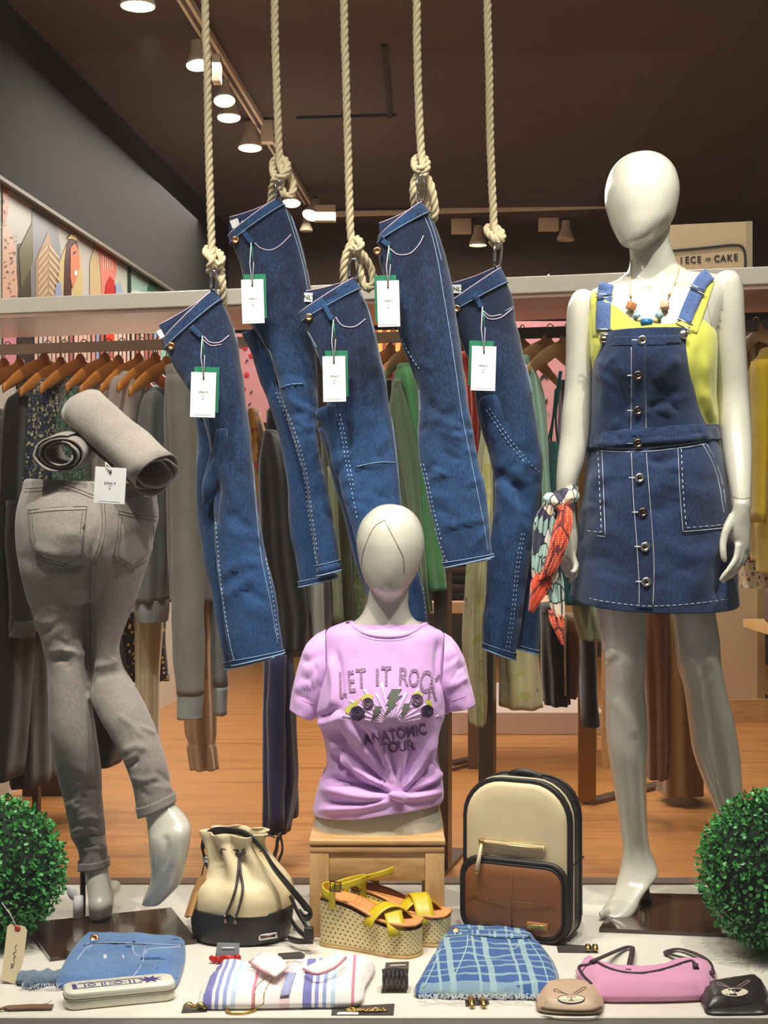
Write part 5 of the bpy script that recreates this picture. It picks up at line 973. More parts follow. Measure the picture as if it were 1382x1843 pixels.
# 5
J5, T5 = jeans('rightmost hanging blue jeans beside the tall mannequin, legs crossed over',
 [(801, 551, 899, 484), (812, 579, 920, 530), (826, 612, 930, 580), (842, 650, 943, 640), (852, 695, 955, 700), (858, 738, 963, 752), (870, 780, 969, 792), (882, 825, 974, 830), (889, 872, 973, 880), (886, 932, 966, 938), (880, 1000, 955, 1002), (875, 1060, 945, 1070), (871, 1120, 934, 1130), (870, 1167, 925, 1187)],
 [(895, 850, 974, 842), (915, 900, 976, 900), (920, 1000, 973, 1000), (922, 1060, 974, 1080), (926, 1120, 971, 1130), (928, 1166, 967, 1177)],
 [[(862, 722, 893, 712), (862, 742, 906, 732), (876, 780, 928, 762), (896, 815, 950, 800), (915, 845, 972, 838), (925, 870, 974, 868)]],
 ((812, 510), (898, 478), (800, 550), (899, 489)), .6, 3.55,
 folds=[([(888, 850), (925, 875), (935, 885), (948, 920)], -.014, 12), ([(900, 880), (930, 920), (950, 960)], .006, 10), ([(876, 900), (880, 960), (874, 1040)], .004, 10)],
 stitches=[[(806, 584), (820, 612), (840, 652)], [(912, 510), (924, 540), (932, 590), (945, 650), (958, 710), (967, 760)], [(908, 560), (924, 552)]],
 dash=[[(944, 960), (934, 1020), (928, 1080), (922, 1130), (914, 1180)], [(939, 960), (929, 1020), (923, 1080), (917, 1130), (909, 1178)], [(880, 735), (900, 765), (925, 800), (950, 830), (970, 850)], [(875, 738), (895, 768), (920, 803), (945, 833)]], pocket=[[(868, 563), (880, 574), (900, 572), (922, 556)], [(868, 558), (882, 569), (902, 566)]],
 loop=[(852, 530), (860, 542), (866, 554)], btn=(821, 555.5), bbtn=(853, 519), label=((821, 520), 18, 15, .0), seed=5)
# ---- ropes
def rope(lab, pts, carab, Y, R=.0098):
    p = P(*pts[0][:2], Y); t = thing('hanging_rope', lab, 'rope', P(pts[-1][0], pts[-1][1], Y), 'twisted ropes holding the jeans')
    w = [P(x, y, Y+(z if z else 0)) for x, y, z in pts]; top_ = w[0].copy(); top_.z = CEIL-.0; top_.x += (w[0].x-w[1].x)*.3
    mk('rope', rope_mesh([top_]+w, R, .058), M_ROPE, t)
    (x0, y0), (x1, y1), wd = carab; c = []
    ax = V((x1-x0, y1-y0, 0)).normalized(); nx = V((-ax.y, ax.x, 0))
    for a in np.linspace(0, 2*PI, 28)[:-1]:
        L_ = math.hypot(x1-x0, y1-y0)/2; q = V(((x0+x1)/2, (y0+y1)/2, 0))+ax*math.copysign(abs(math.cos(a))**.55, math.cos(a))*L_+nx*math.copysign(abs(math.sin(a))**.8, math.sin(a))*wd/2*(1-.3*math.cos(a)); c.append(P(q.x, q.y, Y-.022+.02*math.cos(a)))
    cb = thing('carabiner', 'steel carabiner under the knot of the %s rope' % lab.split()[0].replace('first', 'leftmost').replace('second', 'second-from-left').replace('fourth', 'second-from-right'), 'carabiner', c[0], 'carabiners on the ropes'); mk('ring', tube(c, .0026, 8, closed=True), M_STEEL, cb)
    g = mk('gate', tube([c[5], c[9]], .0034, 8), M_STEEL, cb); return t
rope('first twisted cotton rope from the left wall, with small knot', [(369, -10, 0), (373, 120, 0), (375, 250, 0), (379, 380, 0), (381, 440, 0), (384, 470, -.015), (396, 478, -.025), (399, 462, -.02), (388, 452, .012), (374, 447, .02), (371, 455, .0), (382, 468, -.03), (377, 486, -.012), (388, 494, .015), (397, 480, .02), (399, 500, -.01), (402, 530, 0), (401, 556, .02)], ((385, 488), (384, 534), 10), 3.50)
rope('second twisted cotton rope, knotted highest beside the ceiling lamps', [(494, -10, 0), (497, 130, 0), (502, 270, 0), (505, 300, -.01), (512, 318, -.03), (498, 322, -.02), (491, 305, .01), (494, 287, .02), (510, 286, 0), (518, 300, -.02), (511, 316, -.035), (496, 322, -.02), (490, 340, 0), (487, 372, .02)], ((502, 326), (500, 368), 10), 3.57)
mk('rope_loop', rope_mesh([P(x, y, 3.57+z) for x, y, z in [(512, 306, 0), (505, 330, -.01), (512, 350, -.02), (524, 352, -.02), (528, 335, -.01), (522, 318, 0), (512, 306, .01)]], .0098, .058), M_ROPE, [o for o in COL.objects if o.name == 'hanging_rope.001'][0])
rope('third twisted cotton rope, middle of the five, with open double loop', [(619, -10, 0), (622, 120, 0), (626, 260, 0), (630, 400, 0), (633, 435, 0), (642, 452, -.02), (650, 440, -.03), (640, 430, 0), (628, 446, .0), (620, 470, 0), (618, 500, .01), (621, 520, .03), (621, 500, .045), (627, 460, .02), (640, 446, -.02), (654, 460, -.02), (668, 485, 0), (672, 508, 0), (664, 520, 0), (654, 512, 0), (648, 485, 0), (644, 462, 0), (638, 448, .02)], ((637, 466), (634, 508), 16), 3.50)
rope('fourth twisted cotton rope, above the large pair right of centre', [(750, -10, 0), (751, 100, 0), (754, 200, 0), (758, 275, 0), (762, 300, -.02), (750, 305, -.02), (746, 290, .01), (757, 281, .02), (768, 292, 0), (764, 312, -.02), (748, 320, 0), (744, 345, 0), (748, 375, .02), (756, 350, .03), (764, 318, .02), (774, 330, 0), (780, 355, 0), (783, 385, .01), (776, 398, .02), (772, 380, .03), (768, 330, .03)], ((757, 316), (757, 366), 11), 3.43)
rope('rightmost twisted cotton rope with small tight knot near the mannequin', [(877, -10, 0), (880, 120, 0), (882, 250, 0), (887, 370, 0), (889, 405, 0), (896, 424, -.02), (903, 432, -.02), (902, 418, 0), (886, 407, .015), (877, 410, .02), (879, 420, -.01), (892, 432, -.03), (896, 442, -.01), (884, 436, .01)], ((898, 436), (894, 484), 12), 3.55)
# ---- hang tags
def hangtag(x0, y0, x1, y1, tilt, Y, knot, lab, side=1, green=True, string=True):
    cx, cy = (x0+x1)/2, (y0+y1)/2; c = P(cx, cy, Y); w, h = (x1-x0)*Y/F, (y1-y0)*Y/F; t = thing('price_tag', lab, 'tag', c-V((0, 0, h/2)), 'white swing tags on the jeans'); M = TR(c, 0, 0, tilt)
    bm = bmesh.new(); bmesh.ops.create_cube(bm, size=1)
    for v in bm.verts: v.co = V((v.co.x*w, v.co.y*.0012, v.co.z*h))
    mk('card', xf(bm_out(bm), M), M_CARD, t, smooth=False)
    if green: g_ = .055*w*2; mk('green_card', xf(box(-w/2+side*g_, w/2+side*g_, .004, .005, -h/2+.012, h/2+.013, .0002, 1), TR(c, .0, 0, tilt)), M_GRN, t, smooth=False)
    mk('slot', xf(box(-.0018, .0018, -.0014, -.0006, h*.33, h*.42), M), M_INK, t, smooth=False)
    tv, tf = text2d('ONLY', 1, .004); k = w*.115; mk('lettering', xf((np.array([(a*k*1.25, -.0012, (b-.35)*k+h*.06) for a, b, _ in tv]), tf), M), M_INK, t, smooth=False)
    mk('small_print', xf(J(box(-.003, .003, -.0010, -.0006, -h*.03, -h*.022), box(-.002, .002, -.0010, -.0006, -h*.1, -h*.075), box(-w*.35, w*.35, -.0010, -.0006, -h*.452, -h*.447)), M), M_INKG, t, smooth=False)
    if string:
        s = M @ V((0, -.003, h*.37)); k0 = P(*knot, Y+.002)
        mk('string', tube([s, s.lerp(k0, .5)+V((-.0045, 0, 0)), k0], .0011, 6), M_STR, t); mk('string', tube([s, s.lerp(k0, .5)+V((.0045, 0, 0)), k0], .0011, 6), M_STR if not green else M_STR, t)
        if green: q = s.lerp(k0, .5)+V((.0048, -.001, 0)); mk('green_thread', tube([q.lerp(k0, .1), q.lerp(k0, .95)], .0012, 6), M_STRG, t)
    return t
hangtag(343, 670, 388, 751, .03, 3.405, (364, 604), 'white swing tag hanging on the first jeans from the rope row')
hangtag(435, 503, 475, 582, -.03, 3.49, (452, 437), 'white swing tag hanging on the second jeans, highest tag on the left', 1)
hangtag(581, 641, 622, 723, -.02, 3.405, (600, 575), 'white swing tag hanging on the middle jeans')
hangtag(679, 505, 719, 588, -.03, 3.35, (700, 442), 'white swing tag hanging on the fourth jeans with green edge on its other side', -1)
hangtag(848, 623, 892, 703, .03, 3.46, (868, 552), 'white swing tag hanging on the jeans beside the tall mannequin', -1)
hangtag(170, 841, 226, 906, .06, 3.13, (190, 832), 'white swing tag on the waist of the grey jeans', 1, False)
# ---------------- boxwood balls ----------------
def lm(name, c, c2):
    n = NT(name); n.pr(.38, spec=.5, coat=.15); n.setc(n.mix(n.noise(n.coords('Object'), 40, 2), c, c2)); return n.m
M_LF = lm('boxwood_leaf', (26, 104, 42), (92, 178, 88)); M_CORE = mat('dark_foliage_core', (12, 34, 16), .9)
def ball(c, r, lab, seed, n=4200):
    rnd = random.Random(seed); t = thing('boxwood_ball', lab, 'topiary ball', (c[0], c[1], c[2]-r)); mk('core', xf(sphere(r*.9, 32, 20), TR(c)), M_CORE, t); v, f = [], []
    for i in range(n):
        z = 1-2*(i+.5)/n; a = i*2.399963+rnd.random()*.3; s = math.sqrt(1-z*z); d = V((s*math.cos(a), s*math.sin(a), z)); p = V(c)+d*r*(.86+.14*rnd.random()); 
        if p.z < .004: continue
        dr_ = (d*rnd.uniform(.3, 1.1)+V((rnd.gauss(0, .6), rnd.gauss(0, .6), rnd.gauss(0, .6)+.2))).normalized(); sd = dr_.cross(d+V((rnd.gauss(0, .4), rnd.gauss(0, .4), rnd.gauss(0, .4)))).normalized(); up = sd.cross(dr_).normalized()
        L = rnd.uniform(.009, .0145); W = L*.33; k = len(v)
        for q in (p, p+dr_*L*.35+sd*W+up*L*.06, p+dr_*L*.75+sd*W*.85+up*L*.02, p+dr_*L, p+dr_*L*.75-sd*W*.85+up*L*.02, p+dr_*L*.35-sd*W+up*L*.06, p+dr_*L*.55-up*L*.08): v.append(q[:])
        f += [(k, k+1, k+6), (k+1, k+2, k+6), (k+2, k+3, k+6), (k+3, k+4, k+6), (k+4, k+5, k+6), (k+5, k, k+6)]
    mk('foliage', (v, f), M_LF, t)['kind'] = 'stuff'
ball((-.843, 3.16, .155), .155, 'green boxwood ball at the window edge beside the grey-jeans legs', 1)
ball((.835, 3.09, .171), .172, 'large green boxwood ball beside the tall mannequin foot', 2, 5000)
# ---------------- stool ----------------
st = thing('wooden_stool', 'square oak stool carrying the bust mannequin', 'stool', G(682, 1660))
a, b = G(557, 1688), G(803, 1688); Yf = a.y; x0, x1 = P(557, 0, Yf).x, P(800, 0, Yf).x; Yb = Yf+.31; zt = CZ+(CY-1512)*Yf/F
mk('seat', box(x0-.002, x1+.002, Yf, Yb, zt-.012, zt, .003), M_OAKH, st); mk('seat_edge', box(x0, x1, Yf+.002, Yb-.002, zt-.028, zt-.015, .002), M_OAKH, st)
for i, (x, y) in enumerate(((x0, Yf+.003), (x1-.042, Yf+.003), (x0, Yb-.045), (x1-.042, Yb-.045))): mk('leg', box(x, x+.042, y, y+.042, .0005, zt-.028, .0015), M_OAK, st)
for y in (Yf+.006, Yb-.03): mk('apron', box(x0+.042, x1-.042, y, y+.02, zt-.09, zt-.028, .001), M_OAKH, st)
for x in (x0+.008, x1-.028): mk('apron', box(x, x+.02, Yf+.045, Yb-.045, zt-.075, zt-.028, .001), M_OAK, st)
mk('stretcher', box(x1-.03, x1-.012, Yf+.045, Yb-.045, .05, .075, .001), M_OAK, st); mk('stretcher', box(x0+.012, x0+.03, Yf+.045, Yb-.045, .05, .075, .001), M_OAK, st)
for o in bpy.data.objects:
    if o.name in ('mannequin_bust',): o['on'] = 'stool'; del o['on']
# ---------------- backpack ----------------
M_ZIP = mat('gold_zip', (220, 186, 120), .35, .8); M_LIN = mat('cream_piping', (214, 200, 164), .6); M_TANS = mat('tan_seam', (112, 66, 34), .6)
bp = thing('backpack', 'cream, black and tan leather backpack standing between stool and tall mannequin', 'backpack', G(945, 1690))
bc = G(940, 1690); yaw = -.44; MB = TR((bc.x+.008, bc.y+.05, 0), -yaw*-1)
W, H, D = .245, .345, .115
def rprof(w, h, rt, rb, z0=0, n=7):
    pts = []
    for cx, cz, r, a0 in ((w/2-rb, z0+rb, rb, -PI/2), (w/2-rt, z0+h-rt, rt, 0), (-w/2+rt, z0+h-rt, rt, PI/2), (-w/2+rb, z0+rb, rb, PI)):
        for i in range(n+1): a = a0+PI/2*i/n; pts.append((cx+r*math.cos(a), cz+r*math.sin(a)))
    return pts
def extr(prof, levels, cz=None):
    """levels: (y, inset) along depth; domed when insets vary"""
    A = np.array(prof); c = A.mean(0); v, f = [], []; n = len(A); bb = A.max(0)-A.min(0)
    for y, s in levels:
        q = c+(A-c)*(1-2*s/bb); v += [(x, y, z) for x, z in q]
    for j in range(len(levels)-1):
        for i in range(n): f.append((j*n+i, j*n+(i+1) % n, (j+1)*n+(i+1) % n, (j+1)*n+i))
    for j, rev in ((0, 0), (len(levels)-1, 1)):
        k = len(v); v.append((c[0], levels[j][0]-(.008 if j == 0 else -.004), c[1]))
        for i in range(n): g = (j*n+(i+1) % n, j*n+i, k); f.append(g if not rev else g[::-1])
    return np.array(v), f
pr_ = rprof(W, H, .085, .045)
mk('gusset', xf(wrinkle(extr(pr_, [(-.045, .004), (-.03, 0), (0, -.001), (.03, 0), (.05, .004), (.062, .016)]), .002, (20, 20, 20), 3), MB), M_BLK, bp)
fr = rprof(W-.012, H-.012, .082, .042, .006); bodyf = extr(fr, [(-.046, 0), (-.052, .002), (-.056, .012), (-.059, .035)])
mk('front_panel', xf(bodyf, MB), M_CRM, bp)
def ringt(prof, y, r, m, nm, par, M=MB, mod=None): mk(nm, xf(tube([V((x, y, z)) for x, z in prof], r, 8, closed=True), M), m, par)
ringt(rprof(W-.004, H-.004, .084, .044, .002), -.046, .0048, M_BLKS, 'piping', bp); ringt(rprof(W-.0, H, .085, .045, 0), -.028, .0026, M_LIN, 'cream_piping', bp); ringt(rprof(W+.002, H+.002, .085, .045, 0), .02, .003, M_BLKS, 'zip_track', bp)
pk = rprof(W-.012, .158, .038, .04, .010); mk('pocket', xf(extr(pk, [(-.05, 0), (-.066, .001), (-.073, .008), (-.077, .03)]), MB), M_TAN, bp)
ringt(rprof(W-.008, .162, .04, .042, .008), -.064, .0068, M_BLKS, 'pocket_piping', bp); ringt(rprof(W-.020, .150, .036, .038, .014), -.071, .0022, M_BLKS, 'pocket_zip', bp)
TP = Tgt(xf(extr(pk, [(-.05, 0), (-.066, .001), (-.073, .008), (-.077, .03)]), MB))
mk('pocket_seam', J(xf(tube([(-.11, -.0775, .088), (0, -.082, .088), (.11, -.0775, .088)], .0008, 5), MB), xf(tube([(.0, -.0765, .02), (0, -.083, .088), (0, -.0765, .15)], .0008, 5), MB)), M_TANS, bp)
mk('zip', xf(box(-.075, .07, -.066, -.058, .198, .209, .001), MB), M_LIN, bp); mk('zip_teeth', xf(box(-.072, .067, -.0675, -.0655, .202, .2055), MB), M_ZIP, bp)
mk('zip_frame', xf(tube([(-.08, -.064, .212), (.075, -.064, .212), (.075, -.064, .195), (-.08, -.064, .195)], .0008, 6, closed=True), MB), M_ZIP, bp)
mk('zip_slider', xf(box(-.079, -.068, -.073, -.064, .198, .212, .002), MB), M_BRASS, bp); mk('zip_pull', xf(tube([(-.072, -.072, .202), (-.074, -.080, .175), (-.077, -.086, .145)], [.003, .0045, .006], 8), MB), mat('cream_leather_pull', (226, 208, 170), .4), bp); mk('zip_pull_tip', xf(sphere(.0062, 12, 8), MB @ TR((-.077, -.086, .145))), M_BRASS, bp)
mk('metal_plate', xf(box(.035, .082, -.0800, -.0755, .032, .048, .001), MB), mat('tan_patch', (176, 120, 70), .4), bp); mk('metal_plate_gold', xf(box(.040, .077, -.082, -.0795, .036, .044, .0008), MB), M_BRASS, bp)
mk('top_handle', xf(tube(catm([(-.03, .0, H-.004), (-.015, -.004, H+.006), (.015, -.004, H+.006), (.04, .0, H-.004)], 6), 1, flat=(.018, .006), up=(0, 1, 0)), MB), M_BLKS, bp)
mk('side_zip_pull', xf(tube([(-W/2-.003, -.02, .15), (-W/2-.006, -.025, .10)], .0035, 8), MB), M_ZIP, bp)
mk('shoulder_strap', xf(tube(catm([(.03, .062, H-.03), (.06, .085, H-.09), (.07, .09, .16), (.09, .075, .03)], 8), 1, flat=(.008, .04), up=(1, 0, 0)), MB), M_BLKS, bp)
mk('side_seam', xf(tube([(W/2+.001, -.04, .17), (W/2+.002, 0, .165), (W/2, .045, .17)], .002, 6), MB), M_BLKS, bp)
# ---------------- bucket bag ----------------
bb_ = thing('bucket_bag', 'black and cream drawstring bucket bag with long black straps', 'bag', G(437, 1700)); c0 = G(440, 1706); c0.y += .10
Yk = c0.y
def pz(py, Y=Yk): return CZ+(CY-py)*Y/F
low = Loft([Hs(1636, 345, 528, Yk, .1), Hs(1660, 345, 527, Yk, .102), Hs(1685, 348, 522, Yk, .1), Hs(1693, 356, 512, Yk, .094)], 2.5)
zb = P(0, 1693, Yk).z
lowm = low.mesh(60, 5); sh_ = zb-.002; lv = lowm[0].copy(); lv[:, 2] = (lv[:, 2]-lv[:, 2].min())+.001; 
top_z = lv[:, 2].max()
def lowrim(th): return (-.0-.0, 3)
mk('leather_base', (lv, lowm[1], lowm[2]), M_BLK, bb_)
zsh = lv[:, 2].min()-lowm[0][:, 2].min()
upl = Loft([Hs(1640, 347, 526, Yk, .099), Hs(1618, 350, 526, Yk, .1), Hs(1600, 358, 520, Yk, .092), Hs(1583, 378, 508, Yk, .075), Hs(1560, 385, 488, Yk, .06), Hs(1540, 384, 474, Yk, .05), Hs(1525, 379, 470, Yk, .045), Hs(1512, 373, 476, Yk, .05), (370, 1505, 480, 1510, Yk, .052)], 2.1)
um = upl.mesh(110, 8, cap=False, wob=lambda t, th: V((math.cos(th), math.sin(th), 0))*(.010*math.sin(th*7+t*.5)*min(1, max(0, (t-1.2)/3))+.004*math.sin(th*4)))
um = fold(um, [([(415, 1545), (400, 1590), (362, 1610)], .008, 9), ([(440, 1560), (470, 1600), (512, 1618)], .008, 9), ([(430, 1560), (425, 1600), (410, 1630)], -.006, 8)]); uv_ = um[0].copy(); uv_[:, 2] += zsh
mk('cream_body', (uv_, um[1], um[2]), M_CRM, bb_, solid=-.003)
TBg = Tgt((lv, lowm[1]), (uv_, um[1])); dn = zsh*F/Yk
for x, y in ((402, 1533), (424, 1534), (441, 1534), (466, 1527)): p = TBg.hit(x, y, .002) or P(x, y, Yk-.06); mk('eyelet', xf(tube([V((math.cos(a)*.0065, 0, math.sin(a)*.0065)) for a in np.linspace(0, 2*PI, 16)[:-1]], .002, 6, closed=True), TR(p)), M_GUN, bb_)
mk('drawstring', tube([x for x in [TBg.hit(a, b, .008) or P(a, b, Yk-.09) for a, b in catm([(424, 1534), (430, 1540), (429, 1565), (424, 1600), (412, 1635), (405, 1650)], 5)]], .0028, 7), mat('dark_cord', (58, 46, 44), .5), bb_)
mk('drawstring', tube([x for x in [TBg.hit(a, b, .010) or P(a, b, Yk-.09) for a, b in catm([(441, 1534), (432, 1540), (433, 1570), (437, 1600), (430, 1635), (424, 1652)], 5)]], .0028, 7), mat('dark_cord', (58, 46, 44), .5), bb_)
for x, y in ((403, 1654), (421, 1656)): p = TBg.hit(x, y, .006); mk('cord_tip', xf(tube([(0, 0, .008), (.004, 0, -.008)], .0045, 8), TR(p)), M_GUN, bb_)
p = TBg.hit(482, 1685, .002) or P(482, 1685, Yk-.1); mk('metal_plate', xf(box(-.020, .020, -.003, .001, -.006, .006, .001), TR(p, .12, 0, -.12)), M_SILV, bb_); mk('plate_inset', xf(box(-.016, .016, -.004, -.0028, -.003, .003), TR(p, .12, 0, -.12)), M_GUN, bb_)
def strap3(pts, w, nm='strap', m=M_BLKS): mk(nm, tube(catm([P(x, y, Y) for x, y, Y in pts], 8), 1, flat=(.004, w), up=(0, -.6, .8)), m, bb_)
strap3([(372, 1560, Yk+.02), (366, 1525, Yk), (376, 1502, Yk-.01), (400, 1494, Yk-.03), (440, 1500, Yk-.04), (470, 1525, Yk-.06), (492, 1560, Yk-.08), (520, 1595, Yk-.08), (545, 1625, Yk-.07), (556, 1642, Yk-.06), (550, 1652, Yk-.05), (538, 1640, Yk-.04)], .018)
strap3([(522, 1612, Yk-.09), (535, 1640, Yk-.10), (552, 1668, Yk-.12), (562, 1682, Yk-.13), (558, 1694, Yk-.13)], .015)
strap3([(488, 1555, Yk+.02), (497, 1530, Yk+.03), (500, 1510, Yk+.03), (506, 1502, Yk+.04)], .018); strap3([(505, 1505, Yk+.05), (508, 1530, Yk+.06), (500, 1560, Yk+.06), (512, 1600, Yk+.05), (524, 1650, Yk+.03)], .006)
strap3([(524, 1655, Yk-.06), (535, 1672, Yk-.09), (552, 1688, Yk-.12)], .015); strap3([(520, 1690, Yk-.09), (538, 1694, Yk-.12), (562, 1694, Yk-.13)], .014)
mk('strap_buckle', xf(box(-.01, .01, -.008, .008, -.014, .014, .003), TR(P(556, 1680, Yk-.145))), M_BLKS, bb_)
mk('cord', tube(catm([P(x, y, Yk-.02) for x, y in ((468, 1506), (485, 1504), (495, 1508))], 4), .002, 6), M_BLKS, bb_)
tsl = thing('bag_tag', 'kraft cardboard tag bundle on a black cord by the bucket bag', 'tag', P(335, 1650, Yk-.04)); mk('card', tube([P(366, 1575, Yk-.04), P(352, 1605, Yk-.05), P(338, 1650, Yk-.08)], 1, flat=(.008, .022), up=(.5, -.8, .3)), mat('kraft_card', (186, 140, 86), .5), tsl, smooth=False); mk('cord', tube([P(372, 1540, Yk-.03), P(366, 1562, Yk-.04), P(363, 1576, Yk-.045)], .0016, 6), M_BLKS, tsl); mk('clip', xf(box(-.004, .004, -.003, .003, -.006, .006, .001), TR(P(371, 1547, Yk-.035))), M_SILV, tsl)
# ---------------- wedge sandals ----------------
wv = NT('woven_jute'); wv.pr(.85); v = wv.coords('UV', (46, 10, 1)); ck = wv.vor(v, 1, rnd=0); u_ = wv.sep(v)
row = wv.math('FLOOR', u_[1]); offx = wv.math('MULTIPLY', wv.math('MODULO', row, 2), .5); xx = wv.math('FRACT', wv.math('ADD', u_[0], offx)); yy = wv.math('FRACT', u_[1])
dd = wv.math('ADD', wv.math('ABSOLUTE', wv.math('SUBTRACT', xx, .5)), wv.math('ABSOLUTE', wv.math('SUBTRACT', yy, .5))); hole = wv.math('LESS_THAN', dd, .24)
wv.setc(wv.mix(hole, (222, 202, 150), (86, 72, 50))); wv.bump(wv.math('SUBTRACT', .6, wv.math('MINIMUM', dd, .6)), -1, .002); M_JUTE = wv.m
M_YEL = mat('yellow_leather', (206, 184, 32), .38, col2=(190, 166, 24), ns=16, bump=.25, bs=220, bd=.0005); M_YIN = mat('yellow_leather_lining', (196, 150, 38), .6); M_INS = mat('orange_insole', (226, 150, 90), .5)
foot = [(-.112, .0), (-.108, .018), (-.09, .028), (-.05, .031), (0, .034), (.045, .042), (.08, .044), (.102, .036), (.113, .018), (.115, 0), (.112, -.018), (.098, -.034), (.075, -.040), (.04, -.038), (0, -.031), (-.05, -.029), (-.09, -.027), (-.108, -.017)]
def sandal(loc, yaw, lab, mir=1):
    t = thing('wedge_sandal', lab, 'sandal', loc, 'yellow wedge sandals'); M = TR(loc, yaw); pts = catm(foot, 5, closed=True)*[1, mir]; n = len(pts); v, f, uv = [], [], []
    d = np.r_[0, np.cumsum(np.linalg.norm(np.diff(pts, axis=0), axis=1))]; d /= d[-1]
    zt_ = lambda x: .058+.040*(1/(1+math.exp((x+.005)*38)))
    for j in range(9):
        k = j/8; s = 1-.04*math.sin(k*PI)+(.0 if j else -.04)
        for i, (x, y) in enumerate(pts): z0 = .006*max(0, (x-.06)/.05)**2; v.append((x*(1+.01*k), y*s, z0+(zt_(x)-z0)*k)); uv.append((d[i], k))
    for j in range(8):
        for i in range(n-1): f.append((j*n+i, j*n+i+1, (j+1)*n+i+1, (j+1)*n+i))
        f.append((j*n+n-1, j*n, (j+1)*n, (j+1)*n+n-1))
    f.append(tuple(range(n-1, -1, -1)))
    mk('wedge', xf((np.array(v), f, np.array(uv)), M), M_JUTE, t)
    mk('outsole', xf(slab([(x*1.02, y*1.04) for x, y in pts], .0005, .006), M), mat('tan_rubber', (196, 160, 100), .6), t)
    # insole: grid across the foot
    rows = 30; v, f = [], []
    for i in range(rows+1):
        x = -.110+.222*i/rows; ys = [abs(q[1]) for q in pts if abs(q[0]-x) < .006 and q[1]*mir > 0]; yn = [abs(q[1]) for q in pts if abs(q[0]-x) < .006 and q[1]*mir < 0]
        a_, b_ = (max(ys) if ys else .004)*mir, -(max(yn) if yn else .004)*mir
        for j in range(7): y = b_+(a_-b_)*j/6; v.append((x, y, zt_(x)+.004+.004*(abs(j-3)/3)**2))
    for i in range(rows):
        for j in range(6): k = i*7+j; f.append((k, k+1, k+8, k+7))
    mk('insole', xf((np.array(v), f), M), M_INS, t, solid=-.005)
    def band(p0, p1, hgt, w, nm='cross_strap', skew=0, m=M_YEL, zz=None):
        prs = []
        for i in range(13):
            u = i/12; x = p0[0]+(p1[0]-p0[0])*u; y = p0[1]+(p1[1]-p0[1])*u; z = zt_(x)*(1)-.012+hgt*math.sin(PI*u)**.75 if zz is None else zz+hgt*math.sin(PI*u)
            dx_, dy_ = p1[0]-p0[0], p1[1]-p0[1]; l = math.hypot(dx_, dy_); nx_, ny_ = -dy_/l, dx_/l
            prs.append(((x-nx_*w/2, y-ny_*w/2, z-.002*abs(skew)), (x+nx_*w/2, y+ny_*w/2, z+.001)))
        mk(nm, xf(ribbon([(V(a), V(b)) for a, b in prs], sub=1), M), m, t, solid=.0025)
    band((.012, -.041*mir), (.082, .046*mir), .047, .040); band((.016, .042*mir), (.082, -.042*mir), .040, .038)
    band((-.085, .031*mir), (-.02, .033*mir), .0, .016, 'side_strap', zz=None)
    # heel strap and ankle strap
    pr2 = []
    for a in np.linspace(-PI*.62, PI*.62, 22): x = -.080-.030*math.cos(a); y = .034*math.sin(a)*1.02; z = .104+.016*math.cos(a)*.6; pr2.append((V((x, y, z)), V((x+.002, y, z+.017))))
    mk('heel_strap', xf(ribbon(pr2, sub=1), M), M_YEL, t, solid=.0022)
    pr3 = []
    for a in np.linspace(-PI, PI, 34)[:-1]: x = -.052-.040*math.cos(a); y = .040*math.sin(a); z = .128+.012*math.cos(a)*-1; pr3.append((V((x, y, z)), V((x, y, z+.014))))
    pr3.append(pr3[0]); mk('ankle_strap', xf(ribbon(pr3, sub=1), M), M_YEL, t, solid=.0022)
    for sgn in (1, -1): band((-.068, .033*sgn), (-.050, .037*sgn), 0, .014, 'strap_tab', zz=.10) if False else mk('strap_tab', xf(ribbon([(V((-.082, .031*sgn, .085)), V((-.066, .031*sgn, .085))), (V((-.078, .036*sgn, .12)), V((-.063, .037*sgn, .12))), (V((-.066, .041*sgn, .138)), V((-.052, .041*sgn, .14)))], sub=4), M), M_YEL, t, solid=.0022)
    bk = V((-.060, -.0425*mir, .136)); mk('buckle', xf(tube([bk+V((-.012, 0, -.010)), bk+V((.012, 0, -.010)), bk+V((.012, 0, .010)), bk+V((-.012, 0, .010))], .0018, 6, closed=True), M), mat('antique_buckle', (96, 74, 52), .35, .9), t); mk('buckle_pin', xf(tube([bk+V((0, -.002, .010)), bk+V((0, -.003, -.010))], .0014, 6), M), mat('antique_buckle', (96, 74, 52), .35, .9), t)
    return t
g1 = G(655, 1706); sandal((g1.x+.012, g1.y-.008, 0), -.42, 'yellow wedge sandal nearest the glass, woven jute sole and crossed straps', 1)
g2 = G(708, 1680); sandal((-.03+.064, 3.109+.085, 0), -.42, 'yellow wedge sandal tucked behind its pair against the stool', -1)
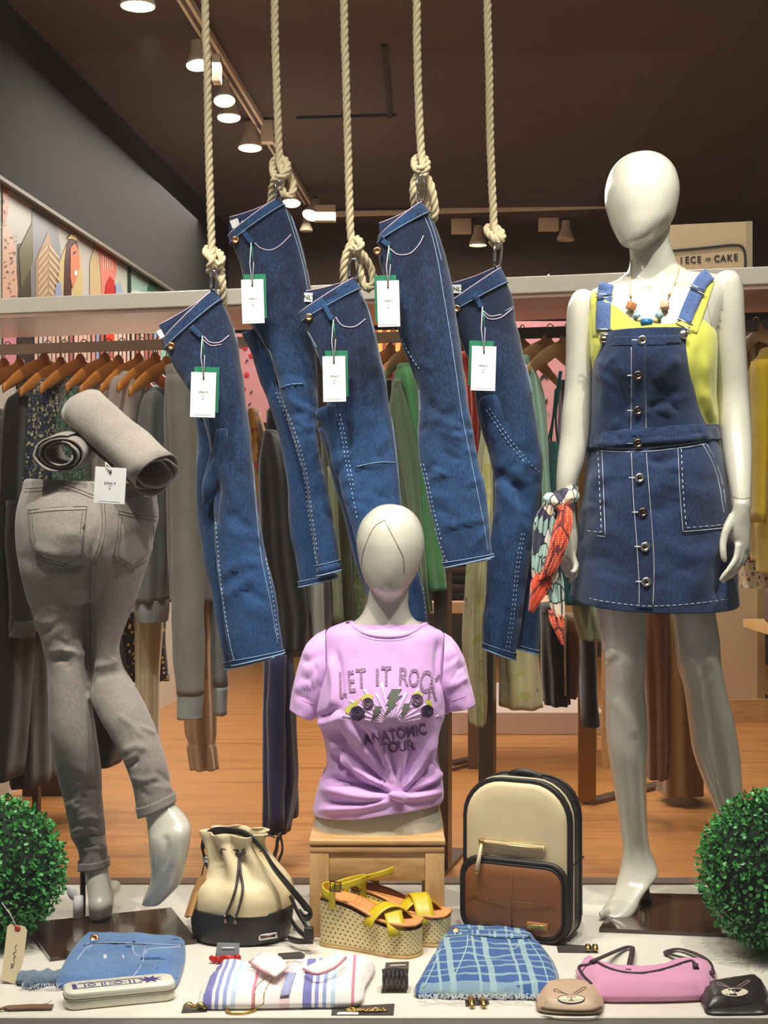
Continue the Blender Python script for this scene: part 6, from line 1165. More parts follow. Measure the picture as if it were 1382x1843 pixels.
# ---------------- folded clothes and small things on the display floor ----------------
def flat_cloth(poly, h, lab, name, cat, m, name_part='cloth', layers=1, seed=0, amp=.004, step=.012, edge=None, uvr=0, solid_h=None):
    """a folded garment: traced footprint on the floor, domed top, soft edge"""
    g = [G(x, y, h*.5) for x, y in poly]; c = sum(g, V((0, 0, 0)))/len(g); t = thing(name, lab, cat, (c.x, c.y, 0))
    P2 = catm([(p.x, p.y) for p in g], 5, closed=True)
    v, f = poly2d([tuple(p) for p in P2], step); e = P2
    def dist(x, y): 
        a = e; b = np.roll(e, -1, axis=0); ab = b-a; q = np.array([x, y]); tt = np.clip(((q-a)*ab).sum(1)/((ab*ab).sum(1)+1e-12), 0, 1); return np.linalg.norm(q-(a+tt[:, None]*ab), axis=1).min()
    N = len(v); d = np.array([dist(x, y) for x, y, _ in v]); k = np.clip(d/(h*.8), 0, 1); prof_ = h*(.55+.45*np.sqrt(1-(1-k)**2))
    nz = np.array([noise.noise(V((x*14+seed, y*14, seed)))+.5*noise.noise(V((x*38, y*38+seed, 1))) for x, y, _ in v])
    z = prof_+amp*nz*np.clip(k+.2, 0, 1); top_ = np.c_[v[:, 0], v[:, 1], z]; bot = np.c_[v[:, 0], v[:, 1], np.full(N, .001)]
    ec = {}
    for q in f:
        for a, b in zip(q, q[1:]+q[:1]): ec[(a, b)] = 1
    ff = [tuple(q) for q in f]; ff = [q if True else q for q in ff]
    al = [top_, bot]; rings = 3; K = 2; ed = [(a, b) for a, b in ec if (b, a) not in ec]; bi = sorted({i for x in ed for i in x}); mp = {b: i for i, b in enumerate(bi)}; cc = v[:, :2].mean(0)
    for r in range(1, rings+1):
        u = r/(rings+1); o_ = v[bi, :2]-cc; o_ = o_/np.linalg.norm(o_, axis=1)[:, None]; al.append(np.c_[v[bi, :2]+o_*h*.22*math.sin(PI*u), z[bi]*(1-u)+.001*u])
    idx = lambda r, i: i if r == 0 else (i+N if r == rings+1 else 2*N+(r-1)*len(bi)+mp[i])
    G_ = ff+[tuple(i+N for i in q[::-1]) for q in f]
    for a, b in ed:
        for r in range(rings+1): G_.append((idx(r, b), idx(r, a), idx(r+1, a), idx(r+1, b)))
    VV = np.vstack(al); ca, sa = math.cos(uvr), math.sin(uvr); q = VV[:, :2]-cc; uv = np.c_[q[:, 0]*ca+q[:, 1]*sa, -q[:, 0]*sa+q[:, 1]*ca+VV[:, 2]*-1.0]
    mk(name_part, (VV, G_, uv), m, t); return t, (VV, G_), c
# denim shorts
t, tm, c = flat_cloth([(148, 1690), (165, 1682), (240, 1686), (320, 1690), (329, 1700), (327, 1730), (316, 1766), (300, 1768), (210, 1768), (150, 1770), (106, 1768), (112, 1745), (130, 1712)], .024, 'folded pale blue denim shorts with frayed hem beside the white pencil tin', 'denim_shorts', 'shorts', M_SHORT, 'denim_body', seed=2, amp=.008)
TT_ = Tgt(tm)
rg, rm, _ = None, None, None
L = Loft(pth([(114, 1752, G(0, 1765).y, 10, .02), (95, 1762, G(0, 1768).y, 15, .03), (70, 1764, G(0, 1770).y, 16, .035), (45, 1762, G(0, 1770).y, 15, .03), (32, 1760, G(0, 1770).y, 8, .02)]))
rm = wrinkle(L.mesh(30, 8), .010, (30, 30, 34), 3, 3); rm[0][:, 2] = np.maximum(rm[0][:, 2], .001); mk('rolled_frayed_leg', rm, M_SHORT_DK, t)
fr_ = []
for i in range(90):
    x = 40+i*2.9; y = 1774+3*math.sin(i*1.7) if x > 110 else 1776; a = G(x, y-6, .012); fr_.append(tube([a, a+V((random.gauss(0, .004), -.006+random.gauss(0, .003), -.006)), a+V((random.gauss(0, .006), -.010, -.009))], .0006, 4))
mk('frayed_threads', J(*fr_), M_THR_W, t)['kind'] = 'stuff'
mk('waistband', patch([(152, 1689), (166, 1682), (330, 1690), (330, 1702), (240, 1698), (168, 1697), (150, 1702)], TT_, .004, .0005, 8), M_SHORT, t)
T2_ = Tgt(tm, patch([(152, 1689), (166, 1682), (330, 1690), (330, 1702), (240, 1698), (168, 1697), (150, 1702)], TT_, .004, .0005, 8))
mk('stitching', stitch([[(150, 1700), (200, 1696), (330, 1702)], [(166, 1700), (150, 1712), (138, 1728)], [(238, 1700), (242, 1716), (254, 1722)], [(330, 1704), (270, 1708), (262, 1716)], [(260, 1706), (255, 1735), (236, 1762)]], T2_, .0008, .0006), M_THR_W, t)['kind'] = 'stuff'
mk('belt_loop', patch([(230, 1684), (240, 1684), (236, 1704), (226, 1703)], T2_, .003, .0005, 8), M_SHORT, t); mk('back_pocket', patch([(256, 1718), (326, 1716), (318, 1762), (238, 1764)], TT_, .002, .0005, 10), denim('pocket_denim', (70, 104, 164), (104, 144, 200)), t)
p = T2_.hit(170, 1690, .001); mk('button', xf(lathe([(.001, .003), (.004, .003), (.006, .005), (.009, .004), (.0095, 0)], 20, cap=False), TR(p, 0, .9)), M_COP, t)
for x, y in ((188, 1722), (222, 1720)): mk('worn_patch', patch([(x-3, y-3), (x+3, y-5), (x+5, y+2), (x-1, y+5)], TT_, .0006, .0005, 8), M_THR_W, t)
# pencil tin
a = G(120, 1795, .02); b = G(318, 1762, .02); ang = math.atan2(b.y-a.y, b.x-a.x)*.0+.43
c = G(218, 1778, .018); Lp = .205; Wp = .07
pt_ = thing('pencil_tin', 'white hinged pencil tin with purple cartoon lettering', 'pencil case', (c.x, c.y, 0)); MP = TR((c.x, c.y-.018, 0), .30)
M_TIN = mat('white_tin', (232, 228, 210), .3, coat=.3); M_PUR = mat('purple_print', (78, 66, 120), .5); M_TLN = mat('tin_seam', (150, 144, 122), .5)
def rrect(w, h, r, n=6): return [(x, y) for x, y in rprof(w, h, r, r, -h/2, n)]
def puck(w, h, r, z0, z1, bev): 
    pr = rrect(w, h, r); v, f = [], []; n = len(pr); A_ = np.array(pr)
    lv = [(z0, bev), (z0+bev, 0), (z1-bev, 0), (z1-bev*.3, bev*.3), (z1, bev)]
    for z, s in lv:
        q = A_*(1-2*s/np.array([w, h])); v += [(x, y, z) for x, y in q]
    for j in range(4):
        for i in range(n): f.append((j*n+i, j*n+(i+1) % n, (j+1)*n+(i+1) % n, (j+1)*n+i))
    f.append(tuple(range(n-1, -1, -1))); f.append(tuple(4*n+i for i in range(n))); return np.array(v), f
mk('tin_base', xf(puck(Lp, Wp, .02, .0005, .018, .003), MP), M_TIN, pt_); mk('tin_lid', xf(puck(Lp+.002, Wp+.002, .021, .0185, .034, .004), MP), M_TIN, pt_)
mk('lid_seam', xf(tube([V((x, y, .0182)) for x, y in rrect(Lp+.001, Wp+.001, .02)], .0012, 5, closed=True), MP), M_TLN, pt_)
gl_ = [box(x, x+.003, -.009, .009, .0343, .0346) for x in (-.066, -.034, .018, .026)]+[box(x, x+.010, y, y+.0025, .0343, .0346) for x, y in ((-.020, -.006), (-.020, .004), (.004, -.001))]+[tube([(x+.007*math.cos(q), .007*math.sin(q), .0345) for q in np.linspace(0, 2*PI, 14)[:-1]], .0011, 4, closed=True) for x in (-.052, -.002)]+[box(-.028, -.0255, -.009, .009, .0343, .0346)]
mk('print_lettering', xf(J(*gl_), MP), M_PUR, pt_, smooth=False)['kind'] = 'stuff'
mk('print_banner', xf(J(tube([(-.082, -.014, .0343), (.04, -.014, .0343), (.045, .014, .0343), (-.076, .014, .0343)], .0011, 4, closed=True), box(-.088, -.080, -.016, .014, .0341, .0346)), MP), M_PUR, pt_, smooth=False)
mk('print_burst', xf((np.array([(.058+(.022 if i % 2 else .010)*math.cos(i*PI/8)*1.2, .002+(.022 if i % 2 else .010)*math.sin(i*PI/8), .0344) for i in range(16)]+[(.058, .002, .0345)]), [(i, (i+1) % 16, 16) for i in range(16)]), MP), M_PUR, pt_, smooth=False)
# striped blouse
sb = NT('striped_blouse'); sb.pr(.8, sheen=.2); u = sb.sep(sb.coords('UV'))
xs = sb.math('FRACT', sb.math('MULTIPLY', sb.math('ADD', u[0], .40), 5.4)); base_ = sb.ramp(xs, [(0, (236, 226, 222)), (.10, (226, 196, 200)), (.20, (238, 232, 226)), (.33, (118, 116, 178)), (.42, (238, 232, 230)), (.45, (138, 142, 196)), (.49, (240, 234, 232)), (.53, (146, 160, 206)), (.57, (236, 236, 238)), (.61, (190, 208, 230)), (.66, (240, 236, 230)), (.82, (214, 130, 152)), (.85, (238, 230, 226))], 'CONSTANT')
sb.setc(base_); M_STRP = sb.m
t, tm, c = flat_cloth([(366, 1790), (372, 1766), (396, 1748), (396, 1738), (430, 1736), (470, 1742), (540, 1738), (600, 1730), (660, 1728), (668, 1740), (650, 1770), (640, 1796), (560, 1798), (450, 1800), (368, 1800)], .036, 'folded white blouse striped in pink and lilac with pink collar', 'striped_blouse', 'blouse', M_STRP, 'blouse_body', seed=7, amp=.006)
TB_ = Tgt(tm); M_COL = mat('pink_white_collar', (236, 214, 210), .8, col2=(240, 230, 224), ns=20); M_PKE = mat('pink_edging', (206, 150, 158), .8)
for poly, e in (([(449, 1729), (470, 1712), (505, 1722), (520, 1738), (495, 1756), (470, 1744)], [(449, 1731), (470, 1746), (494, 1757)]), ([(545, 1742), (590, 1722), (608, 1708), (624, 1722), (600, 1742), (568, 1752)], [(546, 1744), (570, 1753), (600, 1743), (622, 1724)])):
    v, f = poly2d(poly, 10); lift = np.array([G(x, y, .046+.01*math.sin((x-449)*.03)) for x, y, _ in v]); mk('collar', (lift, f), M_COL, t, solid=.004); mk('collar_edging', tube([G(x, y, .052) for x, y in catm(e, 4)], .0028, 6), M_PKE, t)
mk('button_placket', patch([(518, 1742), (536, 1742), (520, 1792), (504, 1794)], TB_, .0025, .0005, 8), mat('lilac_placket', (164, 168, 206), .8), t)
pg = thing('pendant_necklace', 'fine gold chain with oval ring pendant draped over the striped blouse', 'necklace', G(435, 1820))
hh = lambda x, y: (TB_.hit(x, y, .002) or G(x, y, .003))
for pts in ([(458, 1812), (458, 1790), (464, 1772), (490, 1752), (510, 1735), (530, 1730), (545, 1735)], [(466, 1812), (474, 1805), (476, 1785), (488, 1765), (505, 1745), (520, 1738)]): mk('chain', tube([hh(x, y) for x, y in catm(pts, 5)], .0009, 5), M_BRASS, pg)
mk('oval_ring', xf(tube([V((math.cos(a)*.028, math.sin(a)*.019, .003)) for a in np.linspace(0, 2*PI, 30)[:-1]], .0026, 7, closed=True), TR(G(434, 1820), .35)), M_BRASS, pg)
# small black card, red earrings, hair claw, clips
def card(name, lab, cat, poly, m, h=.002, part='card'):
    g = [G(x, y, 0) for x, y in poly]; t = thing(name, lab, cat, sum(g, V((0, 0, 0)))/len(g)); mk(part, slab([(p.x, p.y) for p in g], .0005, h), m, t, smooth=False); return t
M_DCARD = mat('dark_grey_card', (74, 66, 62), .4); M_GCARD = mat('grey_translucent_card', (146, 152, 158), .3)
t = card('black_card', 'small plain black card between the bucket bag and the sandals', 'card', [(500, 1719), (540, 1716), (549, 1722), (545, 1726), (508, 1727)], M_DCARD, .004)
t = thing('earring_card', 'grey hanging card holding red bow earrings by the bucket bag', 'earrings', G(405, 1725)); c = G(405, 1732)
gy = G(405, 1731).y; q = [P(391, 1697, gy+.0), P(431, 1698, gy), P(430, 1727, gy-.005), P(386, 1728, gy-.005)]; mk('card', ([p[:] for p in q]+[(p+V((0, .002, 0)))[:] for p in q], [(0, 1, 2, 3), (7, 6, 5, 4), (0, 4, 5, 1), (1, 5, 6, 2), (2, 6, 7, 3), (3, 7, 4, 0)]), M_GCARD, t, smooth=False)
mk('slot', tube([P(399, 1706, gy-.002), P(422, 1706, gy-.002)], .0016, 6), M_CARD, t)
M_REDG = mat('red_glitter', (196, 40, 34), .3, .3, bump=.5, bs=900)
for x, s in ((393, -1), (419, 1)):
    for dx_, rz in ((-7, .5), (7, -.5)): mk('bow_loop', xf(wrinkle(sphere(.010, 14, 10, (1.1, .45, .7)), .003, (120, 120, 120), x), TR(P(x+dx_, 1726, gy-.012), 0, 0, rz)), M_REDG, t)
    mk('bow_knot', xf(sphere(.005, 10, 8), TR(P(x, 1726, gy-.016))), M_REDG, t)
t = thing('hair_claw', 'black glittery hair claw on a dark card in front of the sandals', 'hair clip', G(712, 1770)); g = [G(694, 1734), G(736, 1732), G(732, 1787), G(686, 1788)]; mk('card', slab([(p.x, p.y) for p in g], .0005, .002), M_DCARD, t, smooth=False)
mk('slot', tube([G(702, 1738, .003), G(730, 1737, .003)], .0016, 6), M_CARD, t)
M_GLT = mat('black_glitter', (26, 24, 28), .18, coat=.6, bump=1, bs=700, bd=.002); c = G(711, 1772, .01)
for sg in (1, -1):
    for i in range(6):
        xx_ = -.020+i*.008; mk('claw_tooth', wrinkle(tube([c+V((xx_*(1+.1*q), sg*(.004+.017*math.sin(q*1.4)), .014+.012*math.cos(q*1.5)-.006*q)) for q in np.linspace(0, 1.6, 7)], [.0042, .0045, .0042, .0038, .0032, .0025, .0015], 8), .0008, (300, 300, 300), i), M_GLT, t)
mk('claw_spine', wrinkle(tube([c+V((-.025, 0, .024)), c+V((0, 0, .028)), c+V((.025, 0, .024))], .0055, 10), .001, (300, 300, 300), 1), M_GLT, t)
mk('claw_hinge', xf(cyl(.005, .03, 14), TR(G(709, 1750, .008), 0, PI/2)), M_GLT, t)
t = card('bracelet_card', 'grey strip card with gold chain bracelet at the front edge', 'bracelet', [(598, 1814), (710, 1808), (708, 1828), (596, 1828)], M_DCARD, .002)
for i in range(13): p = G(628+i*5.3, 1818-abs(i-6)*.15, .005); mk('gold_link', xf(tube([V((math.cos(a)*.006, math.sin(a)*.004, 0)) for a in np.linspace(0, 2*PI, 12)[:-1]], .0016, 5, closed=True), TR(p, i*.7, .5*(i % 2))), M_BRASS, t)
mk('white_label', slab([(p.x, p.y) for p in (G(608, 1824), G(645, 1823), G(645, 1828), G(606, 1828))], .002, .0026), M_CARD, t, smooth=False)
def clips(lab, poly, xs, y, ln, ang):
    t = card('hair_clip_card', lab, 'hair clips', poly, M_DCARD, .002)
    for x in xs: p = G(x, y, .004); mk('gold_clip', xf(tube(catm([(0, -ln, .002), (0, -ln*.4, .009), (0, ln*.5, .010), (0, ln, .003)], 4), 1, flat=(.010, .003)), TR(p, ang)), M_BRASS, t)
clips('pair of bent gold hair clips below the plaid shorts', [(836, 1794), (878, 1793), (880, 1808), (838, 1812)], (847, 868), 1806, .022, .1)
clips('dark card with two small gold clips in front of the backpack', [(1001, 1700), (1069, 1704), (1076, 1716), (1004, 1715)], (1058, 1071), 1710, .010, .0)
clips('pair of bronze hair clips on a grey card beside the pencil tin', [(330, 1812), (378, 1807), (372, 1822), (326, 1824)], (340, 361), 1816, .010, 1.3)
# plaid shorts
n = NT('blue_plaid'); n.pr(.85, sheen=.2); u = n.sep(n.coords('UV')); wob = n.math('MULTIPLY', n.math('SUBTRACT', n.noise(n.coords('UV'), 9, 2), .5), .008)
def lines(co, freq, ph, w): return n.math('LESS_THAN', n.math('FRACT', n.math('ADD', n.math('MULTIPLY', n.math('ADD', co, wob), freq), ph)), w)
va = n.math('MAXIMUM', lines(u[0], 13, .15, .16), lines(u[0], 13, .42, .07)); ha = n.math('MAXIMUM', lines(u[1], 24, .1, .22), lines(u[1], 12, .55, .12))
c_ = n.mix(n.math('MULTIPLY', va, .8), (44, 84, 140), (150, 178, 182)); c_ = n.mix(n.math('MULTIPLY', ha, .6), c_, (150, 180, 186)); n.setc(c_); n.bump(n.noise(n.coords('Object'), 300, 2), .3, .001); M_PLD = n.m
t, tm, c = flat_cloth([(806, 1674), (830, 1670), (900, 1676), (948, 1680), (962, 1690), (990, 1726), (1004, 1765), (1006, 1786), (880, 1782), (790, 1782), (750, 1780), (760, 1756), (786, 1712), (800, 1680)], .030, 'folded blue plaid shorts with frayed hem in front of the backpack', 'plaid_shorts', 'shorts', M_PLD, 'plaid_body', seed=12, amp=.006)
TPd = Tgt(tm); mk('waistband', patch([(806, 1674), (830, 1670), (905, 1677), (950, 1682), (958, 1690), (900, 1688), (840, 1682), (802, 1686)], TPd, .004, .0005, 8), M_PLD, t)
mk('fly_seam', stitch([[(842, 1682), (838, 1710), (812, 1770)], [(800, 1686), (784, 1730), (762, 1778)], [(940, 1690), (930, 1705), (915, 1712)], [(950, 1690), (975, 1730), (990, 1780)]], TPd, .0013, .0005), mat('pale_blue_seam', (176, 204, 204), .8), t)['kind'] = 'stuff'
mk('hem_fold', wrinkle(tube([G(x, y, .008) for x, y in catm([(752, 1784), (800, 1790), (880, 1791), (960, 1791), (1003, 1788)], 10)], .0065, 8), .002, (80, 80, 80), 3), mat('dark_frayed_hem', (84, 92, 98), .9, col2=(140, 160, 160), ns=120), t)
fr_ = [];
for i in range(120):
    x = 754+i*2.1; a = G(x, 1789+1.2*math.sin(i), .010+random.random()*.012); fr_.append(tube([a, a+V((random.gauss(0, .004), -.006, -.003)), a+V((random.gauss(0, .006), -.012+random.gauss(0, .003), -.006))], .0006, 4))
mk('frayed_threads', J(*fr_), M_THR_W, t)['kind'] = 'stuff'
p = TPd.hit(820, 1676, .001) or G(820, 1676, .04); mk('button', xf(lathe([(.001, .003), (.006, .004), (.008, .002), (.008, 0)], 18, cap=False), TR(p, 0, .6)), M_COP, t)
# pink camisole
M_PKR = NT('pink_rib'); M_PKR.pr(.85, sheen=.3); w_ = M_PKR.add('ShaderNodeTexWave'); w_.inputs['Scale'].default_value = 110; w_.bands_direction = 'X'; M_PKR.lk(M_PKR.coords('Object'), w_.inputs['Vector']); M_PKR.setc((216, 148, 184)); M_PKR.bump(w_.outputs['Fac'], .35, .0015); M_PKR = M_PKR.m
t, tm, c = flat_cloth([(1043, 1741), (1062, 1731), (1100, 1745), (1150, 1750), (1190, 1744), (1206, 1738), (1240, 1736), (1262, 1738), (1282, 1744), (1278, 1770), (1270, 1782), (1160, 1786), (1075, 1784), (1060, 1764)], .040, 'folded pink ribbed camisole with black straps on the platform', 'pink_camisole', 'camisole', M_PKR, 'ribbed_body', seed=15, amp=.006)
M_TRIM = mat('plum_black_trim', (60, 40, 46), .6)
def st_(pts, z, w=.011): mk('strap', tube(catm([G(x, y, zz) for (x, y), zz in zip(pts, z)], 6), 1, flat=(w, .0022)), M_TRIM, t)
st_([(1066, 1730), (1085, 1722), (1108, 1712), (1130, 1704), (1138, 1708), (1134, 1730), (1131, 1745)], [.045, .03, .012, .006, .01, .02, .04]); st_([(1252, 1740), (1246, 1728), (1215, 1720), (1198, 1714), (1222, 1708), (1255, 1718), (1275, 1732), (1282, 1752)], [.045, .03, .01, .006, .006, .01, .02, .03])
TC_ = Tgt(tm)
mk('neckline_trim', tube([(TC_.hit(x, y, .001) or G(x, y, .038)) for x, y in catm([(1058, 1738), (1068, 1728), (1085, 1738), (1112, 1748), (1150, 1752), (1185, 1747), (1210, 1740), (1232, 1732), (1246, 1730), (1256, 1744)], 4)], .003, 6), M_TRIM, t); mk('side_trim', tube([G(x, y, z) for (x, y), z in zip(catm([(1058, 1736), (1042, 1740), (1050, 1756), (1064, 1770)], 4), np.linspace(.035, .03, 13))], .003, 6), M_TRIM, t)
# bunny pouches
def bunny(poly, lab, m, face, ears, line, seed, fc, yawb):
    t, tm, c = flat_cloth(poly, .030, lab, 'zip_pouch', 'pouch', m, 'pouch_body', seed=seed, amp=.003, step=.010); TQ = Tgt(tm); cx, cy = fc
    ell = [(cx+24*math.cos(a), cy+8.5*math.sin(a)*(1 if math.sin(a) > 0 else .8)) for a in np.linspace(0, 2*PI, 22)[:-1]]; mk('face_print', patch(ell, TQ, .0008, .0003, 8), face, t, smooth=False)
    mk('face_outline', stitch([ell+[ell[0]], [(cx-12, cy-9), (cx-28, cy-17), (cx-30, cy-13), (cx-8, cy-8)], [(cx+4, cy-9), (cx+22, cy-20), (cx+26, cy-18), (cx+9, cy-8)], [(cx, cy-3), (cx, cy+2), (cx-4, cy+4)], [(cx, cy+2), (cx+4, cy+4)]], TQ, .0008, .0012), line, t)['kind'] = 'stuff'
    return t
M_BEI = mat('beige_leatherette', (196, 166, 138), .45); t = bunny([(974, 1784), (984, 1774), (1030, 1771), (1070, 1776), (1078, 1784), (1080, 1806), (1066, 1812), (1010, 1812), (974, 1808), (970, 1798)], 'beige bunny-face pouch lying on the plaid shorts corner', M_BEI, mat('cream_print', (220, 214, 184), .6), 1, mat('brown_line', (96, 72, 62), .6), 20, (1028, 1797), 0)
mk('zip_edge', tube([G(x, y, .015) for x, y in catm([(974, 1814), (1010, 1818), (1060, 1819), (1082, 1813)], 4)], .003, 6), mat('brown_zip', (120, 96, 74), .5), t); mk('zip_pull', xf(sphere(.006, 10, 8, (.6, 1, 1)), TR(G(967, 1806, .008))), M_STEEL, t)
M_BLL = mat('black_leatherette', (46, 40, 38), .35); bunny([(1266, 1778), (1300, 1768), (1345, 1762), (1366, 1764), (1376, 1780), (1372, 1796), (1340, 1802), (1290, 1808), (1272, 1804)], 'black bunny-face pouch at the edge of the pink camisole', M_BLL, mat('cream_print', (220, 214, 184), .6), 1, mat('pink_line', (190, 150, 146), .6), 24, (1322, 1785), 0)
t, tm, c = flat_cloth([(1274, 1806), (1320, 1802), (1370, 1800), (1384, 1820), (1330, 1823), (1276, 1822)], .010, 'dark shiny pouch flap lying flat under the black bunny pouch', 'zip_pouch', 'pouch', M_BLL, 'pouch_body', seed=30, amp=.002)
# tan tag at the left and leather tassel on the floor
t = thing('kraft_tag', 'tall cream kraft tag with red eyelet and handwriting by the boxwood ball', 'tag', G(22, 1770)); yt = G(20, 1772).y
def kt(x, y, d=0): return P(x, y, yt+(1772-y)*.0004-d)
pl = [(2, 1763), (13, 1668), (18, 1663), (44, 1667), (49, 1674), (42, 1730), (28, 1772)]; a_ = [kt(x, y)[:] for x, y in pl]; b_ = [kt(x, y, -.0016)[:] for x, y in pl]; k = len(pl)
mk('card', (a_+b_, [tuple(range(k)), tuple(range(2*k-1, k-1, -1))]+[(i, i+k, (i+1) % k+k, (i+1) % k) for i in range(k)]), mat('cream_kraft', (222, 204, 166), .6), t, smooth=False)
mk('red_eyelet', xf(cyl(.0055, .002, 18), TR(kt(32, 1671, .001), 0, PI/2)), mat('red_eyelet', (196, 52, 44), .4), t); mk('string', tube([kt(32, 1671, .003), kt(18, 1645, .004), kt(3, 1624, .005)], .0009, 5), M_STR, t); mk('string', tube([kt(32, 1671, .003), kt(20, 1648, .0), kt(14, 1638, .0)], .0009, 5), M_STR, t)
mk('handwriting', tube([kt(x, y, .0008) for x, y in catm([(19, 1742), (24, 1738), (20, 1734), (22, 1742), (26, 1732), (24, 1725), (28, 1722), (24, 1716), (29, 1712), (27, 1704), (31, 1700)], 5)], .0005, 4), M_THR_G, t)
t = thing('leather_tassel', 'thin brown leather tag strap lying flat near the front edge', 'tassel', G(50, 1813)); mk('strap', tube([G(10, 1816, .003), G(14, 1814, .004), G(50, 1812, .005), G(95, 1812, .004)], 1, flat=(.022, .003)), mat('brown_strap', (120, 88, 66), .5), t, smooth=False); mk('loop', tube([G(-4, 1818, .004), G(4, 1815, .006), G(10, 1816, .004)], .003, 6), mat('brown_strap', (120, 88, 66), .5), t); mk('cord', tube([G(70, 1809, .006), G(84, 1806, .006), G(94, 1801, .008)], .0006, 5), M_THR_G, t)
# ---------------- hangers and hanging clothes ----------------
def fab(name, c, c2=None, rough=.85, knit=0):
    return mat('fabric_'+name, c, rough, sheen=.25, spec=.25, col2=c2, ns=40, stretch=(1, 1, .5), bump=.4 if knit else .15, bs=260 if knit else 500, bd=.001)
def floral(name, base, cols, scale, thr=.34, leaf=None):
    n = NT('floral_'+name); n.pr(.85, sheen=.2); v = n.coords('Object', (1, 1, 1)); d = n.vor(v, scale); col = n.vor(v, scale, 'F1', 'Color'); k = n.math('LESS_THAN', d, thr)
    s = n.sep(col)[0]; cc = n.ramp(s, [(i/len(cols), c) for i, c in enumerate(cols)], 'CONSTANT'); b = n.mix(k, base, cc)
    if leaf: b = n.mix(n.math('GREATER_THAN', n.noise(v, scale*.8, 2), .6), b, leaf)
    n.setc(b); return n.m
def hanger(px, py, Y, lab, yaw=1.0, m=M_HANG, s=1.0, droop=.10, grp='wooden hangers on the left rail', hook_to=None):
    c = P(px, py, Y); t = thing('wooden_hanger', lab, 'hanger', c-V((0, 0, droop)), grp); M = TR(c, yaw)
    arm = []
    for u in np.linspace(-1, 1, 25):
        a = abs(u); z = -droop*(a**1.15)-.014*(1-a)**2*0; y = -.018*a*a; arm.append((V((u*.205*s, y, z)), .016+.010*math.sin(PI*min(1, a*1.1)) if a > .12 else .024-.008*a))
    v, f = [], []
    for i, (p, h) in enumerate(arm):
        for k in range(10): a = 2*PI*k/10; v.append((p.x, p.y+math.cos(a)*.0065, p.z+math.sin(a)*h-.006))
    for i in range(24):
        for k in range(10): f.append((i*10+k, i*10+(k+1) % 10, (i+1)*10+(k+1) % 10, (i+1)*10+k))
    f.append(tuple(range(9, -1, -1))); f.append(tuple(240+k for k in range(10)))
    mk('arms', xf((np.array(v), f), M), m, t); mk('neck', xf(sphere(.02, 16, 10, (1.2, .35, 1.0)), M @ TR((0, 0, .006))), m, t)
    top = hook_to if hook_to else 1.478; zr = top-c.z; hk = [V((0, 0, .01)), V((0, 0, zr-.02))]+[V((.016-.016*math.cos(a), 0, zr-.012+.016*math.sin(a))) for a in np.linspace(0, PI*1.15, 9)]
    mk('hook', xf(tube(hk, .0018, 7), M), M_STEEL, t); return t
for i, (x, y) in enumerate(((8, 650), (36, 650), (80, 641), (110, 648), (145, 643), (190, 640), (214, 645), (250, 642), (280, 640), (300, 647))):
    nm = ['at the window edge, almost cut off', 'with bare arms above the black coat', 'with the long front arm over the black coat', 'above the cap-like grey collar', 'above the navy floral blouse', 'above the dark floral blouse', 'above the green floral blouse', 'above the first pale tee', 'above the second pale tee', 'half hidden behind the first jeans'][i]
    hanger(x, y+8, ry_at(x)+.0, 'honey wooden hanger '+nm, 1.05, hook_to=1.485)
hanger(936, 612, ry_at(936), 'brown wooden hanger beside the rightmost jeans', 1.0, M_HANG2, grp='wooden hangers on the right rail', hook_to=1.485); hanger(984, 616, ry_at(984), 'pale wooden hanger against the pink panel', .75, M_HANG2, grp='wooden hangers on the right rail', hook_to=1.485); hanger(1016, 618, ry_at(1016), 'pale wooden hanger touching the tall mannequin arm', .75, M_HANG2, grp='wooden hangers on the right rail', hook_to=1.485)
hanger(703, 632, ry_at(703), 'dark wooden hanger in front of the striped awning', 1.0, grp='wooden hangers on the left rail', hook_to=1.485); hanger(728, 634, ry_at(728), 'wooden hanger carrying the green blouse', 1.1, M_HANG2, grp='wooden hangers on the left rail', hook_to=1.485)
hanger(1366, 596, ry_at(1366), 'brown wooden hanger over the yellow cardigan', 1.9, M_HANG2, grp='wooden hangers on the right rail', hook_to=1.485)
def garment(name, lab, cat, secs, m, Y, parts=(), pl=.012, fq=7, seed=0, amp=.006, grp=None, p=2.2, hem=None, hm=None):
    """secs: (y, xl, xr, half depth); parts: (part name, secs, dY, material)"""
    L = Loft([(a[1], a[0], a[2], a[0], Y, a[3]) for a in secs], p); b = P((secs[-1][1]+secs[-1][2])/2, secs[-1][0], Y); t = thing(name, lab, cat, b, grp); K = len(secs)-1
    w = lambda tt, th: V((math.cos(th)*.35, math.sin(th), 0))*pl*math.sin(th*fq+seed)*min(1, tt/1.5)
    mm = wrinkle(L.mesh(64, 8, cap=False, wob=w), amp, (9, 9, 4), seed); mk('body', mm, m, t, solid=-.002)
    # close the shoulders
    mk('shoulder', wrinkle(Loft([(secs[0][1]+2, secs[0][0]-5, secs[0][2]-2, secs[0][0]-5, Y, secs[0][3]*.75), (secs[0][1], secs[0][0], secs[0][2], secs[0][0], Y, secs[0][3]), (secs[0][1], secs[0][0]+12, secs[0][2], secs[0][0]+12, Y, secs[0][3])], p).mesh(40, 4), .002, (12, 12, 12), seed), m, t)
    for nm, ss, dY, m2 in parts:
        pm = wrinkle(Loft([(a[1], a[0], a[2], a[0], Y+dY, a[3]) for a in ss], 2.1).mesh(32, 7), .005, (16, 16, 8), seed+3); mk(nm, pm, m2 or m, t)
    return t
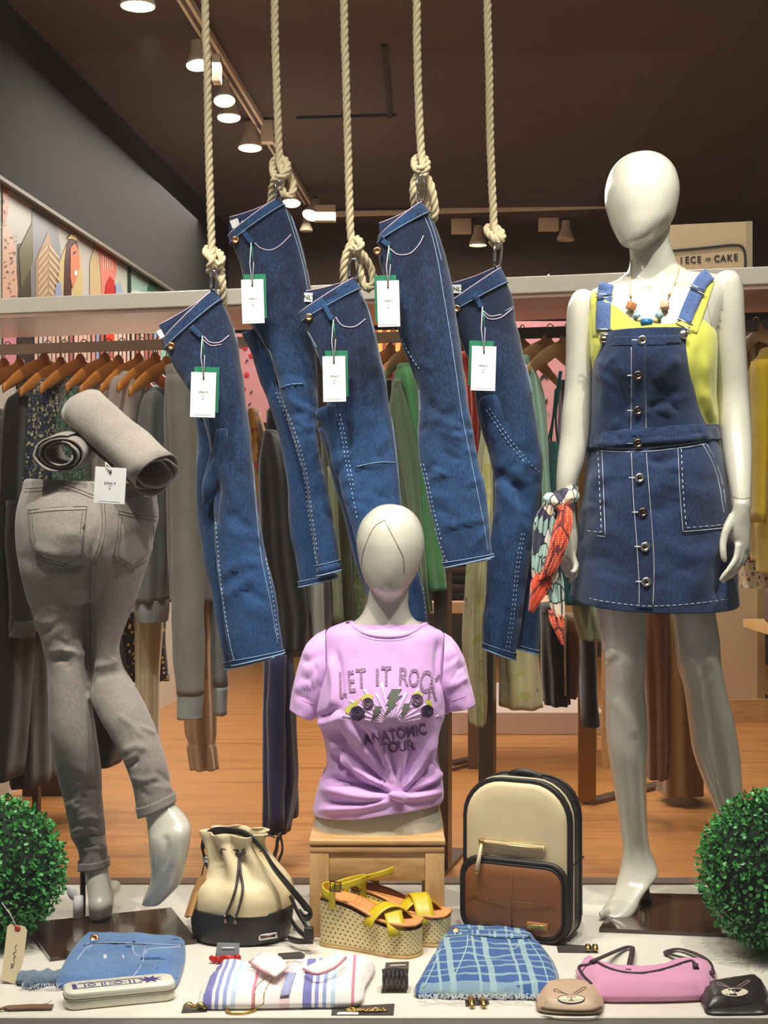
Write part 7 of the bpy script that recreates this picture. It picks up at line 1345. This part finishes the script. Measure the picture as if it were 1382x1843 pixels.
g1f = fab('grey_marl', (136, 132, 122), (112, 110, 102), knit=1); g2f = fab('cool_grey_marl', (120, 122, 118), (96, 100, 98), knit=1); rib = fab('grey_rib', (146, 150, 146), knit=1); blk = fab('black', (17, 15, 15)); blk2 = fab('charcoal', (31, 28, 26)); mrn = fab('dark_maroon', (27, 16, 17)); pale = fab('pale_grey', (170, 158, 146), (150, 140, 130)); cream = fab('cream', (206, 190, 154)); olive = fab('olive', (74, 74, 44), (56, 58, 34)); must = fab('mustard', (196, 138, 34)); green = fab('leaf_green', (84, 140, 86), (52, 110, 60)); sage = fab('sage', (96, 116, 84), (76, 96, 66)); mint = fab('mint', (146, 186, 166)); teal = fab('teal', (16, 84, 82), (8, 60, 60)); navy = fab('navy', (44, 44, 84), (34, 34, 68)); yel = fab('mustard_yellow', (200, 168, 26), (176, 142, 18)); brown = fab('brown', (112, 72, 30), (92, 58, 24)); khaki = fab('khaki', (138, 104, 52), (120, 88, 42)); white_f = fab('off_white', (204, 202, 190)); gryt = fab('mid_grey', (112, 112, 108)); red = fab('coral_red', (214, 68, 50)); beige = fab('beige', (190, 156, 122)); sgr = fab('sage_pale', (134, 144, 110))
fl1 = floral('navy', (40, 46, 60), [(196, 190, 160), (70, 84, 110), (176, 170, 120), (40, 50, 70)], 95, .5); fl2 = floral('taupe', (70, 66, 62), [(150, 146, 130), (60, 56, 60), (120, 120, 110)], 120, .45); fl3 = floral('green', (52, 78, 62), [(120, 150, 118), (52, 70, 60), (90, 124, 100)], 120, .45)
fl4 = floral('cream_pink', (182, 176, 130), [(168, 88, 130), (190, 180, 100), (176, 150, 70), (150, 96, 120)], 24, .2, (168, 166, 96)); fl5 = floral('blouse_print', (206, 190, 160), [(140, 70, 50), (206, 170, 90), (60, 60, 50), (190, 150, 120)], 70, .4); flg = floral('mint_leaf', (150, 166, 140), [(214, 206, 140), (70, 110, 90), (190, 200, 180)], 40, .4)
Yr = lambda x: ry_at(x)
garment('black_coat', 'long black coat hanging at the window edge of the left rack', 'coat', [(742, -60, 8, .12), (900, -60, 22, .15), (1150, -70, 30, .16), (1390, -80, 40, .17)], blk, Yr(0)+.1, seed=1)
garment('dark_coat', 'charcoal coat with turned cuff between black coat and floral blouses', 'coat', [(712, 40, 62, .14), (740, 20, 66, .18), (860, 12, 60, .18), (1000, 2, 60, .18), (1200, -10, 58, .18), (1392, -20, 42, .18)], blk2, Yr(40)-.05, [('sleeve', [(900, 10, 58, .04), (1000, 12, 54, .05), (1080, 18, 60, .05), (1130, 16, 62, .045), (1140, 22, 58, .04)], -.17, blk2), ('cuff', [(1116, 20, 64, .05), (1130, 20, 65, .052), (1146, 18, 60, .05)], -.17, fab('cuff_grey', (62, 58, 52)))], seed=2)
garment('maroon_coat', 'very dark maroon coat hanging low behind the grey-jeans mannequin', 'coat', [(820, 20, 80, .12), (1000, 22, 84, .15), (1200, 26, 90, .17), (1405, 26, 92, .17)], mrn, Yr(60)+.12, seed=3)
garment('dark_skirt', 'black skirt hem visible between the grey jeans legs', 'skirt', [(1000, 90, 200, .1), (1200, 110, 232, .13), (1300, 120, 240, .14), (1372, 130, 216, .14)], blk, Yr(170)+.5, seed=33)
garment('grey_hoodie', 'light grey hooded top on the left rail', 'hoodie', [(690, 44, 78, .1), (712, 40, 84, .12), (760, 44, 84, .12), (860, 46, 84, .12)], gryt, Yr(60)+.05, seed=4)
garment('floral_blouse', 'navy and cream floral blouse on the left rack', 'blouse', [(688, 76, 112, .1), (720, 62, 118, .14), (800, 56, 120, .15), (900, 46, 110, .15), (1000, 40, 120, .15), (1130, 40, 100, .15)], fl1, Yr(90)-.02, seed=5)
garment('floral_blouse', 'taupe small-print blouse behind the navy floral one', 'blouse', [(684, 110, 158, .1), (720, 104, 160, .13), (850, 100, 160, .14), (1000, 100, 160, .14)], fl2, Yr(130)+.02, seed=6)
garment('floral_blouse', 'green small-print blouse above the rolled grey jeans', 'blouse', [(702, 126, 158, .1), (740, 112, 166, .13), (850, 104, 170, .14), (1000, 104, 170, .14)], fl3, Yr(140)-.08, seed=7)
garment('pale_tee', 'dusty pale tee, first of the light tops on the left rack', 't-shirt', [(680, 180, 222, .1), (710, 162, 226, .13), (850, 160, 230, .14), (1020, 160, 230, .14)], pale, Yr(200)+.04, seed=8)
garment('pale_tee', 'lighter grey-pink tee with rounded shoulder beside the hanger arm', 't-shirt', [(676, 218, 256, .1), (706, 192, 262, .13), (850, 186, 262, .14), (1020, 186, 262, .14)], fab('pink_grey', (178, 160, 148), (160, 146, 134)), Yr(225)-.04, seed=9)
garment('cream_trousers', 'cream trousers leg hanging low behind the grey sweatshirts', 'trousers', [(730, 238, 254, .05), (820, 232, 262, .07), (1000, 240, 290, .07), (1120, 244, 290, .08), (1260, 246, 284, .08), (1400, 252, 290, .08)], cream, Yr(250)+.10, seed=10)
garment('grey_sweatshirt', 'grey marl sweatshirt with ribbed hem behind the swinging sleeves', 'sweatshirt', [(704, 268, 300, .1), (730, 252, 306, .14), (850, 246, 304, .15), (1000, 244, 306, .15), (1080, 244, 304, .15)], g2f, Yr(275), [('ribbed_hem', [(1078, 246, 303, .13), (1100, 246, 303, .135), (1117, 250, 301, .13)], 0, rib)], seed=11)
garment('grey_sweatshirt', 'grey marl sweatshirt whose long sleeve hangs in front', 'sweatshirt', [(664, 300, 330, .1), (690, 300, 352, .14), (850, 300, 378, .15), (1000, 305, 385, .15), (1080, 306, 390, .15)], g1f, Yr(340)-.05, [('sleeve', [(676, 300, 344, .06), (800, 304, 362, .07), (950, 308, 366, .07), (1100, 308, 368, .06), (1180, 312, 368, .055), (1248, 318, 368, .05)], -.14, g1f), ('ribbed_cuff', [(1246, 319, 368, .045), (1270, 319, 366, .045), (1293, 319, 364, .042)], -.14, rib)], seed=12)
garment('grey_cardigan', 'darker grey cardigan with cuffed sleeve beside the first jeans', 'cardigan', [(700, 340, 380, .1), (850, 350, 392, .13), (1000, 352, 392, .14), (1080, 356, 396, .14)], g2f, Yr(370)+.08, [('sleeve', [(900, 372, 400, .05), (1100, 376, 408, .05), (1235, 384, 410, .045)], -.12, g2f), ('ribbed_cuff', [(1235, 385, 410, .045), (1285, 386, 409, .04)], -.12, rib)], seed=13)
garment('sheer_blouse', 'sheer beige blouse with gathered cuff under the grey sleeve', 'blouse', [(1000, 330, 380, .06), (1160, 328, 384, .06), (1300, 332, 388, .05), (1335, 340, 386, .04), (1345, 338, 388, .045), (1384, 344, 392, .045)], fab('sheer_beige', (190, 160, 124)), Yr(350)+.15, seed=14)
garment('mustard_blouse', 'mustard top glimpsed beside the first jeans knee', 'top', [(800, 350, 376, .08), (950, 354, 380, .08), (1044, 358, 380, .08)], must, Yr(365)+.2, seed=15)
garment('patterned_shorts', 'dark floral shorts low behind the grey cardigan', 'shorts', [(1100, 200, 300, .08), (1160, 212, 300, .08), (1224, 214, 306, .08)], floral('dark_shorts', (40, 34, 34), [(200, 180, 80), (220, 210, 200), (60, 60, 70)], 60, .35), Yr(250)+.6, seed=16)
garment('mustard_dress', 'mustard and amber dress seen between the first two jeans', 'dress', [(740, 448, 466, .1), (800, 446, 480, .12), (900, 450, 484, .12), (1000, 460, 490, .12)], floral('amber', (170, 116, 30), [(120, 80, 24), (200, 150, 60), (150, 60, 40)], 30, .4), Yr(460)+.15, seed=17)
garment('black_jacket', 'black jacket hanging between the first and second jeans', 'jacket', [(780, 474, 500, .1), (850, 466, 528, .14), (1000, 470, 545, .15), (1100, 480, 560, .15), (1165, 488, 556, .14)], blk, Yr(500), seed=18)
garment('dark_dress', 'black slip dress in the gap left of the second jeans hem', 'dress', [(740, 482, 514, .08), (900, 474, 560, .12), (1000, 490, 572, .13), (1080, 500, 566, .13)], fab('soft_black', (34, 28, 26)), Yr(530)+.15, seed=19)
garment('navy_trousers', 'long navy wide-leg trousers reaching the floor left of the bust', 'trousers', [(1120, 474, 520, .06), (1200, 472, 530, .07), (1300, 472, 532, .08), (1400, 472, 536, .08), (1494, 472, 522, .08)], navy, Yr(500)-.08, [('trouser_leg', [(1180, 500, 524, .05), (1300, 500, 532, .05), (1450, 506, 538, .05), (1470, 508, 536, .05)], .12, mrn), ('leg_fold', [(1180, 484, 516, .03), (1300, 480, 514, .035), (1490, 484, 512, .035)], -.10, navy)], pl=.006, seed=20)
garment('olive_blouse', 'olive jersey top above the bust shoulder', 'top', [(780, 576, 612, .08), (900, 584, 630, .11), (1000, 590, 640, .12), (1126, 596, 644, .12)], olive, Yr(610), [('sleeve', [(840, 590, 606, .03), (1000, 596, 612, .035), (1120, 602, 618, .035)], -.12, sgr)], seed=21)
garment('moss_blouse', 'moss green patterned top next to the olive one', 'top', [(900, 620, 660, .1), (1000, 628, 664, .12), (1120, 628, 666, .12)], floral('moss', (84, 94, 54), [(110, 116, 70), (64, 76, 40)], 50, .4), Yr(645)+.05, seed=22)
garment('white_blouse', 'off-white frilled top below the second jeans hem', 'top', [(960, 540, 590, .08), (1060, 546, 598, .1), (1105, 550, 600, .1)], white_f, Yr(570)+.12, seed=23)
garment('grey_tee', 'pale grey tee behind the lilac sleeve', 't-shirt', [(960, 556, 600, .08), (1060, 560, 600, .1), (1150, 562, 602, .1)], fab('light_grey', (160, 160, 152)), Yr(580), seed=24)
garment('green_blouse', 'bright leaf green blouse between the third and fourth jeans', 'blouse', [(662, 712, 742, .1), (700, 706, 764, .13), (850, 716, 790, .14), (1000, 730, 800, .14), (1060, 745, 806, .13)], green, Yr(735)-.05, seed=25)
garment('sage_blouse', 'sage green blouse draped on the pale hanger', 'blouse', [(690, 706, 722, .1), (760, 700, 744, .12), (900, 720, 760, .13), (1050, 740, 772, .13), (1100, 745, 776, .12)], sage, Yr(720)-.12, seed=26)
garment('red_blouse', 'coral red top peeking right of the fourth jeans', 'top', [(640, 820, 850, .06), (700, 840, 858, .08), (900, 840, 862, .08)], red, Yr(850)+.25, seed=27)
garment('coral_blouse', 'coral and dark checked top behind the dark hanger', 'top', [(655, 690, 712, .06), (760, 692, 716, .08)], red, Yr(700)+.35, seed=40)
garment('brown_blouse', 'dark brown tops stacked behind the hangers', 'top', [(690, 690, 714, .08), (800, 700, 730, .1), (830, 706, 732, .1)], fab('dark_olive', (40, 38, 28)), Yr(705)+.12, seed=41)
garment('floral_dress', 'long cream dress with pink and yellow flowers behind the fourth jeans hem', 'dress', [(760, 868, 884, .08), (900, 850, 886, .11), (1040, 838, 876, .12), (1160, 834, 872, .13), (1260, 842, 872, .13), (1298, 846, 870, .13)], fl4, Yr(855)-.10, seed=28)
garment('floral_dress', 'shorter cream dress with pink flowers right of the metal post', 'dress', [(1000, 896, 940, .12), (1120, 896, 958, .14), (1200, 900, 968, .14), (1268, 898, 974, .14)], fl4, Yr(925)-.0, seed=29)
garment('mint_cardigan', 'mint cardigan beside the rightmost jeans', 'cardigan', [(648, 932, 952, .1), (700, 938, 972, .12), (800, 950, 980, .13), (900, 960, 986, .13), (1000, 962, 990, .13)], mint, Yr(955)-.05, seed=30)
t = garment('teal_camisole', 'teal camisole dress with thin straps before the pink panel', 'camisole', [(800, 980, 1010, .08), (850, 976, 1016, .12), (900, 974, 1016, .13), (1000, 976, 1050, .14), (1085, 1010, 1064, .14)], teal, Yr(1000), seed=31)
for pts in ([(990, 805), (997, 740), (1004, 690), (1008, 668)], [(1004, 800), (1000, 750), (1006, 700), (1010, 668)], [(984, 800), (994, 760), (1000, 700)]): mk('strap', tube([P(x, y, Yr(1000)-.03) for x, y in catm(pts, 4)], .0035, 6), teal, t)
garment('purple_cami', 'dark purple camisole hung beside the teal one', 'camisole', [(690, 1006, 1018, .05), (740, 1008, 1024, .07), (800, 1004, 1024, .08)], fab('deep_purple', (54, 24, 60)), Yr(1014)+.1, seed=32)
garment('black_trousers', 'black trousers hanging below the orange scarf', 'trousers', [(1090, 972, 1016, .09), (1180, 974, 1020, .1), (1266, 980, 1024, .1)], blk, Yr(995)+.35, [('trouser_leg', [(1100, 1040, 1068, .06), (1306, 1046, 1078, .06)], .5, blk)], seed=34)
garment('brown_jacket', 'brown jacket edged in cream below the scarf tip', 'jacket', [(1110, 1010, 1040, .08), (1180, 1012, 1040, .1), (1252, 1012, 1034, .1)], brown, Yr(1025)+.4, [('cream_edge', [(1110, 1010, 1018, .04), (1250, 1012, 1018, .04)], -.1, beige)], seed=35)
garment('khaki_skirt', 'pale green skirt corner beside the tall mannequin thigh', 'skirt', [(1060, 1030, 1076, .08), (1100, 1032, 1082, .1), (1150, 1044, 1090, .1)], sgr, Yr(1050)+.1, seed=36)
garment('brown_trousers', 'brown trousers seen between the tall mannequin legs', 'trousers', [(1060, 1150, 1204, .08), (1200, 1152, 1204, .1), (1380, 1160, 1200, .1), (1390, 1160, 1190, .08)], brown, 5.15, seed=37)
garment('khaki_trousers', 'wide khaki trousers behind the tall mannequin, on the bronze rack', 'trousers', [(1060, 1180, 1262, .1), (1200, 1182, 1260, .12), (1400, 1186, 1262, .13), (1424, 1186, 1262, .13)], khaki, 5.5, seed=38)
garment('yellow_cardigan', 'mustard yellow cardigan hanging beside the mannequin upper arm', 'cardigan', [(632, 1370, 1440, .12), (670, 1352, 1450, .14), (800, 1350, 1450, .15), (960, 1356, 1450, .15), (1010, 1360, 1450, .15)], yel, Yr(1380)-.05, [('sleeve', [(650, 1354, 1392, .05), (800, 1354, 1384, .06), (940, 1352, 1374, .06)], -.14, yel), ('frill', [(940, 1360, 1450, .1), (1000, 1364, 1450, .13), (1030, 1366, 1450, .14)], -.03, yel)], seed=39)
garment('ochre_blouse', 'ochre top hanging nearer the mannequin shoulder', 'top', [(590, 1345, 1372, .06), (640, 1342, 1368, .09), (800, 1344, 1362, .1), (1000, 1348, 1366, .1)], fab('ochre', (160, 128, 34)), Yr(1350)+.12, seed=42)
garment('print_blouse', 'small-print cream blouse hem behind the mannequin hand', 'blouse', [(900, 1300, 1400, .1), (1000, 1312, 1400, .12), (1045, 1322, 1384, .12), (1056, 1324, 1372, .12)], fl5, Yr(1350)+.2, seed=43)
garment('leafy_dress', 'pale dress with leafy print beside the pinafore waist', 'dress', [(640, 1270, 1290, .06), (740, 1276, 1300, .08), (860, 1290, 1318, .09), (960, 1304, 1322, .09)], flg, Yr(1300)+.05, seed=44)
sh_t = thing('folded_stack', 'stack of dark folded tops on a beige shelf behind the fourth jeans hem', 'folded clothes', P(820, 1078, 6.4))
for i in range(6): mk('folded_top', wrinkle(xf(box(-.14, .14, -.12, .12, 0, .035, .014, 3), TR((P(822, 0, 6.4).x, 6.4, P(0, 1078, 6.4).z+.001+i*.037), .1*math.sin(i*2))), .006, (14, 14, 30), i), fab('stack_%s' % 'abcdef'[i], [(40, 30, 28), (60, 44, 40), (34, 28, 26), (70, 52, 44), (44, 34, 30), (52, 44, 40)][i]), sh_t)
t = thing('display_table', 'beige topped display table holding the dark folded tops', 'table', P(840, 1250, 6.4)); a, b = P(740, 0, 6.3).x, P(1100, 0, 6.3).x
mk('tabletop', box(a, b, 6.2, 6.7, P(0, 1078, 6.4).z-.05, P(0, 1078, 6.4).z, .004), mat('beige_tabletop', (196, 160, 124), .5), t, smooth=False)
for x in (a+.03, b-.03):
    for y in (6.23, 6.67): mk('leg', box(x-.02, x+.02, y-.02, y+.02, FZ+.11 if False else FZ, P(0, 1078, 6.4).z-.05), M_OAK, t, smooth=False)
